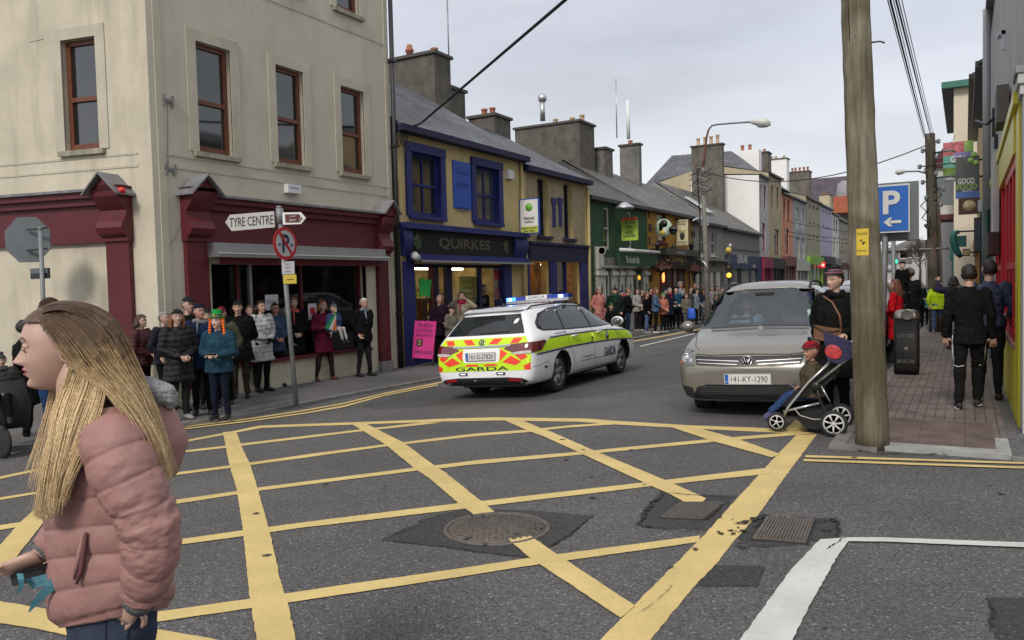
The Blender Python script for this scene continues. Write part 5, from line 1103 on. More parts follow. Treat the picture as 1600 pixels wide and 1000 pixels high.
t=thing('telegraph_pole','thick weathered wooden pole at the kerb corner, nearest of the poles','utility pole',base)
mb=MB(); pts=[];rs=[]
random.seed(4)
for k in range(60):
    f=k/59; pts.append(base+dr_*((T1-base).length*f)+Vector((random.gauss(0,.002),random.gauss(0,.002),0))); rs.append((.153-.052*f)*(1+random.uniform(-.012,.012)))
mb.tube(pts,rs,mWood,28); mb.build('pole_shaft',t)
def pole_at(t_): return base+dr_*((T1-base).length*t_)
zc=(onY(1347,378,base.y-.17).z-base.z)/(T1.z-base.z); pp=pole_at(zc); mb=MB(); mYS=M('yellow_plate',(.58,.42,.03),.5,.08)
V=[];Fs=[]
toc=(CAM-pp); ang0=math.atan2(toc.y,toc.x)
for sgn in (0,1):
    for i in range(9):
        a=ang0-.5+.75*i/8; rr=.134+.008+.004*sgn
        for zz in (-.125,.125): V.append(pp+Vector((rr*math.cos(a),rr*math.sin(a),zz)))
for i in range(8): Fs.append((18+2*i,18+2*i+2,18+2*i+3,18+2*i+1))
Fs.append((0,18,19,1)); Fs.append((16,17,35,34)); mb.add(V,Fs,mYS); pl=mb.build('warning_plate',t)
mb=MB(); q=pp+Vector((math.cos(ang0-.13),math.sin(ang0-.13),0))*.150; ux=Vector((-math.sin(ang0-.13),math.cos(ang0-.13),0))
mb.add([q+ux*a+Vector((0,0,b)) for a,b in ((0,.03),(-.03,.005),(0,.012))]+[q+ux*a+Vector((0,0,b)) for a,b in ((.0,-.03),(.03,-.0),(0,.004))],[(0,1,2),(3,4,5)],inkk)
put_text(mb,'DANGER',q+Vector((0,0,.08)),ux,(0,0,1),1,inkk,width=.09,height=.02,off=.001); put_text(mb,'KEEP AWAY',q+Vector((0,0,-.08)),ux,(0,0,1),1,inkk,width=.09,height=.016,off=.001); mb.build('lettering',pl)
mb=MB()
for k in range(9):
    z=random.uniform(.1,.85); a=random.uniform(-2.6,-.6); p=pole_at(z)+Vector((math.cos(a),math.sin(a),0))*.136; mb.tube([p,p+Vector((math.cos(a),math.sin(a),.1))*.04],.004,mSil,5)
p=pole_at((onY(1362,66,base.y).z-base.z)/(T1.z-base.z)); mb.tube([p+Vector((.1,0,0)),p+Vector((.20,-.02,-.01)),p+Vector((.24,-.02,-.03))],.008,mPipe,5)
mb.tube([pole_at(f)+Vector((-.05,-.128+.03*f,0)) for f in (.42,.55,.68,.9)],.006,mPipe,5)
mb.build('nails',t)
# second pole
def pole2(name,label,x,yb,xt,yt,Y,r,mat,group='wooden poles down the right footpath',arms=True):
    b=onY(x,yb,Y); b.z=PVR; tp=onY(xt,yt,Y); t=thing(name,label,'utility pole',b,group=group); mb=MB(); mb.tube([b.lerp(tp,k/10) for k in range(11)],[r*(1-.25*k/10) for k in range(11)],mat,14); mb.build('pole_shaft',t)
    return t,b,tp
t2,b2,tp2=pole2('telegraph_pole','wooden pole crowded with cables and insulators beside the food signs',1462,520,1453,209,25.4,.17,mWoodD)
mb=MB(); random.seed(9)
for k in range(9):
    z=tp2.z-.25-k*.22; p=b2.lerp(tp2,(z-b2.z)/(tp2.z-b2.z)); s_=(-1 if k%2 else 1)*random.uniform(.12,.3); mb.tube([p,p+Vector((s_,-.1,.02))],.02,mPipe,5); mb.lathe(p+Vector((s_,-.1,.0)),[(.03,-.06),(.06,-.03),(.04,0),(.06,.03),(.03,.07)],mGal,8)
for k in range(3):
    z=tp2.z-.55-k*.35; p=b2.lerp(tp2,(z-b2.z)/(tp2.z-b2.z)); mb.tube([p,p+Vector((.5,0,.04)),p+Vector((.62,0,-.02))],.025,M('green_ins',(.05,.12,.11),.4,.1),6)
mb.build('insulator',t2)
mb=MB()
for k in range(10):
    p=b2.lerp(tp2,.55+.04*k); q=b2.lerp(tp2,.42+.045*k); o=Vector((random.uniform(-.35,.3),-.15,random.uniform(-.3,.1))); mb.tube([p+Vector((.08,-.1,0)),(p+q)/2+o,q+Vector((-.08,-.1,0))],.016,mCable,5)
mb.tube([b2+Vector((.06,-.14,0)),b2.lerp(tp2,.5)+Vector((.06,-.13,0))],.03,M('brown_conduit',(.06,.03,.02),.6,0),6); mb.tube([b2.lerp(tp2,.42)+Vector((-.35,-.12,0)),b2.lerp(tp2,.42)+Vector((.4,-.12,0))],.03,mGal,6)
mb.build('cable_loop',t2)
# lamp arm on pole 2
ap=b2.lerp(tp2,(onY(1450,273,25.4).z-b2.z)/(tp2.z-b2.z)); e=onY(1415,268,25.2)
mb=MB(); mb.tube([ap,ap.lerp(e,.5)+Vector((0,0,.05)),e],.025,mGal,6); la=mb.build('lamp_arm',t2); mb=MB(); e2=onY(1399,269.5,25.2); mb.tube([e,e.lerp(e2,.35),e.lerp(e2,.75),e2],[.03,.10,.12,.04],M('lamp_shell',(.55,.55,.52),.4,.05),10,flat=.7); mb.build('lamp_head',la)
t3,b3,tp3=pole2('telegraph_pole','leaning grey pole directly behind the cable crowded one',1468,470,1463.5,302,42,.17,wood('grey_pole_wood',(.17,.155,.13)))
t4,b4,tp4=pole2('telegraph_pole','thin pole with cross pegs further down the right footpath',1479,440,1473.5,341,75,.17,mWoodD)
t5,b5,tp5=pole2('telegraph_pole','farthest thin pole on the right footpath',1484,440,1480,361,95,.16,mWoodD)
for tt,b_,tp_ in ((t4,b4,tp4),(t5,b5,tp5)):
    mb=MB()
    for k in range(7): p=b_.lerp(tp_,.97-.045*k); mb.tube([p+Vector((-.45,0,0)),p+Vector((.45,0,0))],.045,mPipe,5)
    mb.build('cross_peg',tt)
# footpath street light posts
def lamp_post(name,label,px,pyb,pyt,Y,pts,head,r=.08,mat=None,wire=False):
    b=onY(px,pyb,Y); return
Ym=33.0; Xl=-10.1
bp_=gnd(1107,508,.09); Yl=bp_.y; b=Vector((bp_.x,Yl,PVL))
t=thing('street_lamp','grey lamp post with curved arm and cable clutter in front of the tall chimney','street lamp',b)
tp=onY(1097.5,262,Yl); mb=MB(); mb.tube([b,b.lerp(tp,.5),tp],[.12,.10,.085],M('grey_concrete_post',(.19,.18,.16),.8,.2,6,.3,30),12); mb.build('post',t)
a=[onY(x,y,Yl) for x,y in ((1097.5,275),(1101,240),(1104,215),(1107,203),(1112,196.5),(1120,194.5),(1150,192),(1174,190.5))]
mb=MB(); mb.tube(a[:4],.045,M('rusty_arm',(.15,.05,.035),.7,.3,9),8); mb.tube(a[3:],.038,mGal,8); ar=mb.build('lamp_arm',t)
h_=[onY(x,y,Yl) for x,y in ((1172,190.5),(1184,190.8),(1195,191.5),(1203.5,192))]
mb=MB(); mb.tube(h_,[.05,.15,.19,.06],M('lamp_shell',(.55,.55,.52),.4,.05),12); hd=mb.build('lamp_head',ar); mb=MB(); m_=(h_[1]+h_[2])/2; mb.ball(m_+Vector((.1,0,-.12)),(.28,.12,.10),M('lamp_bowl',(.35,.38,.36),.15,0),12,6); mb.build('lamp_bowl',hd)
mb=MB(); random.seed(21)
for k in range(9):
    z=tp.z-.1-k*.12; p=Vector((tp.x,Yl,z)); w=random.uniform(.2,.55); mb.tube([p+Vector((-w,-.1,random.uniform(-.1,.2))),p+Vector((-w*.3,-.13,.1)),p+Vector((w*.3,-.13,-.05)),p+Vector((w,-.1,random.uniform(-.1,.2)))],.018,mCable if k%3 else mGal,5)
q=[onY(x,y,Yl-.12) for x,y in ((1096,262),(1091,264),(1090,275),(1091,300),(1094,340),(1093.5,380),(1093.5,430))]; mb.tube(q,.03,mCable,6); mb.build('cable_loop',t)
mb=MB(); mb.tube([onY(x,y,Yl-.1) for x,y in ((1096,408),(1101,411),(1104,416),(1104.5,425))],.045,mSil,7); mb.build('conduit_bend',t)
mb=MB(); u=FR.at(1083,340,.1); 
t=thing('wall_lamp','pale street light head on a short arm above the grey house','street lamp',FR.p(FR.U(1094,342),3)); A=[onX(x,y,XL+.7) for x,y in ((1097,343),(1090,341),(1083,345))]; mb=MB(); mb.tube(A,[.05,.06,.05],mSil,6); A0=onX(1098,343,XL+.7); mb.box(A0.x-.1,A0.x+.15,A0.y-.1,A0.y+.5,A0.z-.3,A0.z+.15,M('white_plastic2',(.5,.5,.52),.5,.05)); mb.tube([A0,Vector((XL,A0.y+.3,A0.z))],.03,mSil,5); mb.build('lamp_head',t)
t=thing('wall_lamp','small metal floodlight above the lime green pub sign','street lamp',FR.p(FR.U(976,322),3)); A=onX(976,322,XL+.5); mb=MB(); mb.lathe(A+Vector((0,0,-.1)),[(.4,0),(.35,.08),(.12,.22),(.05,.25)],mSil,10); mb.tube([A,Vector((XL,A.y,A.z+.1))],.025,mPipe,5); mb.build('lamp_head',t)
# belisha beacon + amber signal
bp_=gnd(1140,499,.09); Yb_=bp_.y; t=thing('belisha_beacon','yellow globe crossing beacon on a dark post beside the grey shop','beacon',bp_)
mb=MB(); tp=onY(1138.5,396,Yb_); mb.tube([Vector((bp_.x,Yb_,PVL)),tp],[.07,.05],mPipe,8); mb.build('post',t); mb=MB(); mb.ball(onY(1138.3,391,Yb_),.15,M('amber_globe',(.62,.44,.08),.35,.05),14,10); mb.build('globe',t); 
mb=MB(); A=onY(1134.5,413,Yb_-.15); B=onY(1142,434,Yb_-.15); mb.box(A.x,B.x,Yb_-.2,Yb_+.1,B.z,A.z,mDark); sg=mb.build('signal_head',t)
mb=MB(); mb.ball(onY(1139,430,Yb_-.22),(.11,.05,.11),M('lit_amber',(1,.45,.03),.4,0,emit=3.5),12,8); mb.build('lit_lens',sg); mb=MB(); mb.ball(onY(1138,418,Yb_-.22),(.09,.05,.09),M('dull_lens',(.12,.05,.01),.3,0),12,8); mb.build('lens',sg)
mb=MB(); mb.tube([onY(1141,386,Yb_),onY(1141,381,Yb_)],.06,wht,8); mb.build('sensor_cap',t)
# traffic light, far right kerb
p=onY(1399,440,60); t=thing('traffic_light','distant traffic light showing green behind the steel post','traffic light',(p.x,60,PVR)); mb=MB(); mb.tube([(p.x,60,0),(p.x,60,onY(1399,395,60).z)],.07,mGal,8); mb.build('post',t); A=onY(1394,395,59.9); B=onY(1400,412,59.9); mb=MB(); mb.box(A.x,B.x,59.8,60.0,B.z,A.z,mDark); s_=mb.build('signal_head',t); mb=MB(); mb.ball(onY(1399,408.5,59.75),(.14,.05,.14),M('lit_green',(.02,1,.35),.4,0,emit=3),12,8); mb.build('lit_lens',s_)
p=onY(1448,432,38); t=thing('slim_sign_post','slim post with a black narrow sign seen edge on near the wooden pole','sign post',(p.x,38,PVR)); mb=MB(); mb.tube([(p.x,38,0),(p.x,38,onY(1448,377,38).z)],.035,mGal,8); mb.build('post',t); mb=MB(); A=onY(1446,375,38); B=onY(1448.5,401,38); mb.box(A.x,B.x,37.8,38.1,B.z,A.z,inkk); mb.build('sign_plate',t)
# ---- wires
def wire(label,pts,r=.02,name='overhead_cable',sag=0,mat=None,group=None):
    P=[]
    for i in range(len(pts)-1):
        a,b=Vector(pts[i]),Vector(pts[i+1])
        for k in range(12): f=k/12; P.append(a.lerp(b,f)-Vector((0,0,sag*4*f*(1-f))))
    P.append(Vector(pts[-1])); mb=MB(); mb.tube(P,r,mat or mCable,6); o=mb.build(name); tag(o,label,'cable',group)
    return o
A=FR.p(*FR.at(657,193,.35)[:2],.35); B=onX(883,0,-5.2); D=B+(B-A)*.35
wire('thick twisted black cable sloping up from the blue gutter across the sky',[FR.p(*FR.at(622,205,.1)[:2],.1),A,B,D],.028)
A2=onX(883,-3,-5.2)
mb=MB(); q=FR.p(*FR.at(622,205,.1)[:2],.12)
for k in range(5): mb.tube([q+Vector((0,.1*k,.15)),q+Vector((.1,.05*k-.1,-.1-.1*k)),q+Vector((0,.12*k-.1,-.35))],.015,mCable,5)
o=mb.build('cable_tangle'); tag(o,'tangle of cable loops under the end of the blue gutter','cable')
top2=tp2-Vector((0,0,.15))
for i,(x,zz,rr) in enumerate(((1387,.0,.006),(1391,.25,.012),(1396,.1,.005),(1400,.35,.011),(1404,.2,.006),(1409,.05,.005))):
    a=onY(x,0,9.2+i*.1); b=tp2+Vector((-.15+.06*i,-.1,-.1-.12*(i%3)))
    ext=a+(a-b)*.16
    wire('overhead cable %s in the bundle running from the sky to the second pole'%('first from left','second from left','third from left','fourth from left','fifth from left','rightmost')[i],[ext,a,b],rr,sag=.0,group='bundle of overhead cables')
la_=Vector((onY(1099,268,Yl)))
wire('thin black wire crossing the street from the wooden pole to the lamp post',[b2.lerp(tp2,.95),la_],.016,sag=.7)
for lab,y0,y1,Y0 in (('upper',375,369,70),('middle',381,378,70),('lower',388,384,75)):
    wire('thin wire strung across the far row, %s of three'%lab,[FR.p(FR.U(1226,400),FR.Z(1226,y0-30 if lab=='upper' else y0-20)),onY(1395,y1+ (0),60)],.02,sag=.15,group='wires across the far row')
wire('wire from the wooden pole to the cream building behind the signs',[b2.lerp(tp2,.9),Vector((-.5,52,9.5))],.012,sag=.3)
# ================================================================ nearby sign posts
def post(par,b,tp,r,mat=mGal,name='post'):
    mb=MB(); mb.tube([b,tp],r,mat,10); mb.lathe(tp,[(r*1.1,-.03),(r*1.1,.01),(0,.02)],mat,10); return mb.build(name,par)
# parking sign
b=gnd(1376,600,.04); b.z=PVR; Yp=b.y
t=thing('parking_sign','blue parking sign with white P and left arrow on a steel post','road sign',b)
post(t,b,onY(1386,290,Yp),.045)
mPB=c('parkblue',(.015,.13,.50),.4,.03)
def plate(par,x0,y0,x1,y1,Y,mat,th=.012,name='sign_plate',rim=None):
    A=onY(x0,y0,Y); B=onY(x1,y1,Y); mb=MB(); mb.box(A.x,B.x,Y,Y+th,B.z,A.z,mat); o=mb.build(name,par)
    if rim: mb=MB(); e=.014; 
    return o,A,B
o,A,B=plate(t,1350,291.5,1421.5,362,Yp-.10,wht); A=onY(1350,294,Yp-.115); B=onY(1419.5,359.5,Yp-.115); mb=MB(); mb.box(A.x,B.x,Yp-.108,Yp-.1,B.z,A.z,mPB); fc=mb.build('blue_face',o)
mb=MB(); P0=onY(1393,316,Yp-.12); put_text(mb,'P',P0,(1,0,0),(0,0,1),1,wht,width=onY(1407,316,Yp).x-onY(1380,316,Yp).x,height=onY(1380,300,Yp).z-onY(1380,336,Yp).z,off=.0,bold=.03)
mb.build('lettering',fc); mb=MB(); a=onY(1380.5,347.5,Yp-.12); bb=onY(1408,347.5,Yp-.12); L=bb.x-a.x; z=a.z; q=lambda u,w:(a.x+u*L,Yp-.121,z+w*L)
mb.face([q(.38,-.09),q(1,-.09),q(1,.09),q(.38,.09)],wht); mb.face([q(0,0),q(.32,-.27),q(.52,-.27),q(.35,-.09),q(.35,.09),q(.52,.27),q(.32,.27)],wht); mb.build('arrow',fc)
mGB=M('sign_back_grey',(.155,.18,.18),.5,.1,4); o,A,B=plate(t,1360,288,1436,374,Yp+.12,mGB,name='sign_back'); mb=MB(); mb.box(A.x,B.x,Yp+.132,Yp+.15,B.z+.02,B.z+.05,mPipe); mb.build('back_rail',o)
mb=MB(); mb.tube([onY(1370,376,Yp+.06),onY(1437,374,Yp+.06)],.015,mGal,6); mb.build('clamp',t)
p=onY(1397,480,26); t=thing('steel_post','plain steel post standing behind the parking sign','post',(p.x,26,PVR)); post(t,Vector((p.x,26,PVR)),onY(1396,372,26),.06)
# tyre centre / no parking post
b=gnd(463,630,.09); b.z=PVL; Ys=b.y; tp=onY(436,323,Ys)
t=thing('finger_post','leaning grey post with a white tyre finger sign, brown walking sign and no parking disc','road sign',b); post(t,b,tp,.04)
Yq=Ys-.05
mb=MB(); P=[onY(x,y,Yq) for x,y in ((352,347.5),(359,335.5),(427.5,330),(429,355),(362,361)) ]
def ngon_plate(mb,P,th,mat): 
    n=len(P); dv=Vector((0,th,0)); V=P+[p+dv for p in P]; Fs=[tuple(range(n))[::-1],tuple(range(n,2*n))]+[(i,(i+1)%n,n+(i+1)%n,n+i) for i in range(n)]; mb.add(V,Fs,mat)
ngon_plate(mb,P,.02,c('offwhite',(.46,.46,.43),.5,.05)); o=mb.build('finger_sign',t)
mb=MB(); u=(onY(427,342,Yq)-onY(357,347,Yq)).normalized(); put_text(mb,'TYRE CENTRE',onY(392,345.5,Yq-.006),u,Vector((0,0,1)),1,inkk,width=(onY(426,342,Yq)-onY(358,347,Yq)).length,height=.155,off=.0,bold=0.0); mb.build('lettering',o)
mb=MB(); P=[onY(x,y,Yq) for x,y in ((441,332),(469,331.5),(477,341),(470,350),(442,351))]; ngon_plate(mb,P,.02,wht); o=mb.build('finger_sign',t); P2=[onY(x,y,Yq-.004) for x,y in ((445,335),(467,334.5),(473,341),(468,347.5),(446,348))]; mb=MB(); ngon_plate(mb,P2,.004,c('brownsign',(.10,.025,.03),.5,.05)); br=mb.build('brown_face',o)
mb=MB(); put_text(mb,'St. John Railway',onY(457,338,Yq-.008),(1,0,0),(0,0,1),1,wht,width=.14,height=.03,off=0); put_text(mb,'KERRY WAY',onY(457,344,Yq-.008),(1,0,0),(0,0,1),1,wht,width=.14,height=.035,off=0); mb.tube([onY(470,337,Yq-.01),onY(470,341,Yq-.01),onY(468.5,346,Yq-.01)],.007,wht,5); mb.build('lettering',br)
mb=MB(); mb.tube([onY(436.5,326,Ys),onY(438.2,349,Ys)],.062,mGal,10); mb.build('collar',t)
mRed=c('signred',(.42,.015,.02),.4,.03)
ctr=onY(446,380.5,Yq); rx=(onY(463,380,Yq)-ctr).length*1.05; rz=(onY(446,354.5,Yq).z-ctr.z)
# disc turned about its post: oval seen from here
nrm=Vector((-.50,-.86,0)).normalized(); nrm=Vector((.30,-.95,0)).normalized()
tocam=(CAM-ctr); tocam.z=0; tocam.normalize(); nrm=Matrix.Rotation(R(47),3,'Z')@tocam
ux=Vector((0,0,1)).cross(nrm)
if ux.dot(CR)<0: ux=-ux
Rr=rz
def dpt(a,r,o=0): return ctr+ux*(math.cos(a)*r)+Vector((0,0,math.sin(a)*r))+nrm*o
def disc(mb,r,o,mat,th=.006): 
    V=[dpt(2*PI*k/32,r,o) for k in range(32)]+[dpt(2*PI*k/32,r,o-th) for k in range(32)]; mb.add(V,[tuple(range(32)),tuple(range(32,64))[::-1]]+[(k,(k+1)%32,32+(k+1)%32,32+k) for k in range(32)],mat)
mb=MB(); disc(mb,Rr,0,mRed,.01); d0=mb.build('sign_disc',t); mb=MB(); disc(mb,Rr*.79,.005,c('greywhite',(.40,.40,.41),.5,.03)); d1=mb.build('white_face',d0)
mb=MB(); put_text(mb,'P',ctr+nrm*.010,ux,(0,0,1),1,c('navy',(.01,.015,.06),.5,0),width=Rr*.62,height=Rr*1.1,off=0,bold=.02); 
for sgn in (-1,1): mb.obox(ctr+ux*sgn*Rr*.52+nrm*.009-Vector((0,0,.02)),.05,.004,.03,c('navy',(.01,.015,.06),.5,0),Matrix((ux,nrm,Vector((0,0,1)))).transposed())
mb.build('lettering',d1)
mb=MB(); a=math.radians(128); 
for s0 in (0,): 
    d=Vector((math.cos(a),math.sin(a))); n2=Vector((-d.y,d.x))*Rr*.09; P=[d*Rr*.85+n2,-d*Rr*.85+n2,-d*Rr*.85-n2,d*Rr*.85-n2]; mb.face([ctr+ux*p.x+Vector((0,0,p.y))+nrm*.014 for p in P],mRed)
mb.build('slash_bar',d1)
o,A,B=plate(t,440,409,460,428,Yq,c('greywhite',(.40,.40,.41),.5,.03)); mb=MB()
for k,(tx,yy) in enumerate((('Luan-Sat',412.5),('MON-SAT',418),('9.00-18.00',424))): put_text(mb,tx,onY(450,yy,Yq-.003),(1,0,0),(0,0,1),1,inkk,width=.12,height=.028,off=0)
mb.build('lettering',o)
o,A,B=plate(t,442.5,429.5,463,443,Yq,M('yellow_sign',(.55,.40,.05),.5,.1)); mb=MB(); mb.tube([onY(448,437,Yq-.004),onY(459,436,Yq-.004)],.005,inkk,5); mb.build('arrow',o)
# stop sign back
b=gnd(70,600,.09); b=onz(71,560,PVL); Yst=7.4; b=onY(72,600,Yst); b.z=PVL; tp=onY(63,356,Yst)
t=thing('stop_sign','back of a grey octagonal sign on its post at the far left','road sign',b); post(t,b,tp,.035)
cc=onY(43,374.5,Yst+.1); rr=(onY(43,339,Yst+.1).z-onY(43,410,Yst+.1).z)/2/.924; rgh=Vector((CR.x,CR.y,0)).normalized(); mb=MB(); P=[cc+rgh*(math.cos(R(22.5+45*k))*rr)+Vector((0,0,math.sin(R(22.5+45*k))*rr)) for k in range(8)]; ngon_plate(mb,P,.012,M('grey_sign_back',(.105,.12,.13),.5,.12,5)); o=mb.build('octagon_plate',t)
mb=MB(); a=onY(12.5,381,Yst+.094); q=onY(20,388.5,Yst+.094); mb.box(a.x,q.x,Yst+.09,Yst+.099,q.z,a.z,c('sticker',(.3,.31,.32),.5,.5,30)); mb.build('sticker',o)
mb=MB()
for y in (359,391): A=onY(40,y,Yst+.05); B=onY(71,y,Yst+.05); mb.box(A.x,B.x,Yst+.05,Yst+.09,A.z-.012,A.z+.012,mPipe)
mb.build('clamp_rail',t)
A=onY(47,420,Yst+.04); B=onY(77,435,Yst+.04); mb=MB(); mb.box(A.x,B.x,Yst+.04,Yst+.06,B.z,A.z,mPipe); mb.box(A.x+.02,B.x-.02,Yst+.03,Yst+.04,(A.z+B.z)/2+.005,A.z-.01,M('grey_sign_back',(.105,.12,.13),.5,.12,5)); mb.build('name_plate',t)
# lotto board
b=gnd(660,566,.09); Fd=FR; 
b.y=FR.U(641,520)-.2; t=thing('lotto_board','bright pink lottery jackpot board leaning by the blue pillar','sign board',b)
mPk=c('hotpink',(.55,.012,.20),.5,.03); Yk=b.y
A=onY(648,501,Yk); B=onY(682,502,Yk+.3); Cc=onY(676,561,Yk+.15); D=onY(644,559,Yk-.1)
mb=MB(); P=[D,Cc,B,A]; n_=(Cc-D).cross(A-D).normalized(); V=P+[p-n_*.03 for p in P]; mb.add(V,[(0,1,2,3),(7,6,5,4),(0,4,5,1),(1,5,6,2),(2,6,7,3),(3,7,4,0)],mPk); o=mb.build('board',t)
mb=MB(); ux=(Cc-D).normalized(); uz=(A-D).normalized(); W_=(Cc-D).length; H_=(A-D).length
q=lambda u,v:D+(Cc-D)*u+(A-D)*v
for tx,v,w in (('EURO',.90,.62),('LOTTO',.76,.74),('JACKPOT',.62,.84),('MILLION',.17,.84)): put_text(mb,tx,q(.52,v)+n_*.004,ux,uz,1,c('purple_ink',(.05,.01,.05),.5,0),width=W_*w,height=H_*.085,off=.003)
mb.obox(q(.3,.42)+n_*.003,.14,.004,.16,inkk,Matrix((ux,n_,uz)).transposed()); put_text(mb,'2',q(.3,.42)+n_*.008,ux,uz,1,M('yellow_sign',(.55,.40,.05),.5,.1),width=.07,height=.11,off=.003); mb.build('lettering',o)
mb=MB(); 
for k in (.1,.9): p=q(k,0); mb.tube([q(k,.9)-n_*.03,p-n_*.5-Vector((0,0,p.z-PVL))],.012,mPipe,5); 
mb.tube([D,Vector((D.x,D.y,PVL))],.012,mPipe,5); mb.tube([Cc,Vector((Cc.x,Cc.y,PVL))],.012,mPipe,5)
mb.build('stand',t)
# litter bin
b=gnd(1415,584,.04); b.z=PVR
t=thing('litter_bin','black litter bin with steel domed top on the right footpath','litter bin',b)
A=onY(1395.5,580,b.y-.24); B=onY(1435.5,580,b.y-.24); w=(B.x-A.x)/2; cx0=(A.x+B.x)/2; zt_=onY(1415,499,b.y-.2).z; mbk=M('bin_black',(.008,.008,.009),.6,.1,spec=.25)
def rrect(w,d,r,n=4): 
    P=[]
    for sx,sy,a0 in ((1,1,0),(-1,1,90),(-1,-1,180),(1,-1,270)):
        for k in range(n+1): a=R(a0+90*k/n); P.append((sx*(w-r)+r*math.cos(a),sy*(d-r)+r*math.sin(a)))
    return P
def loft(mb,secs,mat,sm=True,cap=True):
    V=[];n=len(secs[0])
    for s_ in secs: V+=s_
    Fs=[(i*n+k,i*n+(k+1)%n,(i+1)*n+(k+1)%n,(i+1)*n+k) for i in range(len(secs)-1) for k in range(n)]
    if cap: Fs+= [tuple(range(n))[::-1],tuple((len(secs)-1)*n+k for k in range(n))]
    mb.add(V,Fs,mat,sm=sm)
cb=Vector((cx0,b.y,0)); mb=MB(); loft(mb,[[Vector((cx0+x*k,b.y+y*k,z)) for x,y in rrect(w,w*.9,.05)] for z,k in ((PVR+.02,.96),(PVR+.1,1),(zt_,1))],mbk); mb.build('bin_body',t)
mb=MB(); mS2=M('brushed_steel',(.26,.245,.22),.38,.1,8,metal=.9); hz=onY(1415,484,b.y).z-zt_; loft(mb,[[Vector((cx0+x*k,b.y+y*k,zt_+z)) for x,y in rrect(w,w*.9,.08)] for z,k in ((0,1.04),(hz*.15,1.05),(hz*.5,1.0),(hz*.85,.86),(hz,.6))],mS2); lid=mb.build('lid',t)
mb=MB(); mb.lathe((cx0+.02,b.y-w*.9+.0,zt_+hz*.5),[(.001,.012),(.075,.012),(.075,-.02)],mDark,20,axis=(0,-1,0)); mb.build('ashtray_hole',lid); mb=MB(); mb.lathe((cx0+.02,b.y-w*.9-.004,zt_+hz*.5),[(.076,.01),(.092,.012),(.092,-.0)],mS2,20,axis=(0,-1,0)); mb.build('ring',lid)
mb=MB(); mLet=c('dull_gold',(.16,.15,.13),.5,0); put_text(mb,'LITTER',(cx0,b.y-w*.9-.004,zt_-.27),(1,0,0),(0,0,1),1,mLet,width=w*1.3,height=.06,off=0); put_text(mb,'BRUSCAR',(cx0,b.y-w*.9-.004,zt_-.68),(1,0,0),(0,0,1),1,mLet,width=w*1.4,height=.06,off=0); mb.lathe((cx0,b.y-w*.9,zt_-.48),[(.001,.004),(.03,.004),(.035,0)],mLet,8,axis=(0,-1,0)); mb.build('lettering',t)
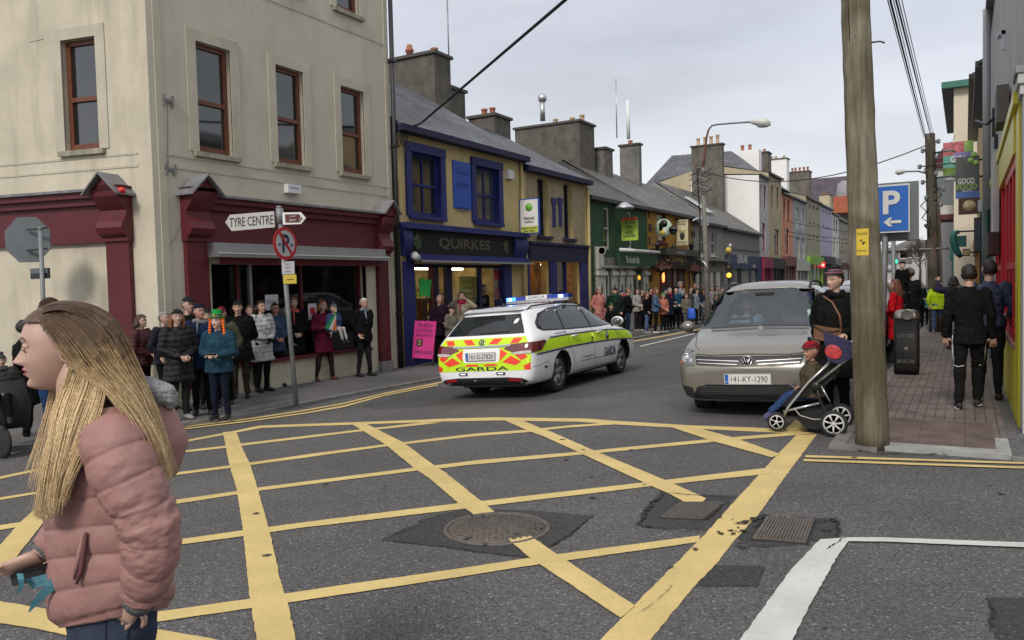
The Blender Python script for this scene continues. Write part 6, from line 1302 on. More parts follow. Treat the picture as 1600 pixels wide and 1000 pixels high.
# ================================================================ cars
def emesh(bm_or_me,mods):
    o=bpy.data.objects.new('tmp',bm_or_me)
    for f in mods: f(o)
    me=tmp_eval(o); bpy.data.objects.remove(o); return me
class Car:
    def __init__(s,stations,paint,name,label,L,cat='car',group=None):
        s.t=thing(name,label,cat,local=True,group=group); s.paint=paint
        rows=[]
        for x,w,zb,zs,wr,ze,zc in stations:
            rows.append([(x,0,zb),(x,w*.84,zb),(x,w*.965,zb+.07),(x,w,(zb+zs)/2-.02),(x,w*.985,zs-.09),(x,w*.945,zs),(x,wr,ze),(x,wr*.62,ze+.72*(zc-ze)),(x,0,zc)])
        n=len(rows); V=[]; idx={}
        def vid(i,j,sg):
            if j in (0,8): sg=1
            k=(i,j,sg)
            if k not in idx: x,y,z=rows[i][j]; idx[k]=len(V); V.append((x,y*sg,z))
            return idx[k]
        Fs=[]
        for i in range(n-1):
            for j in range(8):
                for sg in (1,-1):
                    q=[vid(i,j,sg),vid(i+1,j,sg),vid(i+1,j+1,sg),vid(i,j+1,sg)]
                    Fs.append(q if sg<0 else q[::-1])
        for i,fl in ((0,1),(n-1,-1)):
            for (a,b) in ((0,1),):pass
            # cap rows: pair rows from both sides to centre column
            for j in range(1,7):
                q=[vid(i,j,1),vid(i,j,-1),vid(i,j+1,-1),vid(i,j+1,1)]
                Fs.append(q if fl>0 else q[::-1])
            for tri in ((vid(i,0,1),vid(i,1,-1),vid(i,1,1)),(vid(i,7,1),vid(i,7,-1),vid(i,8,1))): Fs.append(list(tri if fl>0 else tri[::-1]))
        me=bpy.data.meshes.new('cage'); me.from_pydata(V,[],Fs); me.materials.append(paint); me.materials.append(mDark)
        bm=bmesh.new(); bm.from_mesh(me); bmesh.ops.recalc_face_normals(bm,faces=bm.faces[:]); bm.to_mesh(me); bm.free()
        def sub(o): m=o.modifiers.new('s','SUBSURF'); m.levels=3
        s.me=emesh(me,[sub])
        s.bvh=BVHTree.FromPolygons([v.co.copy() for v in s.me.vertices],[list(p.vertices) for p in s.me.polygons])
        s.cut=[]; s.lift=.003
    def cast(s,d,a,b):
        """project 2-D point on the body; d: 'R' right side (-y), 'L' left, 'B' rear, 'F' front, 'T' top, or (origin fn)"""
        if d=='R': o,v=Vector((a,-3,b)),Vector((0,1,0))
        elif d=='L': o,v=Vector((a,3,b)),Vector((0,-1,0))
        elif d=='B': o,v=Vector((-5,a,b)),Vector((1,0,0))
        elif d=='F': o,v=Vector((5,a,b)),Vector((-1,0,0))
        elif d=='T': o,v=Vector((a,b,4)),Vector((0,0,-1))
        h=s.bvh.ray_cast(o,v)
        return h[0],h[1]
    def decal(s,d,pts,mat,name,parent=None,off=.003,step=.05,smooth=True,mb=None,sub=None):
        V,Fc=clip_grid(pts,step); W=[];ok=[]
        for a,b in V:
            p,n=s.cast(d,a,b)
            if p is None: W.append(None)
            else: W.append(p+n*off)
        F2=[f for f in Fc if all(W[i] is not None for i in f)]
        W=[w if w is not None else Vector() for w in W]
        G=[]
        nd={'R':Vector((0,-1,0)),'L':Vector((0,1,0)),'B':Vector((-1,0,0)),'F':Vector((1,0,0)),'T':Vector((0,0,1))}[d]
        for f in F2:
            nn=(W[f[1]]-W[f[0]]).cross(W[f[2]]-W[f[0]])
            G.append(f if nn.dot(nd)>0 else f[::-1])
        m=mb or MB(); m.add(W,G,mat,sm=smooth)
        if mb is None: return m.build(name,parent or s.t)
    def line(s,d,pts,w,mat,mb,off=.004):
        P=[]
        for i in range(len(pts)-1):
            a,b=Vector(pts[i]),Vector(pts[i+1]); n=max(2,int((b-a).length/.06))
            for k in range(n): P.append(a.lerp(b,k/n))
        P.append(Vector(pts[-1])); V=[]
        for i,p in enumerate(P):
            t=(P[min(i+1,len(P)-1)]-P[max(i-1,0)]).normalized(); nn=Vector((-t.y,t.x))*w/2
            for q in (p+nn,p-nn):
                h,no=s.cast(d,q.x,q.y)
                if h is None: return
                V.append(h+no*off)
        mb.add(V,[(2*i,2*i+1,2*i+3,2*i+2) for i in range(len(P)-1)],mat,sm=True)
    def text(s,d,txt,c,w,h,mat,mb,off=.006,bold=.02,slope=0):
        V,Fc=text_mesh(txt,1,0,'CENTER',bold,1,0); xs=[v[0] for v in V]; ys=[v[1] for v in V]; kx=w/(max(xs)-min(xs)); ky=h/(max(ys)-min(ys)); mx,my=(max(xs)+min(xs))/2,(max(ys)+min(ys))/2
        fl={'R':1,'L':-1,'B':-1,'F':1}[d]; W=[]
        for v in V:
            a=(v[0]-mx)*kx*fl; p,n=s.cast(d,c[0]+a,c[1]+(v[1]-my)*ky+slope*a); W.append(p+n*off if p is not None else Vector((c[0],0,c[1])))
        mb.add(W,Fc,mat)
    def prism(s,d,pts,a0,a1):
        P=[]; 
        for a in (a0,a1):
            for u,v in pts: P.append((u,a,v) if d in 'RL' else (a,u,v))
        n=len(pts); me=bpy.data.meshes.new('cut'); me.from_pydata(P,[],[tuple(range(n))[::-1],tuple(range(n,2*n))]+[(i,(i+1)%n,n+(i+1)%n,n+i) for i in range(n)])
        bm=bmesh.new(); bm.from_mesh(me); bmesh.ops.recalc_face_normals(bm,faces=bm.faces[:]); bm.to_mesh(me); bm.free(); s.cut.append(me)
    def arch(s,x,r,zc=.31):
        for sg in (1,-1):
            mb=MB(); mb.lathe((x,sg*.60,zc),[(r,0),(r,.5)],mDark,40,axis=(0,sg,0)); me=bpy.data.meshes.new('cut'); me.from_pydata(mb.v,[],mb.f)
            bm=bmesh.new(); bm.from_mesh(me); bmesh.ops.recalc_face_normals(bm,faces=bm.faces[:]); bm.to_mesh(me); bm.free(); s.cut.append(me)
    def finish(s):
        me=s.me
        for c in s.cut:
            c.materials.append(s.paint); c.materials.append(mDark)
            for p in c.polygons: p.material_index=1
            co_=bpy.data.objects.new('c',c); _ts.collection.objects.link(co_)
            def bo(o):
                m=o.modifiers.new('b','BOOLEAN'); m.operation='DIFFERENCE'; m.solver='EXACT'; m.object=co_
            me=emesh(me,[bo]); bpy.data.objects.remove(co_)
        for p in me.polygons: p.use_smooth=p.material_index==0
        o=link('body',me,s.t); s.body=o; return o
    def wheel(s,x,y,r=.325,w=.215,spk=5,rimc=None,tyre=None,hub=True,steer=0,style=0):
        sg=1 if y>0 else -1; ax=(0,sg,0); W=thingless('wheel',s.t)
        mb=MB(); mT=M('tyre_rubber',(.018,.018,.018),.8,.2,30); yi=y-sg*w
        mb.lathe((x,yi,r),[(r*.66,0),(r*.93,0),(r,.03),(r,w-.03),(r*.95,w-.005),(r*.68,w),(r*.66,w-.02)],mT,40,axis=ax); tw=mb.build('wheel',s.t)
        mR=rimc or M('alloy_rim',(.38,.385,.40),.35,.08,8,metal=.8); mb=MB()
        mb.lathe((x,y-sg*.02,r),[(r*.69,0),(r*.69,.018),(r*.63,.018),(r*.61,-.02)],mR,36,axis=ax)
        mb.lathe((x,y-sg*.09,r),[(r*.66,0),(r*.66,.01),(0.001,.02)],mDark,30,axis=ax)
        mb.lathe((x,y-sg*.035,r),[(.06,0),(.06,.02),(.03,.03),(.001,.03)],mR,16,axis=ax)
        for k in range(spk):
            a=2*PI*k/spk+.3
            for da in ((-.16,.16) if style==0 else (0,)):
                p0=Vector((x+math.cos(a+da*1.2)*.05,y-sg*.03,r+math.sin(a+da*1.2)*.05)); p1=Vector((x+math.cos(a+da)*r*.66,y-sg*.015,r+math.sin(a+da)*r*.66)); mb.tube([p0,p1],[.02,.026] if style==0 else [.03,.045],mR,5)
        mb.build('rim',tw)
        return tw
    def plate(s,d,c,w,h,txt,off=.02):
        p,n=s.cast(d,*c); ux=Vector((0,-1,0)) if d=='B' else Vector((0,1,0)); 
        nz=Vector((-1,0,0)) if d=='B' else Vector((1,0,0)); o=p+nz*off; uz=Vector((0,0,1)); mb=MB()
        mb.obox(o,w+.02,.012,h+.02,M('plate_rim',(.35,.35,.36),.4,0),Matrix((ux,nz,uz)).transposed()); pl=mb.build('number_plate',s.t)
        mb=MB(); mb.obox(o+nz*.008,w,.004,h,M('plate_white',(.62,.62,.60),.4,.03),Matrix((ux,nz,uz)).transposed()); mb.obox(o+nz*.0105-ux*(w/2-.022),.04,.002,h,M('plate_blue',(.015,.10,.42),.4,0),Matrix((ux,nz,uz)).transposed()); put_text(mb,txt,o+nz*.012+ux*.02,ux,uz,1,inkk,width=w*.80,height=h*.66,off=0,bold=.0); put_text(mb,'IRL',o+nz*.013-ux*(w/2-.022)-uz*h*.25,ux,uz,1,wht,width=.022,height=.014,off=0); mb.build('lettering',pl)
def thingless(*a): return None
def place_car(car,o,ang,roll=0,scale=1,pitch=0):
    car.t.rotation_mode='XYZ'; car.t.location=o; car.t.rotation_euler=(roll,pitch,ang); car.t.scale=(scale,)*3
mPW=M('police_white',(.80,.81,.83),.28,.03,1.2,coat=.6,dirt=.08); mFY=M('fluorescent_yellow',(.55,.80,.015),.45,.03); mFR=M('reflective_red',(.85,.06,.03),.45,.05); mNav=M('navy_marking',(.008,.014,.07),.4,0); mTrim=M('black_trim',(.014,.014,.015),.55,.1); mTail=M('tail_light_red',(.13,.006,.010),.08,.3,6,spec=1,coat=1); mCh=M('chrome',(.62,.62,.64),.12,0,metal=1); mGC=glass('car_glass_dark',(.10,.115,.12),.10,.01); mGC2=glass('windscreen_glass',(.62,.74,.78),.10,.01); mGapL=M('panel_gap',(.03,.03,.032),.7,0); mSeat=M('seat_fabric',(.03,.03,.033),.9,.2,20)
G=Car([(-2.385,.70,.32,.60,.56,.64,.66),(-2.345,.82,.26,.74,.66,.80,.82),(-2.29,.875,.23,.86,.70,.92,.95),(-2.20,.895,.21,.94,.71,1.03,1.06),(-2.03,.905,.2,.96,.64,1.24,1.285),(-1.87,.907,.2,.965,.585,1.395,1.43),(-1.4,.907,.2,.96,.585,1.42,1.46),(-.5,.905,.2,.94,.595,1.43,1.472),(.25,.905,.2,.92,.58,1.41,1.455),(.62,.905,.2,.915,.57,1.32,1.365),(1.0,.905,.2,.905,.62,1.13,1.17),(1.36,.90,.2,.89,.68,.965,1.0),(1.7,.892,.2,.86,.68,.91,.945),(2.05,.868,.2,.79,.64,.83,.86),(2.27,.80,.22,.70,.58,.72,.75),(2.385,.64,.28,.58,.48,.60,.62)],mPW,'police_car','white police estate car with yellow and red chequered tail, lit blue roof bar',4.77,cat='police car')
dlo=[(1.16,.965),(.98,1.07),(.66,1.24),(.40,1.345),(.1,1.385),(-.5,1.40),(-1.1,1.375),(-1.6,1.295),(-1.88,1.16),(-1.93,1.07),(-1.80,1.02),(-.8,.985),(.3,.962)]
def inset(P,k):
    c=Vector((sum(p[0] for p in P)/len(P),sum(p[1] for p in P)/len(P))); return [(c.x+(p[0]-c.x)*(1-k/ max(.2,abs(p[0]-c.x)) if abs(p[0]-c.x)>.2 else p[0]*0+1)-0 if False else p[0]*(1),p[1]) for p in P]
for d in 'RL':
    mb=MB(); G.decal(d,dlo,mTrim,'x',mb=mb,off=.002,step=.08); mb.build('window_surround',G.t)
    A1=[(1.10,.975),(.94,1.075),(.64,1.225),(.38,1.325),(.14,1.36),(.10,.985)]; A2=[(.02,.985),(.06,1.36),(-.45,1.37),(-.88,1.355),(-1.02,1.01)]; A3=[(-1.08,1.012),(-.94,1.352),(-1.15,1.34),(-1.56,1.265),(-1.82,1.14),(-1.86,1.08),(-1.76,1.04)]
    for P in (A1,A2,A3):
        mb=MB(); G.decal(d,P,M('tinted_glass',(.010,.013,.015),.04,.5,2.5,spec=.5),'x',mb=mb,off=.006,step=.08); mb.build('side_window',G.t)
for d,sgn in (('R',-1),('L',1)):
    mb=MB(); G.decal(d,[(-2.25,.70),(-1.9,.715),(-1.0,.725),(0,.72),(1.0,.70),(2.12,.64),(2.16,.76),(1.95,.80),(1.0,.86),(0,.885),(-1.0,.895),(-1.7,.89),(-2.22,.80)],mFY,'x',mb=mb,off=.003,step=.09); ys=mb.build('yellow_stripe',G.t)
    mb=MB(); G.line(d,[(-2.2,.685),(-1.0,.71),(0,.705),(1.0,.685),(2.12,.625)],.022,mNav,mb,.005); G.line(d,[(-1.7,.905),(-1,.91),(0,.90),(1.0,.875),(1.95,.815)],.022,mNav,mb,.005); mb.build('blue_line',ys)
mb=MB(); G.text('R','GARDA',(.72,.50),.56,.16,mNav,mb); G.text('R','www.garda.ie',(-.28,.49),.52,.06,M('navy_soft',(.05,.06,.12),.4,0),mb,bold=.0); G.text('R','AN GARDA SIOCHANA',(-1.25,.955),.42,.035,M('navy_soft',(.05,.06,.12),.4,0),mb,bold=.0); G.text('L','GARDA',(.72,.50),.56,.16,mNav,mb); mb.build('lettering',G.t)
mb=MB(); p,n=G.cast('R',.62,.79); mb.lathe(p+n*.006,[(.001,.003),(.075,.003),(.075,0)],M('crest_navy',(.03,.05,.12),.4,.4,30),16,axis=n); mb.lathe(p+n*.010,[(.001,.003),(.045,.003),(.045,0)],M('crest_gold',(.35,.33,.2),.4,.4,40),8,axis=n); mb.build('crest',G.t)
mb=MB()
for d in 'RL':
    G.line(d,[(.06,.98),(.02,.6),(.02,.27)],.008,mGapL,mb); G.line(d,[(-1.04,1.0),(-1.02,.75),(-.88,.55),(-.86,.30)],.008,mGapL,mb); G.line(d,[(1.16,.93),(1.14,.6),(1.05,.27)],.008,mGapL,mb); G.line(d,[(-.86,.285),(1.05,.27)],.008,mGapL,mb); G.line(d,[(-.6,.43),(1.0,.42)],.01,mGapL,mb); G.line(d,[(-2.3,.50),(-1.85,.55),(-1.72,.40)],.006,mGapL,mb)
mb.build('panel_gap',G.t)
for d,sgn in (('R',-1),('L',1)):
    for x in (-.78,.28):
        p,n=G.cast(d,x,.87); mb=MB(); mb.tube([p+n*.005-Vector((.11,0,0)),p+n*.035-Vector((.08,0,0)),p+n*.035+Vector((.08,0,0)),p+n*.005+Vector((.11,0,0))],.014,mPW,6); mb.build('door_handle',G.t)
    mb=MB(); p,n=G.cast(d,-1.93,.47); mb.obox(p,.09,.014,.032,mTrim); mb.build('side_reflector',G.t)
# rear
mGl=M('rear_glass',(.010,.013,.016),.04,.6,2.,spec=.6)
mb=MB(); G.decal('B',[(-.70,1.015),(.70,1.015),(.655,1.10),(.53,1.31),(-.53,1.31),(-.655,1.10)],mGl,'x',mb=mb,off=.007,step=.14); mb.build('rear_window',G.t)
mb=MB(); G.line('B',[(.08,1.035),(-.45,1.055)],.014,mTrim,mb,.015); mb.build('rear_wiper',G.t)
mb=MB(); 
for y0 in (-.52,): pass
P0=G.cast('T',-1.96,.0)[0]; 
mb.add([Vector((-1.80,-.55,1.385)),Vector((-1.80,.55,1.385)),Vector((-1.985,.50,1.372)),Vector((-1.985,-.50,1.372)),Vector((-1.78,-.53,1.425)),Vector((-1.78,.53,1.425)),Vector((-1.99,.49,1.384)),Vector((-1.99,-.49,1.384))],[(3,2,1,0),(4,5,6,7),(0,1,5,4),(1,2,6,5),(2,3,7,6),(3,0,4,7)],mPW); mb.build('spoiler',G.t)
# yellow ground of the tail
mb=MB(); G.decal('B',[(-.80,.465),(.80,.465),(.84,.58),(.845,.70),(.80,.86),(.74,.97),(-.74,.97),(-.80,.86),(-.845,.70),(-.84,.58)],mFY,'x',mb=mb,off=.003,step=.05); yp=mb.build('yellow_tail_panel',G.t)
mb=MB(); G.decal('B',[(-.30,.60),(.30,.60),(.33,.66),(.33,.815),(-.33,.815),(-.33,.66)],mPW,'x',mb=mb,off=.005,step=.05); mb.build('white_panel',yp)
reds=[]
for sg in (1,-1):
    for P in ([(.34,.62),(.34,.80),(.47,.73)],[(.38,.60),(.53,.69),(.70,.60),(.60,.545)],[(.73,.53),(.83,.58),(.83,.475),(.75,.47)],[(.08,.575),(.26,.575),(.30,.545),(.04,.545)],[(.12,.875),(.28,.875),(.36,.955),(.20,.955)],[(.50,.875),(.64,.875),(.70,.95),(.55,.955)],[(.60,.70),(.70,.62),(.80,.66),(.76,.72)]):
        mb=MB(); G.decal('B',[(a*sg,b) for a,b in P],mFR,'x',mb=mb,off=.007,step=.08); mb.build('red_block',yp)
mb=MB(); G.text('B','GARDA',(0,.505),.96,.062,mNav,mb,off=.009,bold=.01); mb.build('lettering',yp)
for sg in (1,-1):
    mb=MB(); G.decal('B',[(.40*sg,.795),(.66*sg,.705),(.865*sg,.72),(.875*sg,.84),(.80*sg,.875),(.52*sg,.86)],mTail,'x',mb=mb,off=.012,step=.05)
    G.decal('R' if sg<0 else 'L',[(-2.36,.72),(-2.05,.74),(-1.86,.86),(-1.90,.885),(-2.30,.875)],mTail,'x',mb=mb,off=.010,step=.05); tl=mb.build('tail_light',G.t)
    mb=MB(); G.decal('B',[(.52*sg,.725),(.66*sg,.705),(.84*sg,.715),(.84*sg,.755),(.66*sg,.75)],M('clear_lens',(.55,.5,.48),.2,.4,40),'x',mb=mb,off=.016,step=.05); mb.build('lens',tl)
mb=MB(); G.line('B',[(-.52,.845),(-.3,.838),(.3,.838),(.52,.845)],.028,mCh,mb,.022); mb.build('chrome_strip',G.t)
mb=MB(); p,n=G.cast('B',0,.905); mb.lathe(p+n*.012,[(.046,0),(.056,.004),(.056,0)],mCh,20,axis=n); mb.lathe(p+n*.012,[(.001,.004),(.048,.004)],mFY,20,axis=n); G.line('B',[(-.015,.935),(-.02,.905),(-.03,.875)],.008,mCh,mb,.022); G.line('B',[(.03,.935),(.02,.905),(.015,.875)],.008,mCh,mb,.022); G.line('B',[(-.02,.90),(.02,.91)],.008,mCh,mb,.022); mb.build('badge',G.t)
G.plate('B',(0,.695),.52,.11,'161-D-27828',off=.022)
mb=MB(); G.decal('B',[(-.66,.24),(.66,.24),(.78,.30),(.70,.345),(.45,.365),(-.45,.365),(-.70,.345),(-.78,.30)],mTrim,'x',mb=mb,off=.006,step=.05); bpn=mb.build('bumper_insert',G.t)
for sg in (1,-1):
    mb=MB(); G.decal('B',[(.46*sg,.315),(.68*sg,.30),(.67*sg,.335),(.48*sg,.352)],M('reflector_red',(.30,.01,.015),.2,0),'x',mb=mb,off=.012); mb.build('reflector',bpn)
    p,n=G.cast('B',.34*sg,.425); mb=MB(); mb.obox(p,.03,.15,.038,mTrim); pl_=mb.build('strobe_lamp',G.t); mb=MB(); mb.obox(p+Vector((-.016,0,0)),.006,.09,.016,M('lit_white_strobe',(.75,.8,1),.4,0,emit=1.5 if sg<0 else .6)); mb.build('lit_lens',pl_)
# cabin openings stay glazed dark; windscreen
mb=MB(); G.decal('F',[(-.70,.99),(.70,.99),(.56,1.37),(-.56,1.37)],mGl,'x',mb=mb,off=.005,step=.06); mb.build('windscreen',G.t)
G.arch(-1.315,.355,.325); G.arch(1.455,.355,.325); G.finish()
for x in (-1.315,1.455):
    for sg in (1,-1): G.wheel(x,.80*sg if x<0 else .805*sg)
for sg in (1,-1):
    mb=MB(); c=Vector((.92,sg*1.0,1.03)); mb.ball(c,(.07,.12,.085),mPW,14,10); mr_=mb.build('wing_mirror',G.t); mb=MB(); mb.ball(c+Vector((-.035,0,0)),(.045,.10,.068),M('mirror_glass',(.08,.085,.09),.05,.0,spec=1),12,8); mb.build('mirror_pane',mr_); mb=MB(); mb.tube([c+Vector((0,-sg*.08,-.05)),Vector((.98,sg*.86,.96))],.03,mTrim,6); mb.build('mirror_arm',mr_)
    mb=MB(); P=[]
    for k in range(13): x=.35-2.1*k/12; h,n=G.cast('T',x,sg*.53); P.append(h+Vector((0,0,.035 if 0<k<12 else .0)))
    mb.tube(P,.014,mTrim,6); mb.build('roof_rail',G.t)
# light bar
lb0=G.cast('T',-.25,0)[0].z+.02; mb=MB(); mb.box(-.34,-.16,-.62,.62,lb0,lb0+.05,mSil); lb=mb.build('light_bar',G.t)
mBL=M('blue_lens',(.01,.04,.35),.15,.1,spec=1); mBE=M('lit_blue_lens',(.04,.22,1),.3,0,emit=4.); mWE=M('lit_blue_white',(.55,.8,1),.3,0,emit=9.)
for sg in (1,-1):
    mb=MB(); mb.box(-.345,-.155,sg*.22 if sg>0 else -.62,.62 if sg>0 else -.22,lb0+.05,lb0+.115,mBL); mb.build('blue_lens',lb)
mb=MB(); mb.box(-.36,-.346,.42,.60,lb0+.05,lb0+.11,mBE); mb.box(-.365,-.355,.50,.56,lb0+.06,lb0+.10,mWE); mb.build('lit_lens',lb)
mb=MB(); mb.box(-.36,-.346,-.52,-.44,lb0+.06,lb0+.10,mWE); mb.build('lit_lens',lb)
mb=MB(); mb.box(-.352,-.148,-.21,.21,lb0+.05,lb0+.125,wht); c1=mb.build('name_box',lb); mb=MB(); put_text(mb,'GARDA',(-.352,0,lb0+.088),(0,-1,0),(0,0,1),1,mNav,width=.34,height=.05,off=.003); mb.build('lettering',c1)
mb=MB(); 
for sg in (1,-1): mb.box(-.30,-.20,sg*.5-.03,sg*.5+.03,lb0-.04,lb0+.0,mTrim)
mb.build('bar_foot',lb)
mb=MB(); h=G.cast('T',-1.55,0)[0]; mb.lathe(h,[(.05,0),(.03,.03),(.01,.05)],mTrim,10); mb.tube([h+Vector((0,0,.03)),h+Vector((-.20,0,.30))],.006,mTrim,5); mb.build('aerial',G.t)
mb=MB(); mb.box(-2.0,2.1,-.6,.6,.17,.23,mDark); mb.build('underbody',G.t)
a_=gnd(875,612); b_=gnd(972,583); hv=(b_-a_); ang=math.atan2(hv.y,hv.x); hd_=Vector((math.cos(ang),math.sin(ang),0)); rt=Vector((hd_.y,-hd_.x,0))
o_=a_+hd_*1.315-rt*.80; zr_=gz(a_.x); zl_=gz((a_-rt*1.6).x)
place_car(G,(o_.x,o_.y,(zr_+zl_)/2+.0),ang,roll=-math.atan((zl_-zr_)/1.6)*-1*1.0)
# ---------------------------------------------------------------- silver people carrier
mSv=M('metallic_beige_silver',(.215,.197,.168),.30,.05,1.5,metal=.55,coat=.7,dirt=.1)
T=Car([(-2.2,.70,.30,.85,.60,.95,.98),(-2.14,.84,.24,1.0,.60,1.12,1.18),(-2.02,.88,.21,1.06,.58,1.40,1.46),(-1.85,.895,.2,1.07,.58,1.545,1.60),(-1.2,.897,.2,1.06,.60,1.585,1.64),(-.3,.897,.2,1.04,.61,1.60,1.655),(.2,.897,.2,1.02,.61,1.575,1.625),(.42,.897,.2,1.01,.64,1.50,1.545),(.82,.897,.2,.99,.69,1.24,1.285),(1.12,.895,.2,.965,.75,1.055,1.085),(1.30,.89,.2,.95,.76,.995,1.02),(1.65,.882,.2,.91,.73,.94,.965),(1.93,.865,.21,.84,.69,.875,.90),(2.08,.835,.22,.76,.64,.79,.825),(2.16,.76,.25,.66,.54,.69,.725),(2.2,.62,.31,.58,.46,.60,.62)],mSv,'people_carrier','metallic beige silver people carrier stopped at the junction, woman driver behind the windscreen',4.4)
ws=[(-.77,1.10),(-.60,1.10),(0,1.14),(.60,1.10),(.77,1.10),(.70,1.30),(.595,1.535),(.3,1.56),(-.3,1.56),(-.595,1.535),(-.70,1.30)]
mb=MB(); T.decal('F',ws,mTrim,'x',mb=mb,off=.001,step=.06) if False else None
wsi=[(-.76,1.045),(0,1.065),(.76,1.045),(.70,1.24),(.605,1.50),(.3,1.535),(-.3,1.535),(-.605,1.50),(-.70,1.24)]
mb=MB(); T.decal('F',wsi,mGC2,'x',mb=mb,off=-.004,step=.19); mb.build('windscreen',T.t)
mb=MB(); T.line('F',wsi+[wsi[0]],.045,mTrim,mb,.004); mb.build('windscreen_seal',T.t)
T.prism('F',wsi,-1.7,2.0)
dlo2=[(1.02,1.09),(.82,1.22),(.45,1.42),(.2,1.49),(-.9,1.515),(-1.7,1.48),(-1.86,1.30),(-1.86,1.12),(-.5,1.09)]
for d in 'RL':
    for P in ([(1.02,1.09),(.82,1.21),(.45,1.405),(.15,1.475),(.12,1.09)],[(.05,1.09),(.08,1.48),(-.85,1.50),(-.85,1.09)],[(-.93,1.10),(-.93,1.50),(-1.68,1.46),(-1.84,1.30),(-1.84,1.12)]):
        mb=MB(); T.decal(d,P,glass('side_glass',(.3,.34,.36),.12,.01),'x',mb=mb,off=.004,step=.08); mb.build('side_window',T.t); 
    mb=MB(); T.line(d,[(.10,1.06),(.08,.6),(.08,.27)],.008,mGapL,mb); T.line(d,[(1.12,.95),(1.08,.6),(1.0,.27)],.008,mGapL,mb); T.line(d,[(-.9,1.05),(-.85,.6),(-.8,.3)],.008,mGapL,mb); mb.build('panel_gap',T.t)
T.prism('R',[(.95,1.11),(.78,1.21),(.43,1.39),(.15,1.455),(-1.66,1.45),(-1.78,1.3),(-1.78,1.13)],-.95,.95)
# front face
mGr=M('grille_black',(.012,.012,.013),.35,.1)
mb=MB(); T.decal('F',[(-.60,.665),(-.30,.645),(.30,.645),(.60,.665),(.63,.775),(.45,.76),(-.45,.76),(-.63,.775)],mGr,'x',mb=mb,off=.006,step=.05); gr_=mb.build('grille',T.t)
mb=MB(); T.line('F',[(-.60,.722),(-.12,.702),(-.10,.70)],.008,mSil,mb,.016); T.line('F',[(.10,.70),(.12,.702),(.60,.722)],.008,mSil,mb,.016); T.line('F',[(-.58,.685),(-.12,.665)],.006,mSil,mb,.016); T.line('F',[(.12,.665),(.58,.685)],.006,mSil,mb,.016); mb.build('chrome_slat',gr_)
mb=MB(); T.decal('F',[(-.66,.27),(.66,.27),(.60,.40),(.50,.435),(-.50,.435),(-.60,.40)],mGr,'x',mb=mb,off=.005,step=.05); lg=mb.build('lower_intake',T.t)
mb=MB(); 
for z in (.30,.325,.35,.375,.40): T.line('F',[(-.55,z),(0,z-.004),(.55,z)],.008,M('intake_slat',(.04,.04,.042),.5,0),mb,.014)
mb.build('intake_slat',lg)
mb=MB(); T.line('F',[(-.80,.40),(-.74,.29),(-.62,.25),(0,.235),(.62,.25),(.74,.29),(.80,.40)],.022,mSil,mb,.010); mb.build('bumper_trim',T.t)
for sg in (1,-1):
    mb=MB(); T.decal('F',[(.66*sg,.40),(.62*sg,.29),(.74*sg,.31),(.80*sg,.42)],mTrim,'x',mb=mb,off=.006); mb.build('fog_recess',T.t)
    P=[(.62*sg,.66),(.66*sg,.785),(.76*sg,.835),(.815*sg,.83),(.825*sg,.70),(.76*sg,.655)]
    mb=MB(); T.decal('F',P,M('headlight_reflector',(.16,.165,.17),.15,.3,14,metal=.5,spec=1),'x',mb=mb,off=.008,step=.04)
    T.decal('R' if sg<0 else 'L',[(1.83,.86),(2.0,.83),(2.07,.74),(2.02,.70),(1.92,.76)],M('headlight_reflector',(.16,.165,.17),.15,.3,14,metal=.5,spec=1),'x',mb=mb,off=.008,step=.04)
    hl=mb.build('headlight',T.t)
    for (yy,zz,rr) in ((.735,.745,.052),(.675,.715,.032)):
        p,n=T.cast('F',yy*sg,zz); mb=MB(); mb.lathe(p+Vector((.004,0,0)),[(rr*1.15,.0),(rr*1.2,.012),(rr,.014),(rr*.9,.004)],mCh,18,axis=(1,0,0)); mb.ball(p+Vector((.0,0,0)),(.018,rr*.85,rr*.85),M('lamp_lens',(.45,.5,.55),.05,0,spec=1),14,8); mb.build('lamp',hl)
    mb=MB(); p,n=T.cast('F',.79*sg,.70); mb.obox(p+Vector((.006,0,0)),.01,.04,.03,M('indicator_amber',(.5,.14,.02),.3,0)); mb.build('indicator',hl)
    mb=MB(); c=Vector((.86,sg*.99,1.07)); mb.ball(c,(.07,.10,.075),mSv,14,10); mr_=mb.build('wing_mirror',T.t); mb=MB(); mb.box(.82,.92,min(sg*.84,sg*.97),max(sg*.84,sg*.97),.98,1.01,mTrim); mb.build('mirror_base',mr_)
    mb=MB(); P=[]
    for k in range(13): x=.25-2.0*k/12; h,n=T.cast('T',x,sg*.56); P.append(h+Vector((0,0,.055 if 0<k<12 else .0)))
    mb.tube(P,.017,mTrim,6); mb.build('roof_rail',T.t)
p,n=T.cast('F',0,.70); mb=MB(); ce=p+Vector((.016,0,0)); mb.lathe(ce,[(.001,0),(.066,0),(.066,.006)],mGr,28,axis=(1,0,0)); mb.lathe(ce,[(.060,.004),(.068,.010),(.076,.004)],mCh,28,axis=(1,0,0)); bd=mb.build('badge',T.t)
mb=MB()
for P in ([(-.036,.045),(-.012,-.005),(0,.018),(.012,-.005),(.036,.045)],[(-.055,.022),(-.026,-.050),(0,.0),(.026,-.050),(.055,.022)]):
    mb.tube([ce+Vector((.010,a,b)) for a,b in P],.0055,mCh,5)
mb.build('emblem',bd)
T.plate('F',(0,.50),.52,.11,'141-KY-1290',off=.02)
mb=MB(); T.line('F',[(-.60,1.04),(-.2,1.05),(0,1.06)],.02,mTrim,mb,.02); T.line('F',[(.05,1.06),(.62,1.04)],.02,mTrim,mb,.02); mb.build('wiper',T.t)
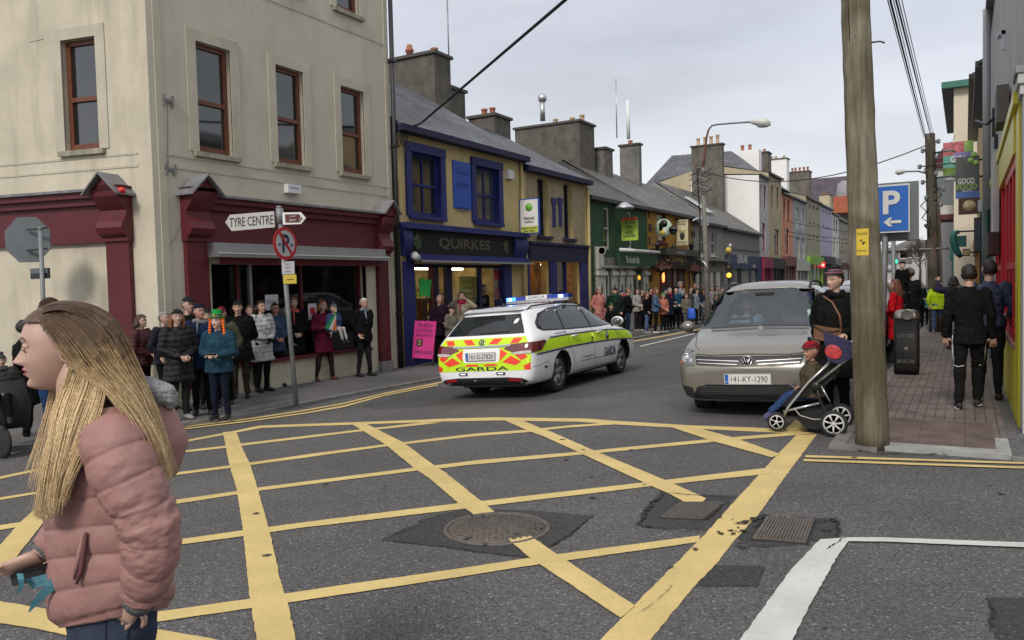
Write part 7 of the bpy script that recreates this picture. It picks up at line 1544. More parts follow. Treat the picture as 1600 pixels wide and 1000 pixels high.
mb=MB(); T.line('T',[(2.0,-.60),(1.9,-.66),(1.35,-.76)],.008,mGapL,mb); T.line('T',[(2.0,.60),(1.9,.66),(1.35,.76)],.008,mGapL,mb); T.line('F',[(-.62,.79),(-.45,.775),(0,.785),(.45,.775),(.62,.79)],.008,mGapL,mb,.004); mb.build('bonnet_gap',T.t)
T.arch(-1.36,.355,.325); T.arch(1.32,.355,.325); T.finish()
for x in (-1.36,1.32):
    for sg in (1,-1): T.wheel(x,.79*sg)
mInt=M('interior_grey',(.05,.055,.06),.8,.2,5)
for y in (.37,-.37):
    mb=MB(); secs=[]
    for z,w,xx in ((.9,.24,-.15),(1.05,.25,-.18),(1.22,.20,-.24),(1.27,.10,-.26),(1.30,.13,-.27),(1.42,.13,-.30),(1.46,.08,-.31)): secs.append([Vector((xx+b*.09,y+a*w,z)) for a,b in ((1,1),(-1,1),(-1,-1),(1,-1))])
    loft(mb,secs,mInt,sm=False); mb.build('seat',T.t)
mb=MB(); mb.box(.62,1.0,-.74,.74,.95,1.05,M('dashboard',(.03,.032,.035),.8,.1)); mb.build('dashboard',T.t)
mb=MB(); ring=[Vector((.50+.07*math.sin(a),-.37+.19*math.cos(a),1.14+.17*math.sin(a))) for a in [2*PI*k/20 for k in range(21)]]; mb.tube(ring,.016,mDark,6,caps=False); mb.tube([ring[0],ring[10]],.02,mDark,5); mb.build('steering_wheel',T.t)
mb=MB(); mb.box(.50,.53,-.12,.12,1.43,1.485,mDark); mb.build('rear_view_mirror',T.t)
mb=MB(); p,n=T.cast('F',.60,1.20); mb.obox(p+Vector((-.02,0,0)),.004,.06,.09,M('tax_disc',(.45,.6,.55),.5,.2,30)); mb.build('disc_sticker',T.t)
PHI=R(25.5); hd_=(CR*(0)-CF); hx=Vector((-CF.x,-CF.y,0)).normalized(); 
# heading: towards the camera, turned so the far wing is on the photo's left
hd_=Matrix.Rotation(-PHI*-1,3,'Z')@hx
cand=[Matrix.Rotation(s_*PHI,3,'Z')@hx for s_ in (1,-1)]
hd_=max(cand,key=lambda v:-v.y)   # nearest to pointing straight down the street
TS=1.0; lp=atd(1170,566,9.35); ang=math.atan2(hd_.y,hd_.x); o_=lp-hd_*2.2*TS; place_car(T,(o_.x,o_.y,-.02),ang,roll=.03,scale=TS)
print('touran',[round(v,2) for v in o_],math.degrees(ang), 'logo z',lp.z)
# ---------------------------------------------------------------- other parked cars (simple estate body re-used with its own parts)
def small_car(label,px,py,ang,col,h=1.45,scale=1,name='parked_car',loc=None,group='cars parked along the right kerb'):
    K=Car([(-2.1,.66,.32,.62,.56,.70,.72),(-2.05,.82,.24,.85,.64,.92,.95),(-1.85,.87,.2,.92,.60,1.15,1.20),(-1.55,.88,.2,.93,.57,h-.08,h-.04),(-.3,.88,.2,.92,.58,h-.04,h),(.3,.88,.2,.90,.57,h-.1,h-.06),(1.05,.88,.2,.88,.66,.95,.98),(1.7,.85,.2,.80,.62,.86,.88),(2.0,.78,.24,.68,.55,.72,.74),(2.1,.62,.3,.56,.46,.58,.6)],M('paint_'+label[:12],col,.28,.05,coat=.6),name,label,4.2,group=group)
    for d in 'RL': mb=MB(); K.decal(d,[(.85,.97),(.2,1.30),(-.4,h-.12),(-1.3,h-.14),(-1.75,1.05),(-1.5,.98)],mGl,'x',mb=mb,off=.005,step=.15); mb.build('side_window',K.t)
    mb=MB(); K.decal('B',[(-.60,.98),(.60,.98),(.5,h-.16),(-.5,h-.16)],mGl,'x',mb=mb,off=.005,step=.12); mb.build('rear_window',K.t)
    mb=MB(); K.decal('F',[(-.66,1.0),(.66,1.0),(.54,h-.14),(-.54,h-.14)],mGl,'x',mb=mb,off=.005,step=.12); mb.build('windscreen',K.t)
    for sg in (1,-1):
        mb=MB(); K.decal('B',[(.52*sg,.70),(.8*sg,.70),(.78*sg,.86),(.55*sg,.84)],mTail,'x',mb=mb,off=.01); mb.build('tail_light',K.t)
        mb=MB(); K.decal('F',[(.45*sg,.62),(.76*sg,.62),(.74*sg,.76),(.5*sg,.72)],M('lamp_lens',(.45,.5,.55),.05,0,spec=1),'x',mb=mb,off=.01); mb.build('headlight',K.t)
        mb=MB(); mb.ball((.75,sg*.98,1.0),(.06,.1,.07),K.paint,10,8); mb.build('wing_mirror',K.t)
    K.arch(-1.3,.34,.31); K.arch(1.3,.34,.31); K.finish()
    for x in (-1.3,1.3):
        for sg in (1,-1): K.wheel(x,.78*sg,r=.31)
    place_car(K,loc,ang,scale=scale)
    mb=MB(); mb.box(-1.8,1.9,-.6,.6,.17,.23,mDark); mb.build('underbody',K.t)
    return K
small_car('black hatchback parked at the kerb behind the litter bin',0,0,R(90),(.02,.021,.023),loc=(-2.15,17.8,-.0),h=1.5)
small_car('silver car with roof bars parked behind the people carrier',0,0,R(90),(.30,.31,.32),loc=(-2.3,23.5,0),h=1.6)
small_car('white hatchback parked further along the right kerb',0,0,R(90),(.5,.5,.5),loc=(-2.2,33.5,0),h=1.5)
small_car('dark grey saloon far down the right kerb',0,0,R(90),(.05,.055,.06),loc=(-2.3,41,0))
small_car('pale blue car far down the road by the green traffic light',0,0,R(-90),(.2,.27,.33),loc=(-4.6,75,0),group='cars far down the street')
cc_=lambda n,*a,**k:M('sign_'+n,*a,**k)
# ================================================================ people
def g_(x,s_): return math.exp(-(x/s_)**2)
def head_grid(nu,nv,fem=False,nose=1.,hi=False):
    """face looking along +y, centre of the head at the origin, chin at z=-.115, crown at +.115"""
    V=[];uv=[]
    for j in range(nv+1):
        ph=-PI/2+PI*j/nv
        for i in range(nu):
            az=2*PI*i/nu+PI/2
            # concentrate columns to the front
            a2=az-PI/2; a2=a2-.45*math.sin(a2) if True else a2; az=a2+PI/2
            dx,dy,dz=math.cos(ph)*math.cos(az),math.cos(ph)*math.sin(az),math.sin(ph)
            z=.115*dz; t=max(0,-dz); tt=max(0,dz)
            x=.077*dx*(1-.30*t**1.7)*(1+.05*tt); fr=dy>0
            y=(.092 if fr else .105)*dy*(1-(.03*t**2 if fr else .50*t**1.5))+(.012*t if fr else 0)
            if not fr and t>0: y+=.0
            if fr:
                sa=math.sin(az); k=max(0,sa)**.5
                tb=((.1151,.0),(.112,.022),(.105,.043),(.09,.064),(.07,.079),(.05,.088),(.03,.0915),(.01,.086),(-.01,.0865),(-.03,.0885),(-.05,.0895),(-.07,.087),(-.085,.087),(-.1,.084),(-.107,.074),(-.112,.056),(-.1151,.02))
                for q in range(16):
                    if tb[q+1][0]<=z<=tb[q][0]: f_=(tb[q][0]-z)/(tb[q][0]-tb[q+1][0]); yf=tb[q][1]+(tb[q+1][1]-tb[q][1])*f_; break
                y=.25*y+.75*yf*max(0,sa)**.92
                # profile flattening of the face
                n=0
                zz=z
                if -.045<zz<.022:
                    q=(.022-zz)/.052; q=min(1,max(0,q)); n=.024*nose*q**1.25
                    if zz<-.030: n*=max(0,1-((-.030-zz)/.012))**.8
                wn=.0085+.006*max(0,min(1,(.0-zz)/.03)); y+=n*g_(x,wn*1.25)*k
                y+=.0045*g_(zz-.034,.011)*g_(x,.045)*k
                for sx in (1,-1):
                    y-=.0095*g_(x-sx*.031,.0155)*g_(zz-.010,.012)*k
                    y+=.0045*g_(x-sx*.040,.018)*g_(zz+.028,.018)*k
                    y+=.004*g_(x-sx*.014,.007)*g_(zz+.034,.007)*nose*k
                y+=.0085*g_(zz+.052,.0065)*g_(x,.019)*k+.0090*g_(zz+.0655,.0062)*g_(x,.017)*k
                y-=.0045*g_(zz+.0588,.0022)*g_(x,.021)*k
                y-=.003*g_(zz+.078,.006)*g_(x,.02)*k
                y+=.0095*g_(zz+.097,.013)*g_(x,.022)*k
                y+=.004*g_(zz-.065,.03)*k
            V.append((x,y,z))
    F=[]
    for j in range(nv):
        for i in range(nu):
            i2=(i+1)%nu; F.append((j*nu+i,j*nu+i2,(j+1)*nu+i2,(j+1)*nu+i))
    return V,F
mLash=M('lash_line',(.05,.025,.02),.7,0); mIris=M('eye_iris',(.05,.06,.06),.1,0); mEyeW=M('eye_white',(.5,.48,.46),.2,0); mPup=M('eye_pupil',(.005,.005,.005),.05,0)  # first one is the dark lash outline set round each eye
def head_mats(V,Fs,skin,lips,brow,hi=False):
    ms=[]
    for f in Fs:
        c=[sum(V[i][k] for i in f)/len(f) for k in range(3)]; x,y,z=c; m=skin
        if y>.03:
            lw=.024; 
            if abs(x)<lw and -.070+.010*(abs(x)/lw)**2<z<-.047-.008*(abs(x)/lw)**2+ (.001 if abs(x)>.004 else -.001): m=lips
            ax=abs(x)
            if .012<ax<.048 and abs(z-(.031+.006*math.sin((ax-.012)/.036*PI*.8)-.006*max(0,(ax-.035)/.013)))<(.0033 if hi else .0045): m=brow
        ms.append(m)
    return ms
def xf(V,Mx): return [tuple(Mx@Vector(v)) for v in V]
def add_head(mb,Mx,skin,lips,brow,res=(28,26),eyes=True,nose=1.,closed=False):
    V,Fs=head_grid(res[0],res[1],nose=nose); ms=head_mats(V,Fs,skin,lips,brow); mb.add(xf(V,Mx),Fs,skin,sm=True,mis=ms)
    if eyes:
        for sx in (1,-1):
            c=Vector((sx*.031,.0755,.010)); mb.ball(Mx@(c+Vector((0,-.001,.003))),(.0165,.0115,.0085),mLash,8,6,rot=Mx.to_3x3().normalized()); mb.ball(Mx@c,.0118,mEyeW,8,6); mb.ball(Mx@(c+Vector((0,.0085,-.001))),.0062,mIris,6,4)
    for sx in (1,-1):
        mb.ball(Mx@Vector((sx*.078,-.008,-.004)),(.010,.018,.030),skin,8,6,rot=Mx.to_3x3())
def add_hand(mb,w,d,side,skin,curl=.5,s_=1,up=Vector((0,0,1)),spread=.25):
    """wrist w, pointing along d; palm normal from up"""
    d=Vector(d).normalized(); up=Vector(up); n=(up-d*up.dot(d)); n=n.normalized() if n.length>.05 else Vector((1,0,0)); l=d.cross(n)*side
    P=[]; 
    V=[];secs=[(0,.026,.020),(.03,.036,.017),(.075,.042,.014),(.092,.038,.011)]
    for a,b,c in secs:
        for k in range(8): q=2*PI*k/8; V.append(w+d*a*s_+l*math.cos(q)*b*s_+n*math.sin(q)*c*s_)
    Fs=[(i*8+k,i*8+(k+1)%8,(i+1)*8+(k+1)%8,(i+1)*8+k) for i in range(3) for k in range(8)]+[tuple(range(8))[::-1],tuple(range(24,32))]; mb.add(V,Fs,skin,sm=True)
    for k,(off,L) in enumerate(((.029,.070),(.010,.080),(-.009,.074),(-.028,.058))):
        b=w+d*.088*s_+l*off*s_; dd=(d+l*off*spread*8).normalized(); c=curl*(1+.12*k); p1=b+dd*L*.42*s_*math.cos(c*.5)-n*L*.42*s_*math.sin(c*.5); p2=p1+dd*L*.33*s_*math.cos(c*1.3)-n*L*.33*s_*math.sin(c*1.3); p3=p2+dd*L*.25*s_*math.cos(c*2.)-n*L*.25*s_*math.sin(c*2.)
        mb.tube([b-d*.01*s_,p1,p2,p3],[.0092*s_,.0088*s_,.008*s_,.0062*s_],skin,6)
    b=w+d*.022*s_+l*.030*s_; p1=b+(d*.6+l*.75-n*.3).normalized()*.038*s_; p2=p1+(d*.85+l*.3-n*.45*curl).normalized()*.030*s_; p3=p2+(d*.9-n*.5*curl).normalized()*.022*s_; mb.tube([b,p1,p2,p3],[.013*s_,.011*s_,.0095*s_,.007*s_],skin,6)
def remesh(mb,vox,it=4,smf=.5,name='r'):
    me=bpy.data.meshes.new(name); me.from_pydata(mb.v,[],mb.f)
    def md(o):
        m=o.modifiers.new('r','REMESH'); m.mode='VOXEL'; m.voxel_size=vox; m.use_smooth_shade=True
        m=o.modifiers.new('s','SMOOTH'); m.factor=smf; m.iterations=it
    r=emesh(me,[md]); bpy.data.meshes.remove(me); return r
def ell(mb,secs,n=16,mat=None):   # secs: (z,cx,cy,rx,ry)
    loft(mb,[[Vector((cx+rx*math.cos(2*PI*k/n),cy+ry*math.sin(2*PI*k/n),z)) for k in range(n)] for z,cx,cy,rx,ry in secs],mat or mDark)
def cap(mb,a,b,ra,rb,n=10):
    mb.tube([a,b],[ra,rb],mDark,n); mb.ball(a,ra,mDark,n,6); mb.ball(b,rb,mDark,n,6)
ARM={'down':((.245,-.03,1.14),(.25,.04,.88)),'pocket':((.285,-.06,1.15),(.20,.09,.95)),'front':((.25,-.0,1.13),(.05,.21,1.03)),'phone':((.245,.0,1.12),(.07,.25,1.10)),'folded':((.24,.04,1.14),(-.03,.20,1.15)),'ears':((.36,.10,1.36),(.13,.05,1.55)),'up':((.30,.12,1.42),(.30,.28,1.66)),'hold':((.26,.05,1.15),(.05,.26,1.18)),'push':((.22,.12,1.18),(.15,.40,1.08)),'behind':((.27,-.10,1.14),(.06,-.19,1.0)),'swing':((.26,-.12,1.15),(.24,-.10,.92)),'swingf':((.25,.05,1.14),(.22,.22,.93)),'bent':((.27,-.03,1.14),(.22,.20,1.05))}
LEG={'stand':((.095,.015,.50),(.105,-.03,.085)),'wide':((.14,.02,.50),(.20,-.02,.085)),'walkf':((.09,.16,.51),(.09,.22,.10)),'walkb':((.09,.03,.49),(.09,-.25,.17)),'out':((.12,.05,.50),(.17,.05,.085)),'sit':((.10,.42,.95),(.10,.55,.55))}
def skinm(k): 
    return {0:M('skin_fair',(.47,.29,.22),.5,.08,12),1:M('skin_ruddy',(.42,.22,.16),.5,.1,12),2:M('skin_pale',(.55,.37,.30),.5,.06,12),3:M('skin_brown',(.14,.07,.045),.5,.08,12)}[k]
mLips=M('lips',(.32,.11,.10),.4,0)
HAIRC={'brown':(.045,.025,.014),'dark':(.015,.011,.009),'blond':(.30,.19,.085),'ginger':(.22,.075,.025),'grey':(.20,.19,.18),'white':(.45,.44,.42),'auburn':(.12,.035,.018),'lbrown':(.12,.075,.04)}
def cloth(col,k=0): 
    return M('cloth_%02d_%02d_%02d_%d'%(*[int(c*255) for c in col],k),tuple(x*.85 for x in col),.95 if k!=2 else .5,.25,7,.5,30 if k==0 else 90,spec=.12 if k!=2 else .3)
def folds(me,a,f,k=1.):
    n=len(me.vertices); co=[0.]*(3*n); no=[0.]*(3*n); me.vertices.foreach_get('co',co); me.vertices.foreach_get('normal',no)
    for i in range(n):
        x,y,z=co[3*i:3*i+3]; d=noise.noise(Vector((x*f,y*f,z*f*.6*k)))*a+noise.noise(Vector((x*f*2.3,y*f*2.3,z*f*2.6)))*a*.55
        co[3*i]+=no[3*i]*d; co[3*i+1]+=no[3*i+1]*d; co[3*i+2]+=no[3*i+2]*d
    me.vertices.foreach_set('co',co); me.update()
def person(label,foot,h,fa,top=(.02,.02,.022),leg=(.02,.02,.022),hem=.82,arms=('down','down'),legs=('stand','stand'),hair='brown',hairs='short',hat=None,hatc=(.02,.02,.02),shoe=(.02,.02,.02),skin=0,ht=0,hn=0,vox=.022,bulk=1.,scarf=None,lean=0,kind=0,hood=None,group=None,res=(26,24),ww=1.,hoodup=False,glasses=False,hs=1.,cat='person',base=None,trans=1.,gloves=None,quilt=0,hz=0):
    s_=h/1.76; t=thing('person',label,cat,(foot[0],foot[1],foot[2]+hz),R(fa-90),local=True,group=group)
    t.scale=(s_,s_,s_); t.rotation_euler=(0,R(lean),R(fa-90)); sk=skinm(skin); hm=M('hair_'+hair,HAIRC[hair],.55,.35,30,.4,120)
    sw=.178*ww; W_=bulk*1.17
    J={}
    for i,sg in enumerate((1,-1)):
        E,Wr=ARM[arms[i]]; J['e',sg]=Vector((E[0]*sg*ww,E[1],E[2])); J['w',sg]=Vector((Wr[0]*sg,Wr[1],Wr[2])); J['s',sg]=Vector((sw*sg,-.005,1.425))
        K,A=LEG[legs[i]]; J['k',sg]=Vector((K[0]*sg,K[1],K[2])); J['a',sg]=Vector((A[0]*sg,A[1],A[2])); J['h',sg]=Vector((.085*sg,0,.90))
    # body
    mb=MB()
    ell(mb,[(.86,0,0,.13,.09),(.95,0,0,.155,.105),(1.08,0,0,.125,.09),(1.28,0,0,.15,.10),(1.40,0,0,.15,.085),(1.46,0,0,.07,.06)])
    cap(mb,Vector((0,-.015,1.40)),Vector((0,.005,1.56)),.055,.052)
    for sg in (1,-1):
        cap(mb,J['s',sg]*1,J['e',sg],.048,.036); cap(mb,J['e',sg],J['w',sg],.036,.025); cap(mb,J['h',sg],J['k',sg],.075,.05); cap(mb,J['k',sg],J['a',sg],.05,.035)
    me=remesh(mb,.024,3); B=MB(); B.add([v.co[:] for v in me.vertices],[list(p.vertices) for p in me.polygons],sk,sm=True)
    Mh=Matrix.Translation((0,.015,1.645+.115*(hs-1)))@Matrix.Rotation(R(ht),4,'Z')@Matrix.Rotation(R(hn),4,'X')@Matrix.Scale(hs,4)
    add_head(B,Mh,sk,mLips,hm,res)
    for sg in (1,-1):
        gm=cloth(gloves) if gloves else sk
        add_hand(B,J['w',sg],(J['w',sg]-J['e',sg])+Vector((0,.0,-.02 if arms[0] in('down','pocket') else .02)),sg,gm,curl=.55,up=Vector((0,-1,0)) if J['w',sg].z<1 else Vector((0,0,1)))
    b=B.build('body',t)
    # trousers
    lm=cloth(leg); mb=MB(); z0=.0
    ell(mb,[(.84,0,0,.14*W_,.105*W_),(.95,0,0,.165*W_,.12*W_),(1.02,0,0,.15*W_,.11*W_)])
    for sg in (1,-1): 
        cap(mb,J['h',sg],J['k',sg],.092*(.5+.5*W_),.066); a=J['k',sg].lerp(J['a',sg],.97); cap(mb,J['k',sg],a,.066,.05)
    me=remesh(mb,vox,3); folds(me,.016,9); me.materials.append(lm); link('trousers',me,t)
    mb=MB(); sm_=cloth(shoe,2)
    for sg in (1,-1):
        a=J['a',sg]; fd=Vector((.12*sg,1,0)).normalized(); pit=0
        if a.z>.13: pit=-.5
        Mx=Matrix.Translation(a)@Matrix.Rotation(-math.atan2(fd.x,fd.y),4,'Z')@Matrix.Rotation(pit,4,'X'); V=[];secs=[(-.07,.030,-.02),(-.055,.038,-.045+.02),(0,.040,.0),(.06,.044,-.02),(.13,.045,-.035),(.17,.036,-.045),(.19,.015,-.06)]
        for y,w,zt in secs:
            for k in range(10):
                q=2*PI*k/10; V.append(Mx@Vector((w*math.cos(q),y,(-.045)+( (zt+.045+.02)*math.sin(q) if math.sin(q)>0 else .038*math.sin(q)))))
        n=len(secs); m2=MB(); m2.add(V,[(i*10+k,i*10+(k+1)%10,(i+1)*10+(k+1)%10,(i+1)*10+k) for i in range(n-1) for k in range(10)]+[tuple(range(10))[::-1],tuple(range((n-1)*10,n*10))],sm_,sm=True); m2.build('shoe',t)
    # jacket
    tm=cloth(top,kind); mb=MB(); hw=.165*W_*ww/1.0; 
    secs=[(hem,0,.0,hw*1.08 if hem>.7 else hw*1.25,.125*W_*(1.1 if hem<.7 else 1)),((hem+1.05)/2,0,0,hw*1.03,.125*W_),(1.08,0,0,hw*.93,.118*W_),(1.28,0,.005,hw*1.08,.125*W_),(1.40,0,-.005,.165*ww*W_,.105*W_),(1.455,0,-.01,.10,.08),(1.50,0,-.005,.068,.068)]
    ell(mb,secs,18)
    for sg in (1,-1):
        s0=J['s',sg]; cap(mb,s0,J['e',sg],.066*W_,.056*W_); cap(mb,J['e',sg],J['e',sg].lerp(J['w',sg],.93),.056*W_,.042)
    me=remesh(mb,vox,3)
    folds(me,.020,8)
    if quilt:
        for v in me.vertices:
            q=abs(math.sin(v.co.z*PI/quilt+math.sin(v.co.x*9)*.5)); v.co+=v.normal*(.014*(q**.5)-.008)
    me.materials.append(tm); j=link('jacket',me,t)
    if hood and not hoodup:
        mb=MB(); hmat=cloth(hood); mb.ball((0,-.11,1.46),(.12,.07,.075),hmat,12,8); mb.build('hood',j)
    if scarf:
        mb=MB(); ring=[Vector((.082*math.cos(a),.005+.078*math.sin(a),1.49+.018*math.sin(a*2))) for a in [2*PI*k/16 for k in range(17)]]; mb.tube(ring,.036,cloth(scarf),8,caps=False); mb.tube([Vector((.03,.09,1.47)),Vector((.04,.14,1.35)),Vector((.035,.15,1.2))],[.035,.03,.03],cloth(scarf),7,flat=.5); mb.build('scarf',t)
    # hair
    def shell(off,test,mat,name,par,nz_=.0,res2=(26,20)):
        V,Fs=head_grid(res2[0],res2[1],nose=0); keep=[];W2=[]
        for (x,y,z) in V:
            v=Vector((x,y,z)); n=Vector((x/.08,y/.1,z/.115)).normalized(); o=off+(nz_*noise.noise(v*30)); W2.append(v+n*o)
        Fk=[f for f in Fs if all(test(*V[i]) for i in f)]
        m=MB(); m.add(xf(W2,Mh),Fk,mat,sm=True); V3=[v*1 for v in W2]
        # inner skin closes the shell
        m.add(xf([Vector(v)*.97 for v in V],Mh),[f[::-1] for f in Fk],mat,sm=True)
        return m.build(name,par)
    if hairs!='bald':
        shell(.012 if hairs=='short' else .017,lambda x,y,z:(z>.060 and True) or (y<-.008+.5*max(0,z-.0) and z>-.055) or (y<.035 and z>.02),hm,'hair',t,nz_=.012)
    if hairs in('long','bob','pony'):
        L={'long':.40,'bob':.16,'pony':.38}[hairs]; mb=MB()
        if hairs=='pony': P=[Vector((0,-.11,.01)),Vector((0,-.16,-.06)),Vector((0,-.15,-.2)),Vector((.01,-.13,-L))]; mb.tube([Mh@p for p in P],[.03,.045,.04,.01],hm,9)
        else:
            for k in range(9):
                a=PI+PI*(k/8)*1.0; a=PI*(1.02+.96*k/8); r0=Vector((.085*math.cos(a),.085*math.sin(a)-.01,.03)); P=[r0,r0*1.1+Vector((0,-.01,-.10)),r0*1.15+Vector((0,-.02 if L<.2 else -.035,-.10-(L-.1)*.6)),r0*1.05+Vector((0,-.02,-L*(.8+.25*random.random())))]; mb.tube([Mh@p for p in P],[.022,.034,.032,.012],hm,7)
        mb.build('hair_length',t)
    hc=cloth(hatc)
    if hat in('beanie','bobble','stripe'):
        h_=shell(.020,lambda x,y,z:z>.044 or (y<.0 and z>.0),hc,'hat',t); 
        if hat!='beanie': mb=MB(); mb.ball(Mh@Vector((0,-.01,.155)),.042,cloth(hatc if hat=='bobble' else (.03,.03,.035)),10,8); mb.build('bobble',h_)
    if hat=='cap':
        h_=shell(.019,lambda x,y,z:z>.042,hc,'hat',t); mb=MB(); mb.ball(Mh@Vector((0,.10,.055)),(.065,.055,.010),hc,12,6,rot=Mh.to_3x3()); mb.build('peak',h_)
    if hat=='lep':
        mb=MB(); q=Mh.to_3x3()@Vector((0,0,1)); mb.lathe(Mh@Vector((0,0,.06)),[(.03,0),(.14,.0),(.142,.012),(.09,.016),(.082,.02),(.076,.12),(.072,.13),(.001,.13)],hc,20,axis=q); h_=mb.build('hat',t); mb=MB(); mb.lathe(Mh@Vector((0,0,.075)),[(.087,0),(.084,.03),(.07,.03)],mDark,20,axis=q); mb.build('hat_band',h_); mb=MB(); mb.obox(Mh@Vector((0,.088,.092)),.035,.008,.03,M('gold_ink',(.45,.28,.06),.4,0),Mh.to_3x3()); mb.build('buckle',h_)
    if hoodup:
        shell(.035,lambda x,y,z:y<.03 or z>.075,cloth(hood or top),'hood',j); 
    if glasses:
        mb=MB(); 
        for sx in (1,-1): mb.tube([Mh@Vector((sx*.031+.021*math.cos(a),.094,.010+.016*math.sin(a))) for a in [2*PI*k/12 for k in range(13)]],.0022,mDark,4,caps=False)
        mb.tube([Mh@Vector((-.01,.096,.012)),Mh@Vector((.01,.096,.012))],.002,mDark,4); mb.build('glasses',t)
    t['_J']=0
    return t,Mh,J,s_
TEAL=(.018,.055,.085)
CG='spectators lining the left footpath'
def crowd(px,py,hy,label,fa,**k):
    f=gnd(px,py,.09)
    f=onz(px,py,PVL)
    dep=(f-CAM).dot(CF); top=CAM+ray(px,hy)*dep; h=(top-f).dot(CU)*1.0
    k.setdefault('group',CG)
    return person(label,(f.x,f.y,PVL),h,fa,**k)
random.seed(2)
BK=(.007,.007,.008); NV_=(.015,.02,.045); 
crowd(226,640,492,'person with curly brown hair in maroon quilted jacket, back half turned, leftmost by the corner',20,top=(.06,.012,.015),leg=BK,hair='brown',hairs='bob',arms=('front','front'),quilt=.07,kind=2,bulk=1.1)
crowd(283,656,484,'woman in black knitted hat and long black quilted coat with ginger blond hair',-15,top=BK,leg=(.02,.02,.02),hem=.62,hair='ginger',hairs='long',hat='beanie',arms=('front','front'),bulk=1.12,quilt=.09,kind=2,ht=-10,shoe=(.3,.3,.3),vox=.018)
crowd(300,640,465,'man in black peaked cap standing at the back by the shop pilaster',-5,top=BK,leg=BK,hat='cap',hair='grey',arms=('pocket','pocket'),bulk=1.1,glasses=True)
crowd(318,648,476,'man in navy and bright blue jacket with grey scarf and dark beanie looking up',-40,top=(.014,.025,.075),leg=BK,hem=.75,hat='beanie',hatc=(.012,.014,.03),hair='grey',scarf=(.22,.22,.22),arms=('pocket','pocket'),glasses=True,ht=30,hn=10,bulk=1.15,skin=1,vox=.018)
t,Mh,J,s_=crowd(346,655,492,'boy in green buckle hat with orange braids and teal jacket, looking at a phone',-62,top=TEAL,leg=(.01,.013,.028),hem=.80,hat='lep',hatc=(.02,.28,.06),hair='lbrown',arms=('phone','phone'),ww=1.05,bulk=1.12,skin=2,ht=-8,vox=.016,hs=1.12)
mOB=M('orange_wool',(.85,.16,.015),.9,.15,30,.4,60)
for sg in (1,-1):
    mb=MB()
    for k in range(6): mb.ball(Mh@Vector((sg*(.098+.008*k*.5),.02,.03-.042*k)),(.026,.026,.027),mOB,8,6)
    mb.tube([Mh@Vector((sg*.115,.02,-.2)),Mh@Vector((sg*.125,.02,-.26))],[.02,.03],mOB,7); mb.build('orange_braid',t)
mb=MB(); mb.obox(Vector((0,.33,1.13)),.15,.07,.012,mDark,Matrix.Rotation(.5,3,'X')); ph=mb.build('phone'); ph.matrix_world=Matrix.Translation(t.location)@t.rotation_euler.to_matrix().to_4x4()@Matrix.Scale(s_,4); tag(ph,"dark phone held in both hands by the boy in the green hat",'phone')
crowd(352,632,480,'person in dark red cap half hidden behind the boy with orange braids',-50,top=(.07,.075,.05),leg=BK,hat='cap',hatc=(.16,.012,.03),hair='dark',arms=('pocket','pocket'),skin=1)
crowd(377,622,471,'tall man in long black jacket and black beanie with brown trousers',-45,top=BK,leg=(.045,.035,.025),hem=.68,hat='beanie',hair='dark',arms=('behind','behind'),bulk=1.18,skin=0,vox=.018)
crowd(412,612,470,'woman in long white quilted coat with fur trimmed hood and black gloves',-5,top=(.44,.44,.45),leg=BK,hem=.60,hair='dark',hairs='bob',arms=('front','front'),quilt=.085,kind=2,hood=(.16,.14,.12),gloves=(.01,.01,.01),bulk=1.1,vox=.016)
crowd(434,604,474,'person with dark hair and glasses in faded denim blue jacket',-25,top=(.045,.07,.13),leg=BK,hem=.74,hair='dark',arms=('front','front'),glasses=True,skin=1)
crowd(463,598,465,'person in long black coat and coral pink scarf behind the sign post',-30,top=BK,leg=BK,hem=.6,hair='ginger',arms=('front','front'),scarf=(.55,.12,.10),bulk=1.1)
t12,Mh,J,s12=crowd(508,594,470,'woman in crimson coat and brown leggings carrying a child in blue',-20,top=(.13,.012,.035),leg=(.03,.02,.016),hem=.62,hair='ginger',hairs='bob',arms=('hold','hold'),legs=('wide','wide'),shoe=(.14,.05,.03),vox=.018)
crowd(567,588,466,'grey haired man in black jacket leaning by the window edge',-10,top=BK,leg=(.018,.018,.017),hem=.78,hair='white',arms=('pocket','behind'),scarf=(.16,.2,.25),lean=-3,bulk=1.15,skin=1,vox=.018,legs=('stand','out'))
mwp=lambda t:Matrix.Translation(t.location)@t.rotation_euler.to_matrix().to_4x4()@Matrix.Scale(t.scale.x,4)
# carried child
p=mwp(t12)@Vector((-.12,.27,.62)); k_,Mk,_,_=person('small child in shiny blue jacket and grey bobble hat carried on the woman\'s arm',(p.x,p.y,p.z-.02),.98,-5,top=(.012,.045,.14),leg=(.35,.33,.32),hem=.85,hat='bobble',hatc=(.08,.09,.11),arms=('down','front'),legs=('sit','sit'),kind=2,hs=1.45,quilt=.12,bulk=1.45,ww=1.15,hairs='bald',vox=.022,shoe=(.02,.02,.02),group=None)
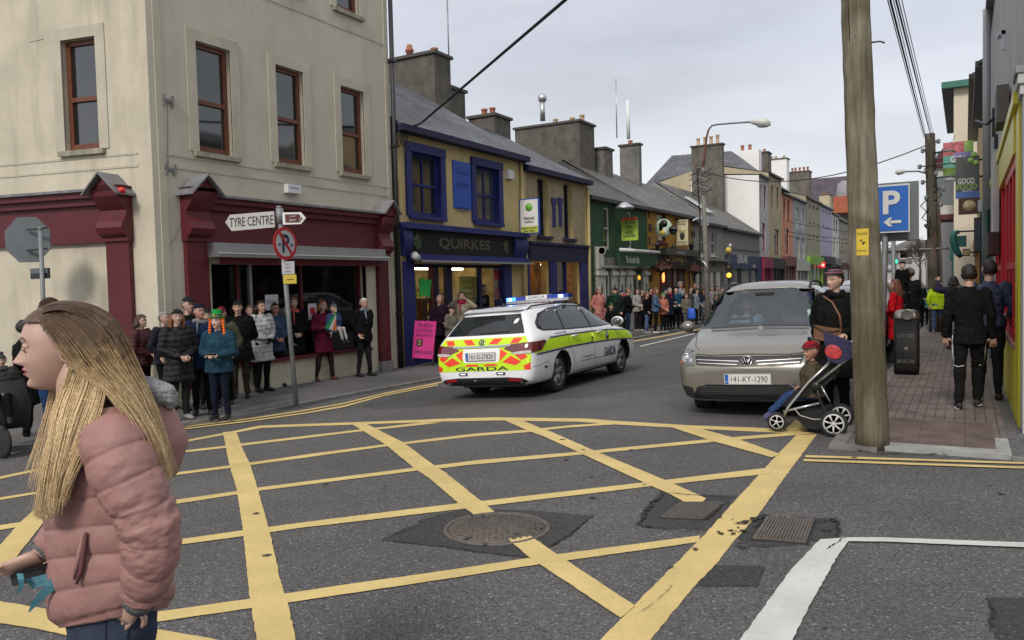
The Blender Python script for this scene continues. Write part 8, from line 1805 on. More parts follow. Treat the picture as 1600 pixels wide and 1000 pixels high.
# irish flag
fl=thing('small_flag','small green white and orange flag held by the carried child','flag',p); mb=MB(); a=onX(517,527,t12.location.x+.45); b=onX(525.5,484,t12.location.x+.45); mb.tube([a,b],.006,wht,5); mb.build('stick',fl)
q=[onX(x,y,t12.location.x+.45) for x,y in ((525,486),(519.5,513),(506,515),(512,505))]; 
for k,m in enumerate((cc_('fgreen',(.01,.25,.07),.6,0),cc_('fwhite',(.6,.6,.6),.6,0),cc_('forange',(.7,.18,.02),.6,0))):
    A=[onX(x,y,t12.location.x+.45) for x,y in ((524.5,486),(507,513))]; B=[onX(x,y,t12.location.x+.45) for x,y in ((525,500),(512,514))] ; P0=A[0].lerp(B[0],k/3);P1=A[0].lerp(B[0],(k+1)/3);P2=A[1].lerp(B[1]+Vector((0,.25,-.05)),(k+1)/3);P3=A[1].lerp(B[1]+Vector((0,.25,-.05)),k/3); mb=MB(); mb.hexa([P0,P1,P2,P3]+[v+Vector((.006,0,0)) for v in (P0,P1,P2,P3)],m); mb.build('stripe',fl)
# group by the blue shop
crowd(689,566,461,'older person with short grey hair in dark plum coat behind the pink board',-20,top=(.02,.008,.018),leg=BK,hair='grey',hem=.7,arms=('front','front'),skin=1,ht=-20,bulk=1.15)
crowd(707,566,479,'child in hooded grey beige coat and black knitted hat',-5,top=(.16,.14,.115),leg=BK,hat='beanie',hood=(.15,.13,.11),bulk=1.25,arms=('front','front'))
crowd(724,560,456,'dark haired woman covering her ears, pink top under a cream jacket',-60,top=(.30,.25,.19),leg=BK,hair='dark',hairs='bob',arms=('ears','ears'),scarf=(.5,.02,.10))
crowd(757,550,445,'young man in black jacket with white hood lining seen in profile',0,top=BK,leg=BK,hair='brown',hood=(.5,.5,.5),arms=('pocket','pocket'))
for i,(x,hy,lb,hr,tp_) in enumerate(((794,457,'fair child peering over the roof of the police car by the blue shop','lbrown',(.1,.02,.03)),(833,463,'person in dark top just visible left of the lettered box on the light bar','brown',BK),(845,460,'person with pink face behind the light bar of the police car','ginger',(.3,.03,.08)),(856,461,'dark haired person behind the right end of the light bar','dark',(.02,.03,.06)),(864,459,'person in navy hat behind the far end of the police car roof','dark',NV_))):
    crowd(x,543,hy,lb,-30+7*i,top=tp_,leg=BK,hair=hr,res=(18,16),vox=.03,hat='beanie' if i==4 else None,hatc=NV_)
GR=dict(res=(18,16),vox=.026)
crowd(937,527,449,'girl in pale pink coat and beige knitted hat beside the police car mirror',-25,top=(.52,.20,.17),leg=BK,hem=.62,hair='auburn',hairs='long',hat='beanie',hatc=(.38,.32,.26),arms=('pocket','down'),**GR)
crowd(962,530,450,'woman in dark green coat and scarf with a dark felt hat',-50,top=(.012,.022,.018),leg=BK,hem=.45,hair='lbrown',hairs='bob',hat='cap',scarf=(.015,.09,.065),bulk=1.25,arms=('pocket','pocket'),hn=8,**GR)
crowd(956,536,476,'small child in green party hat in front of the woman in green',-60,top=BK,leg=BK,hat='lep',hs=1.25,hatc=(.01,.1,.04),hair='dark',arms=('down','down'),**GR)
crowd(982,526,449,'person in black jacket, blue jeans, grey beanie and pink trainers',15,top=BK,leg=(.03,.05,.12),hem=.85,hat='beanie',hatc=(.15,.14,.12),hair='brown',shoe=(.75,.08,.12),arms=('front','front'),hood=(.5,.08,.1),**GR)
crowd(996,518,451,'dark haired woman in white and grey jacket beside the grey beanie',-10,top=(.38,.36,.34),leg=(.02,.015,.02),hair='dark',hairs='bob',arms=('front','front'),legs=('stand','out'),shoe=(.3,.3,.3),**GR)
crowd(1014,505,440,'man in teal knitted hat at the back by the pub pillar',-30,top=(.03,.035,.04),leg=BK,hat='beanie',hatc=(.02,.12,.10),skin=1,**GR)
crowd(1022,505,442,'person in pale grey cap at the back near the mustard pillar',-20,top=(.12,.15,.18),leg=BK,hat='cap',hatc=(.3,.27,.25),skin=1,**GR)
crowd(1011,521,457,'boy in black hooded jacket and pale blue jeans',10,top=BK,leg=(.10,.16,.30),hair='auburn',shoe=(.4,.4,.4),arms=('pocket','front'),**GR)
crowd(1025,521,450,'woman with long auburn hair in denim jacket over black skirt',15,top=(.08,.14,.25),leg=BK,hem=.84,hair='auburn',hairs='long',shoe=(.5,.5,.5),arms=('front','front'),**GR)
crowd(1037,520,458,'child in pointed green hat and peach jacket',-30,top=(.5,.17,.11),leg=BK,hat='beanie',hatc=(.02,.35,.09),hair='auburn',hairs='long',arms=('front','front'),shoe=(.4,.4,.4),**GR)
crowd(1047,515,450,'person in navy coat with red scarf hugging their neighbour',-20,top=(.012,.014,.028),leg=BK,hem=.6,hair='grey',scarf=(.3,.012,.03),arms=('folded','front'),bulk=1.2,**GR)
crowd(1057,514,449,'woman in black headscarf and petrol blue jacket with clasped hands',-45,top=(.012,.06,.11),leg=BK,hood=(.014,.008,.012),hoodup=True,arms=('front','front'),bulk=1.15,skin=2,**GR)
crowd(1064,506,441,'tall person in pale grey hooded top with the hood up',-25,top=(.28,.29,.31),leg=BK,hood=(.36,.36,.38),hoodup=True,skin=1,**GR)
crowd(1073,515,459,'child in camouflage hood holding a bright blue bag',-40,top=(.14,.13,.10),leg=(.12,.12,.12),hood=(.16,.15,.11),hoodup=True,arms=('front','front'),bulk=1.2,**GR)
p=onz(1072,515,PVL); tb_=thing('carrier_bag','bright blue bag held by the child in the camouflage hood','bag',p+Vector((.35,-.25,.5))); mb=MB(); ell(mb,[(PVL+.42,p.x+.3,p.y-.25,.15,.07),(PVL+.5,p.x+.3,p.y-.25,.17,.09),(PVL+.78,p.x+.3,p.y-.25,.15,.06),(PVL+.86,p.x+.3,p.y-.25,.09,.03)],14,M('blue_bag_cloth',(.02,.09,.5),.6,.15,6)); mb.build('bag_body',tb_)
crowd(1086,501,442,'man in dark jacket at the back near the cable post',-20,top=BK,leg=BK,hair='dark',skin=1,**GR)
crowd(1097,501,442,'man with dark brown skin in brown jacket at the back',-35,top=(.03,.02,.016),leg=BK,hair='dark',skin=3,**GR)
crowd(1089,508,452,'boy in blue grey hooded top and black striped tracksuit bottoms',10,top=(.20,.25,.29),leg=BK,hair='brown',hood=(.2,.25,.29),arms=('down','front'),**GR)
crowd(1101,505,452,'man in navy jumper behind the small child in grey',-50,top=NV_,leg=(.1,.1,.11),hair='brown',skin=1,arms=('pocket','pocket'),**GR)
crowd(1105,508,464,'small child in grey patterned top and grey trousers',-60,top=(.16,.17,.18),leg=(.18,.18,.19),hair='dark',arms=('front','down'),**GR)
crowd(1112,500,448,'woman in white and lilac top behind the group',0,top=(.42,.36,.45),leg=BK,hair='lbrown',hairs='bob',**GR)
crowd(1121,500,447,'woman with dark hair and grey jacket holding a phone up',-30,top=(.22,.21,.19),leg=BK,hair='dark',hairs='long',arms=('phone','phone'),**GR)
crowd(1119,508,461,'child in navy star patterned top with red trousers',0,top=(.03,.035,.06),leg=(.25,.012,.02),hem=.86,hair='dark',skin=1,arms=('front','front'),**GR)
crowd(1137,499,446,'person in camouflage jacket beside the crossing beacon',-40,top=(.08,.085,.07),leg=BK,hair='brown',arms=('phone','phone'),**GR)
p=onz(1127,505,PVL); fl=thing('small_flag','white and orange flag sticking out beside the silver car','flag',p+Vector((0,0,.8))); A=[onX(x,y,p.x+.4) for x,y in ((1124,475),(1128,470),(1137,472),(1131,479))]; mb=MB(); mb.hexa([A[0],A[1],(A[1]+A[2])/2,(A[0]+A[3])/2]+[v+Vector((.01,0,0)) for v in (A[0],A[1],(A[1]+A[2])/2,(A[0]+A[3])/2)],cc_('fwhite',(.6,.6,.6),.6,0)); mb.build('stripe',fl); mb=MB(); mb.hexa([(A[0]+A[3])/2,(A[1]+A[2])/2,A[2],A[3]]+[v+Vector((.01,0,0)) for v in ((A[0]+A[3])/2,(A[1]+A[2])/2,A[2],A[3])],cc_('forange',(.7,.18,.02),.6,0)); mb.build('stripe',fl)

for x,y,hy,fa,tp_,hr,ht_,lb in ((262,640,487,10,(.02,.02,.03),'grey',None,'dark figure wedged between the black quilted coat and the blue jacket'),(328,638,483,-30,BK,'dark','beanie','person in dark hat tucked behind the blue shouldered jacket'),(395,612,477,-20,(.03,.035,.03),'lbrown',None,'person in dark green coat between the tall black coat and the white coat'),(447,600,476,-15,BK,'grey','beanie','person in black hat between the denim jacket and the coral scarf')):
    crowd(x,y,hy,lb,fa,top=tp_,leg=BK,hair=hr,hat=ht_,arms=('pocket','pocket'),res=(20,18),vox=.024,bulk=1.08)
for x,y,hy,fa,tp_,hr,ht_,lb in ((948,520,455,-10,BK,'dark',None,'dark figure behind the pink coat by the white pillar'),(972,519,454,-30,(.02,.02,.02),'grey','beanie','person in dark hat between the green coat and the grey beanie'),(1004,514,452,-20,(.06,.02,.03),'brown',None,'person in wine coloured top behind the black hooded jacket'),(1017,512,450,10,BK,'dark',None,'dark haired person behind the denim jacket'),(1041,510,452,-40,(.03,.03,.05),'brown','beanie','person in blue hat behind the peach jacket'),(1068,506,452,-20,BK,'lbrown',None,'person in black behind the camouflage hood'),(1080,507,449,-30,(.05,.05,.05),'dark',None,'person in charcoal between the camouflage hood and the cable post'),(1128,501,450,-30,(.1,.09,.07),'brown',None,'person in drab coat left of the crossing beacon')):
    crowd(x,y,hy,lb,fa,top=tp_,leg=BK,hair=hr,hat=ht_,hatc=(.02,.04,.09) if ht_ else BK,arms=('pocket','front'),**GR)
# ---- right footpath
def walker(px,py,hy,label,fa,zb=PVR,**k):
    f=onz(px,py,zb); dep=(f-CAM).dot(CF); top=CAM+ray(px,hy)*dep; h=(top-f).dot(CU)
    k.setdefault('group','people on the right footpath'); return person(label,(f.x,f.y,zb),h,fa,**k)
tA,MA,JA,sA=walker(1514,639,414,'young man walking away in black jacket and black tracksuit bottoms with white stripes',90,top=(.010,.010,.011),leg=(.012,.012,.013),hem=.80,hair='dark',arms=('down','down'),legs=('walkf','stand'),shoe=(.03,.03,.03),vox=.013,ww=.96,bulk=.88,res=(36,32))
mWS=M('white_stripe',(.55,.55,.55),.6,0)
mb=MB()
for sg in (1,-1):
    h0,k0=JA['h',sg],JA['k',sg]; o=Vector((sg*.088,0,0)); P=[h0+o,h0.lerp(k0,.5)+o*.95+Vector((0,0,0)),k0+Vector((sg*.070,0,.06))]; mb.tube(P,.007,mWS,5); P2=[k0+Vector((sg*.068,-.02,.04)),k0+Vector((sg*.03,-.072,.02)),k0+Vector((-sg*.045,-.068,.035))]; mb.tube(P2,.006,mWS,5)
mb.build('white_stripe',tA); mb=MB()
for sg in (1,-1): a=JA['a',sg]; mb.ball(a+Vector((sg*.006,.05,-.075)),(.048,.13,.016),mWS,12,6)
mb.build('shoe_sole',tA)
walker(1545,624,407,'man walking away in blue bomber jacket and dark trousers by the yellow wall',88,top=(.035,.05,.10),leg=(.014,.014,.016),hem=.93,hair='dark',arms=('bent','bent'),legs=('stand','walkb'),shoe=(.02,.016,.014),vox=.013,ww=.99,bulk=.93,ht=25,res=(36,32),kind=2)
walker(1400,566,437,'girl with long auburn hair in a bright red coat behind the litter bin',170,top=(.50,.008,.015),leg=BK,hem=.5,hair='auburn',hairs='long',arms=('front','front'),zb=0,res=(26,24),vox=.018)
walker(1422,548,419,'man in black coat and grey knitted hat holding a child up',140,top=(.012,.013,.018),leg=BK,hem=.6,hat='beanie',hatc=(.13,.135,.14),arms=('hold','hold'),zb=0,bulk=1.15,vox=.02)
f=onz(1411,548,0); person('small child in black hat held up beside the grey knitted hat',(f.x,f.y-.1,1.05),.85,-70,top=BK,leg=BK,hat='beanie',hairs='bald',bulk=1.4,hs=1.5,skin=2,legs=('sit','sit'),vox=.03)
walker(1464,519,440,'girl in lime yellow jacket and jeans with long black hair, walking away',90,top=(.45,.62,.02),leg=(.06,.10,.20),hem=.80,hair='dark',hairs='long',legs=('walkf','stand'),shoe=(.3,.3,.3),arms=('swing','swing'),vox=.02,bulk=1.1)
walker(1481,519,448,'girl in royal blue top with white print and jeans, black hair',92,top=(.03,.07,.35),leg=(.06,.10,.20),hair='dark',hairs='long',vox=.025)
walker(1490,545,432,'person in dark coat with purple sleeves and one arm raised',95,top=(.03,.03,.07),leg=BK,hair='dark',hairs='bob',arms=('down','up'),vox=.02)
walker(1452,508,450,'child in mint green jacket by the dark wooden pole',100,top=(.15,.42,.36),leg=BK,hair='brown',vox=.03,res=(18,16))
walker(1437,512,439,'person in dark green coat pointing across the road',-60,top=(.012,.03,.028),leg=BK,hair='dark',arms=('bent','phone'),vox=.03,res=(18,16),zb=0)
for i,(x,y,hy,fa,tp_,lb) in enumerate(((1470,492,440,-80,(.03,.02,.06),'distant person in plum jacket right of the dark wooden pole'),(1486,500,438,90,(.02,.02,.022),'distant person in black close to the wall beyond the shoppers'),(1494,492,436,-85,(.2,.2,.22),'distant person in pale grey near the teal sign'),(1388,470,440,-80,(.05,.06,.1),'distant person in blue grey by the steel post'))):
    walker(x,y,hy,lb,fa,top=tp_,leg=BK,vox=.035,res=(14,12),hair='brown')
# ---- left edge
f=onz(48,694,PVL-.05); dep=(f-CAM).dot(CF); h=((CAM+ray(48,496)*dep)-f).dot(CU)
f=gnd(46,690); dep=(f-CAM).dot(CF); h=((CAM+ray(46,500)*dep)-f).dot(CU)
person('man in long black coat half hidden behind the blonde woman\'s face',(f.x,f.y,f.z),h,60,top=BK,leg=BK,hem=.55,hair='dark',arms=('pocket','pocket'),vox=.016,bulk=1.1)
f=gnd(88,720); dep=(f-CAM).dot(CF); h=((CAM+ray(88,467)*dep)-f).dot(CU)
person('man in brown flat cap and blue jeans just above and behind the blonde hair',(f.x,f.y,f.z),h,30,top=(.02,.03,.07),leg=(.02,.045,.12),hat='cap',hatc=(.05,.03,.02),hair='brown',arms=('pocket','pocket'),vox=.016)
# ================================================================ woman with the pushchair
Yw=9.55; fp=onY(1311,668,Yw); hgt=(onY(1297,427,Yw).z-.0)
tw,Mw,Jw,sw_=person('woman in striped pink and grey bobble hat and long black coat standing with the pushchair',(onY(1306,560,Yw).x,Yw,.0),hgt+.03,-112,top=(.008,.008,.009),leg=BK,hem=.55,hair='brown',hat='stripe',hatc=(.06,.055,.062),arms=('pocket','bent'),bulk=1.12,vox=.013,res=(40,40),skin=0,scarf=(.010,.010,.011),ht=-12,group=None)
mb=MB(); 
for k,(z,cc) in enumerate(((.088,(.30,.13,.17)),(.104,(.11,.09,.10)),(.119,(.34,.15,.19)))):
    r_=.093-.021*k; mb.tube([Mw@Vector((r_*math.cos(a),r_*1.12*math.sin(a)-.004,z)) for a in [2*PI*q/24 for q in range(25)]],.0095,cloth(cc),6,caps=False)
mb.build('hat_stripe',tw)
Mt=mwp(tw)
bg=thing('shoulder_bag','brown leather shoulder bag worn across the black coat','bag',Mt@Vector((.02,.16,1.02))); mb=MB(); mLe=M('tan_leather',(.15,.065,.03),.5,.25,10)
P=[Mt@Vector(v) for v in ((-.15,.14,.94),(.15,.165,.98),(.15,.21,.98),(-.15,.19,.94),(-.17,.13,1.10),(.15,.155,1.14),(.15,.20,1.14),(-.17,.18,1.10))]; mb.hexa(P,mLe); bb=mb.build('bag_body',bg); mb=MB(); mb.tube([Mt@Vector(v) for v in ((-.16,.16,1.1),(-.14,.16,1.25),(-.05,.155,1.40),(.08,.12,1.47))],.012,mLe,6); mb.tube([Mt@Vector(v) for v in ((-.16,.20,1.09),(0,.215,1.07),(.15,.21,1.13))],.008,M('dark_leather',(.04,.015,.012),.4,.1),6); mb.build('strap',bb)
# pushchair
Yp=8.72; q=lambda x,y,d=0:onY(x,y,Yp+d)
pc=thing('pushchair','black and silver pushchair with spoked white wheels at the kerb, small child aboard','pushchair',q(1265,683)+Vector((0,.25,0)))
mAl=M('brushed_aluminium',(.52,.52,.53),.3,.05,8,metal=.8); mBF=M('black_fabric',(.014,.014,.016),.85,.2,12); mBP=M('black_plastic',(.015,.015,.016),.45,.1)
mWW=M('white_plastic_rim',(.55,.55,.54),.4,.04)
def pwheel(c,r,n,par,w=.045):
    mb=MB(); mb.lathe(c-Vector((0,w/2,0)),[(r*.74,0),(r*.95,0),(r,w*.3),(r,w*.7),(r*.95,w),(r*.74,w)],M('tyre_rubber',(.018,.018,.018),.8,.2,30),30,axis=(0,1,0)); wh=mb.build('wheel',par); mb=MB()
    mb.lathe(c-Vector((0,w/2+.004,0)),[(r*.66,0),(r*.76,0),(r*.76,.03),(r*.66,.03),(r*.66,0)],mWW,30,axis=(0,1,0)); mb.lathe(c-Vector((0,w/2+.006,0)),[(.001,0),(r*.2,0),(r*.2,.03)],mWW,16,axis=(0,1,0))
    mb.lathe(c-Vector((0,w/2-.012,0)),[(.001,0),(r*.68,0)],mBP,24,axis=(0,1,0))
    for k in range(n):
        a=2*PI*k/n+.2; mb.tube([c+Vector((math.cos(a)*r*.15,-w/2-.0,math.sin(a)*r*.15)),c+Vector((math.cos(a)*r*.7,-w/2-.0,math.sin(a)*r*.7))],[r*.075,r*.10],mWW,5)
    mb.build('rim',wh)
rw=q(1303,662); r1=(q(1303,662)-q(1303,682.5)).length
fwc=q(1214,659,.05); r2=(q(1214,659)-q(1214,673)).length
pwheel(rw,r1,7,pc); pwheel(rw+Vector((0,.52,0)),r1,7,pc); pwheel(fwc,r2,5,pc,.035); pwheel(fwc+Vector((-.03,.10,.0)),r2,5,pc,.035)
for d in (0.02,.50):
    mb=MB(); mb.tube([q(1224,651,d),q(1231,637,d),q(1264,597,d),q(1297,566,d)],.014,mAl,8); mb.build('frame_tube',pc)
    mb=MB(); mb.tube([q(1276,599,d),q(1334,553,d),q(1345,545,d)],.014,mAl,8); mb.build('handle_tube',pc)
    mb=MB(); mb.tube([q(1224,643,d),q(1280,630,d)],.013,mAl,8); mb.build('lower_tube',pc)
    mb=MB(); mb.tube([q(1275,602,d),q(1281,625,d),q(1292,648,d),rw+Vector((0,d,0))],.012,mBP,8); mb.tube([q(1283,603,d),q(1297,628,d)],.009,mAl,6); mb.build('rear_strut',pc)
    mb=MB(); c0=q(1275,603,d); mb.lathe(c0-Vector((0,.02,0)),[(.001,0),(.04,0),(.045,.01),(.045,.03),(.001,.04)],mBP,16,axis=(0,1,0)); mb.build('hinge',pc)
mb=MB(); mb.tube([q(1345,545,.02),q(1345,545,.50)],.018,mBP,8); mb.build('handle_bar',pc)
mb=MB(); mb.tube([rw,rw+Vector((0,.52,0))],.010,mBP,6); mb.tube([q(1224,648,.0),q(1224,648,.5)],.012,mBP,6); mb.build('axle',pc)
mb=MB(); secs=[]
for x,yt,yb in ((1243,648,656),(1255,644,670),(1275,642,674),(1290,640,666)): a,b=q(x,yt),q(x,yb); secs.append([Vector((a.x,Yp+.04,a.z)),Vector((a.x,Yp+.46,a.z)),Vector((b.x,Yp+.42,b.z)),Vector((b.x,Yp+.08,b.z))])
loft(mb,secs,mBF,sm=False); mb.build('basket',pc); mb=MB(); mb.tube([q(1241,638,-.0),q(1250,649,0),q(1270,655,0),q(1285,655,0)],.004,mWW,5); mb.build('basket_piping',pc)
mb=MB(); secs=[]
for x,yt,yb in ((1222,632,638),(1240,612,628),(1262,600,618),(1285,574,606),(1302,548,590),(1306,542,560)): a,b=q(x,yt),q(x,yb); secs.append([Vector((a.x,Yp+.05,a.z)),Vector((a.x,Yp+.47,a.z)),Vector((b.x,Yp+.45,b.z)),Vector((b.x,Yp+.07,b.z))])
loft(mb,secs,mBF,sm=False); mb.build('seat',pc)
nb=thing('changing_bag','navy bag with round red patch hanging on the pushchair handle','bag',q(1308,545)); mb=MB(); P=[(1286,520),(1309,528),(1330,536),(1334,556),(1312,569),(1293,564)]; A=[q(x,y,-.06) for x,y in P]; Bk=[v+Vector((0,.16,0)) for v in A]; n=6
mb.add(A+Bk,[tuple(range(n)),tuple(range(n,2*n))[::-1]]+[(i,n+i,n+(i+1)%n,(i+1)%n) for i in range(n)],M('navy_nylon',(.018,.014,.06),.6,.25,9,.4,30)); o=mb.build('bag_body',nb); mb=MB(); cc=q(1302,550,-.065); mb.ball(cc,(.085,.006,.07),M('red_patch',(.45,.035,.04),.5,.35,18),20,10,rot=Matrix.Rotation(.5,3,'Y')); mb.build('patch',o)
LEG['sit2']=((.09,.42,.86),(.10,.74,.56))
hp=q(1272,556,.26); kid,Mk,_,_=person('small child in red and black hat, olive coat and jeans in the pushchair',(hp.x-.02,hp.y,hp.z-.93),1.02,193,top=(.085,.07,.045),leg=(.03,.06,.16),hem=.86,hat='stripe',hatc=(.30,.012,.02),arms=('front','front'),legs=('sit2','sit2'),bulk=1.5,hs=1.45,ww=1.05,hairs='bald',vox=.018,res=(36,34),skin=1,shoe=(.10,.09,.20),ht=30,hn=-12)
mb=MB(); 
for z in (.058,.088): mb.tube([Mk@Vector(((.098-.02*(z>.07))*math.cos(a),(.112-.02*(z>.07))*math.sin(a)-.004,z)) for a in [2*PI*k/24 for k in range(25)]],.009,mBF,6,caps=False)
mb.build('hat_stripe',kid)
# driver
Mc=Matrix.Translation(T.t.location)@T.t.rotation_euler.to_matrix().to_4x4()
dp=Mc@Vector((-.02,-.37,-.20))
person('blonde woman driver in patterned blouse at the wheel of the silver carrier',(dp.x,dp.y,dp.z),1.62,math.degrees(T.t.rotation_euler.z),top=(.22,.26,.32),leg=BK,hem=.86,hair='blond',hairs='bob',arms=('bent','bent'),legs=('sit','sit'),vox=.02,res=(30,28),kind=0)
# ================================================================ the blonde woman in the foreground
D0=2.3; w=lambda px,py,dd=0:atd(px,py,D0+dd)
hz_=Vector((CF.x,CF.y,0)).normalized(); rg=Vector((CR.x,CR.y,0)).normalized()
fg=w(165,800); FWp=Vector((fg.x,fg.y,gz(fg.x)))
fw=thing('person','young woman in the foreground with long blonde hair and dusty pink padded jacket','person',FWp)
SKF=M('skin_foreground',(.50,.315,.25),.45,.07,9,.12,220); mLipF=M('lips_berry',(.30,.035,.05),.3,.05); mBrF=M('brow_brown',(.13,.075,.05),.6,.1)
Bm=MB(); fd=(Matrix.Rotation(R(21),3,'Z')@(-rg)); 
if fd.dot(hz_)>0: fd=(Matrix.Rotation(R(-21),3,'Z')@(-rg))
hc_=w(94,544,0); rt=fd.cross(Vector((0,0,1)))
Mh=Matrix.Translation(hc_)@Matrix((rt,fd,Vector((0,0,1)))).transposed().to_4x4()@Matrix.Rotation(R(-2),4,'X')@Matrix.Scale(1.03,4)
V,Fs=head_grid(150,140,nose=1.25); ms=head_mats(V,Fs,SKF,mLipF,mBrF,hi=True)
# lids: push a rim round each eye
Bm.add(xf(V,Mh),Fs,SKF,sm=True,mis=ms)
for sx in (1,-1):
    cE=Vector((sx*.031,.0735,.0095)); Bm.ball(Mh@cE,.0122,mEyeW,16,12); Bm.ball(Mh@(cE+Vector((sx*.001,.0068,-.0005))),.0068,M('iris_grey_blue',(.06,.09,.11),.1,0),14,8); Bm.ball(Mh@(cE+Vector((sx*.001,.0112,-.0005))),.0032,mPup,8,6)
    Bm.ball(Mh@(cE+Vector((0,-.0002,.0042))),(.0136,.0134,.0108),SKF,16,10,rot=Mh.to_3x3()); Bm.ball(Mh@(cE+Vector((0,-.0012,-.0085))),(.0135,.0120,.0060),SKF,14,8,rot=Mh.to_3x3())
    for up,zz in ((1,-.0022),(-1,-.0060)):   # eyelids
        P=[];n=12
        for k in range(n+1):
            a=-1.15+2.3*k/n; P.append(Mh@(cE+Vector((math.sin(a)*.0148,math.cos(a)*.0118+.0012,zz*(math.cos(a)**.7)+(-.001*math.sin(a)*sx)))))
        Bm.tube(P,[.0026]*(n+1),SKF,7)
        if up>0: Bm.tube([p+Vector((0,0,-.0018))+(Mh.to_3x3()@Vector((0,.0022,0))) for p in P],.0009,mBrF,4)
    e=Mh@Vector((sx*.077,-.026,-.004)); ring=[Mh@Vector((sx*(.078+.006*abs(math.sin(a))),-.026+.016*math.cos(a),-.004+.030*math.sin(a))) for a in [2*PI*k/18 for k in range(19)]]; Bm.tube(ring,.0042,SKF,6,caps=False); Bm.ball(e,(.007,.013,.026),SKF,10,8,rot=Mh.to_3x3())
# neck
Bm.tube([w(124,560,.0),w(122,600,.0),w(126,640,.0),w(135,675,.0)],[.058,.056,.062,.085],SKF,24)
# hands
mSk=SKF
hA=w(192,965,-.135); add_hand(Bm,w(212,938,-.150),(hA-w(212,938,-.150)),-1,mSk,curl=.5,s_=.8,up=-hz_)
hw_=w(62,868,-.02); add_hand(Bm,hw_,(w(10,892,-.03)-hw_),-1,mSk,curl=.45,s_=.95,up=Vector((0,0,1))*-.6-hz_*.5)
Bm.tube([w(62,868,-.02),w(80,850,.0),w(110,835,.06)],[.026,.03,.034],SKF,12)
Bm.tube([w(212,938,-.150),w(241,850,-.18),w(190,710,-.12),w(130,672,0)],[.024,.03,.035,.04],SKF,10)
# legs stay part of the body
base_z=gz(fg.x)
hipc=w(178,960,0)
for d in (-.07,.07):
    a=hipc+hz_*d; Bm.tube([a,a+Vector((0,0,-.38))-rg*.02,Vector((a.x,a.y,base_z+.09))+rg*.03],[.035,.035,.03],SKF,12)
bo=Bm.build('body',fw)
mb=MB(); er=w(121,574,-.085); mb.tube([er+Vector((0,0,-.012))+rg*.012*math.cos(a)+Vector((0,0,.016*math.sin(a))) for a in [2*PI*k/20 for k in range(21)]],.0016,mCh,5,caps=False); mb.ball(er+Vector((0,0,.006)),.004,mCh); mb.build('earring',fw)
# ---- quilted jacket
mPF=M('dusty_pink_nylon',(.31,.165,.148),.55,.14,4,.22,28,spec=.3)
t_=mPF.node_tree
def grid_surf(rows,closed=True,disp=None,mat=None,name='g',parent=None,capends=True):
    n=len(rows[0]); V=[p for r in rows for p in r]; m=len(rows); F=[]
    for i in range(m-1):
        for k in range(n if closed else n-1): F.append((i*n+k,i*n+(k+1)%n,(i+1)*n+(k+1)%n,(i+1)*n+k))
    if capends: F.append(tuple(range(n))[::-1]); F.append(tuple((m-1)*n+k for k in range(n)))
    me=bpy.data.meshes.new(name); me.from_pydata(V,[],F); me.update()
    bm=bmesh.new(); bm.from_mesh(me); bmesh.ops.recalc_face_normals(bm,faces=bm.faces[:]); bm.to_mesh(me); bm.free(); me.update()
    if disp:
        N_=[v.normal.copy() for v in me.vertices]
        for i in range(m):
            for k in range(n): me.vertices[i*n+k].co+=N_[i*n+k]*disp(i/(m-1),k/n)
    me.materials.append(mat); smooth_mesh(me); me.update(); return link(name,me,parent)
def lerpt(T_,v):
    for i in range(len(T_)-1):
        if T_[i][0]<=v<=T_[i+1][0]:
            f=(v-T_[i][0])/(T_[i+1][0]-T_[i][0]); f=f*f*(3-2*f) if False else f; return [a+(b-a)*f for a,b in zip(T_[i],T_[i+1])]
    return T_[-1]
def cr(T_,v):   # catmull-rom over rows keyed by first entry
    for i in range(len(T_)-1):
        if T_[i][0]<=v<=T_[i+1][0]:
            p0=T_[max(i-1,0)];p1=T_[i];p2=T_[i+1];p3=T_[min(i+2,len(T_)-1)]; f=(v-p1[0])/(p2[0]-p1[0])
            return [.5*((2*b)+(-a+c_)*f+(2*a-5*b+4*c_-d)*f*f+(-a+3*b-3*c_+d)*f**3) for a,b,c_,d in zip(p0,p1,p2,p3)]
    return list(T_[-1])
TS_=[(630,112,168,.075),(645,100,190,.115),(668,90,222,.155),(700,80,242,.172),(745,70,256,.168),(800,67,262,.160),(860,68,268,.162),(915,70,272,.168),(950,76,272,.165),(966,90,262,.150)]
rows=[];NV=150;NU=110
for i in range(NV):
    y=630+(966-630)*i/(NV-1); _,xl,xr,ry=cr(TS_,y); cx0=(xl+xr)/2; rx=(xr-xl)/2; row=[]
    for k in range(NU):
        a=2*PI*k/NU; ca,sa=math.cos(a),math.sin(a); ex=abs(ca)**.9*(1 if ca>0 else -1); px=cx0+rx*ex; yy=y-(px-cx0)*.20*max(0,(y-880)/86)+(px-cx0)*.05*max(0,(880-y)/250); row.append(w(px,yy,ry*sa))
    rows.append(row)
seam=44.5
def dT(v,u):
    y=630+336*v; ca=math.cos(2*PI*u); sa=math.sin(2*PI*u)
    ph=(y-736+6*math.sin(u*9))/seam; b=abs(math.sin(PI*ph))
    n1=noise.noise(Vector((u*26,y*.035,1)))*.008*(1-b*.5)+noise.noise(Vector((u*70,y*.05,4)))*.0035
    side=g_((u-.742),.006)*.010+g_((u-.60),.004)*.004
    return .0105*(b**.42)-.008+n1*.55-side*.3
jk=grid_surf(rows,True,dT,mPF,'jacket',fw)
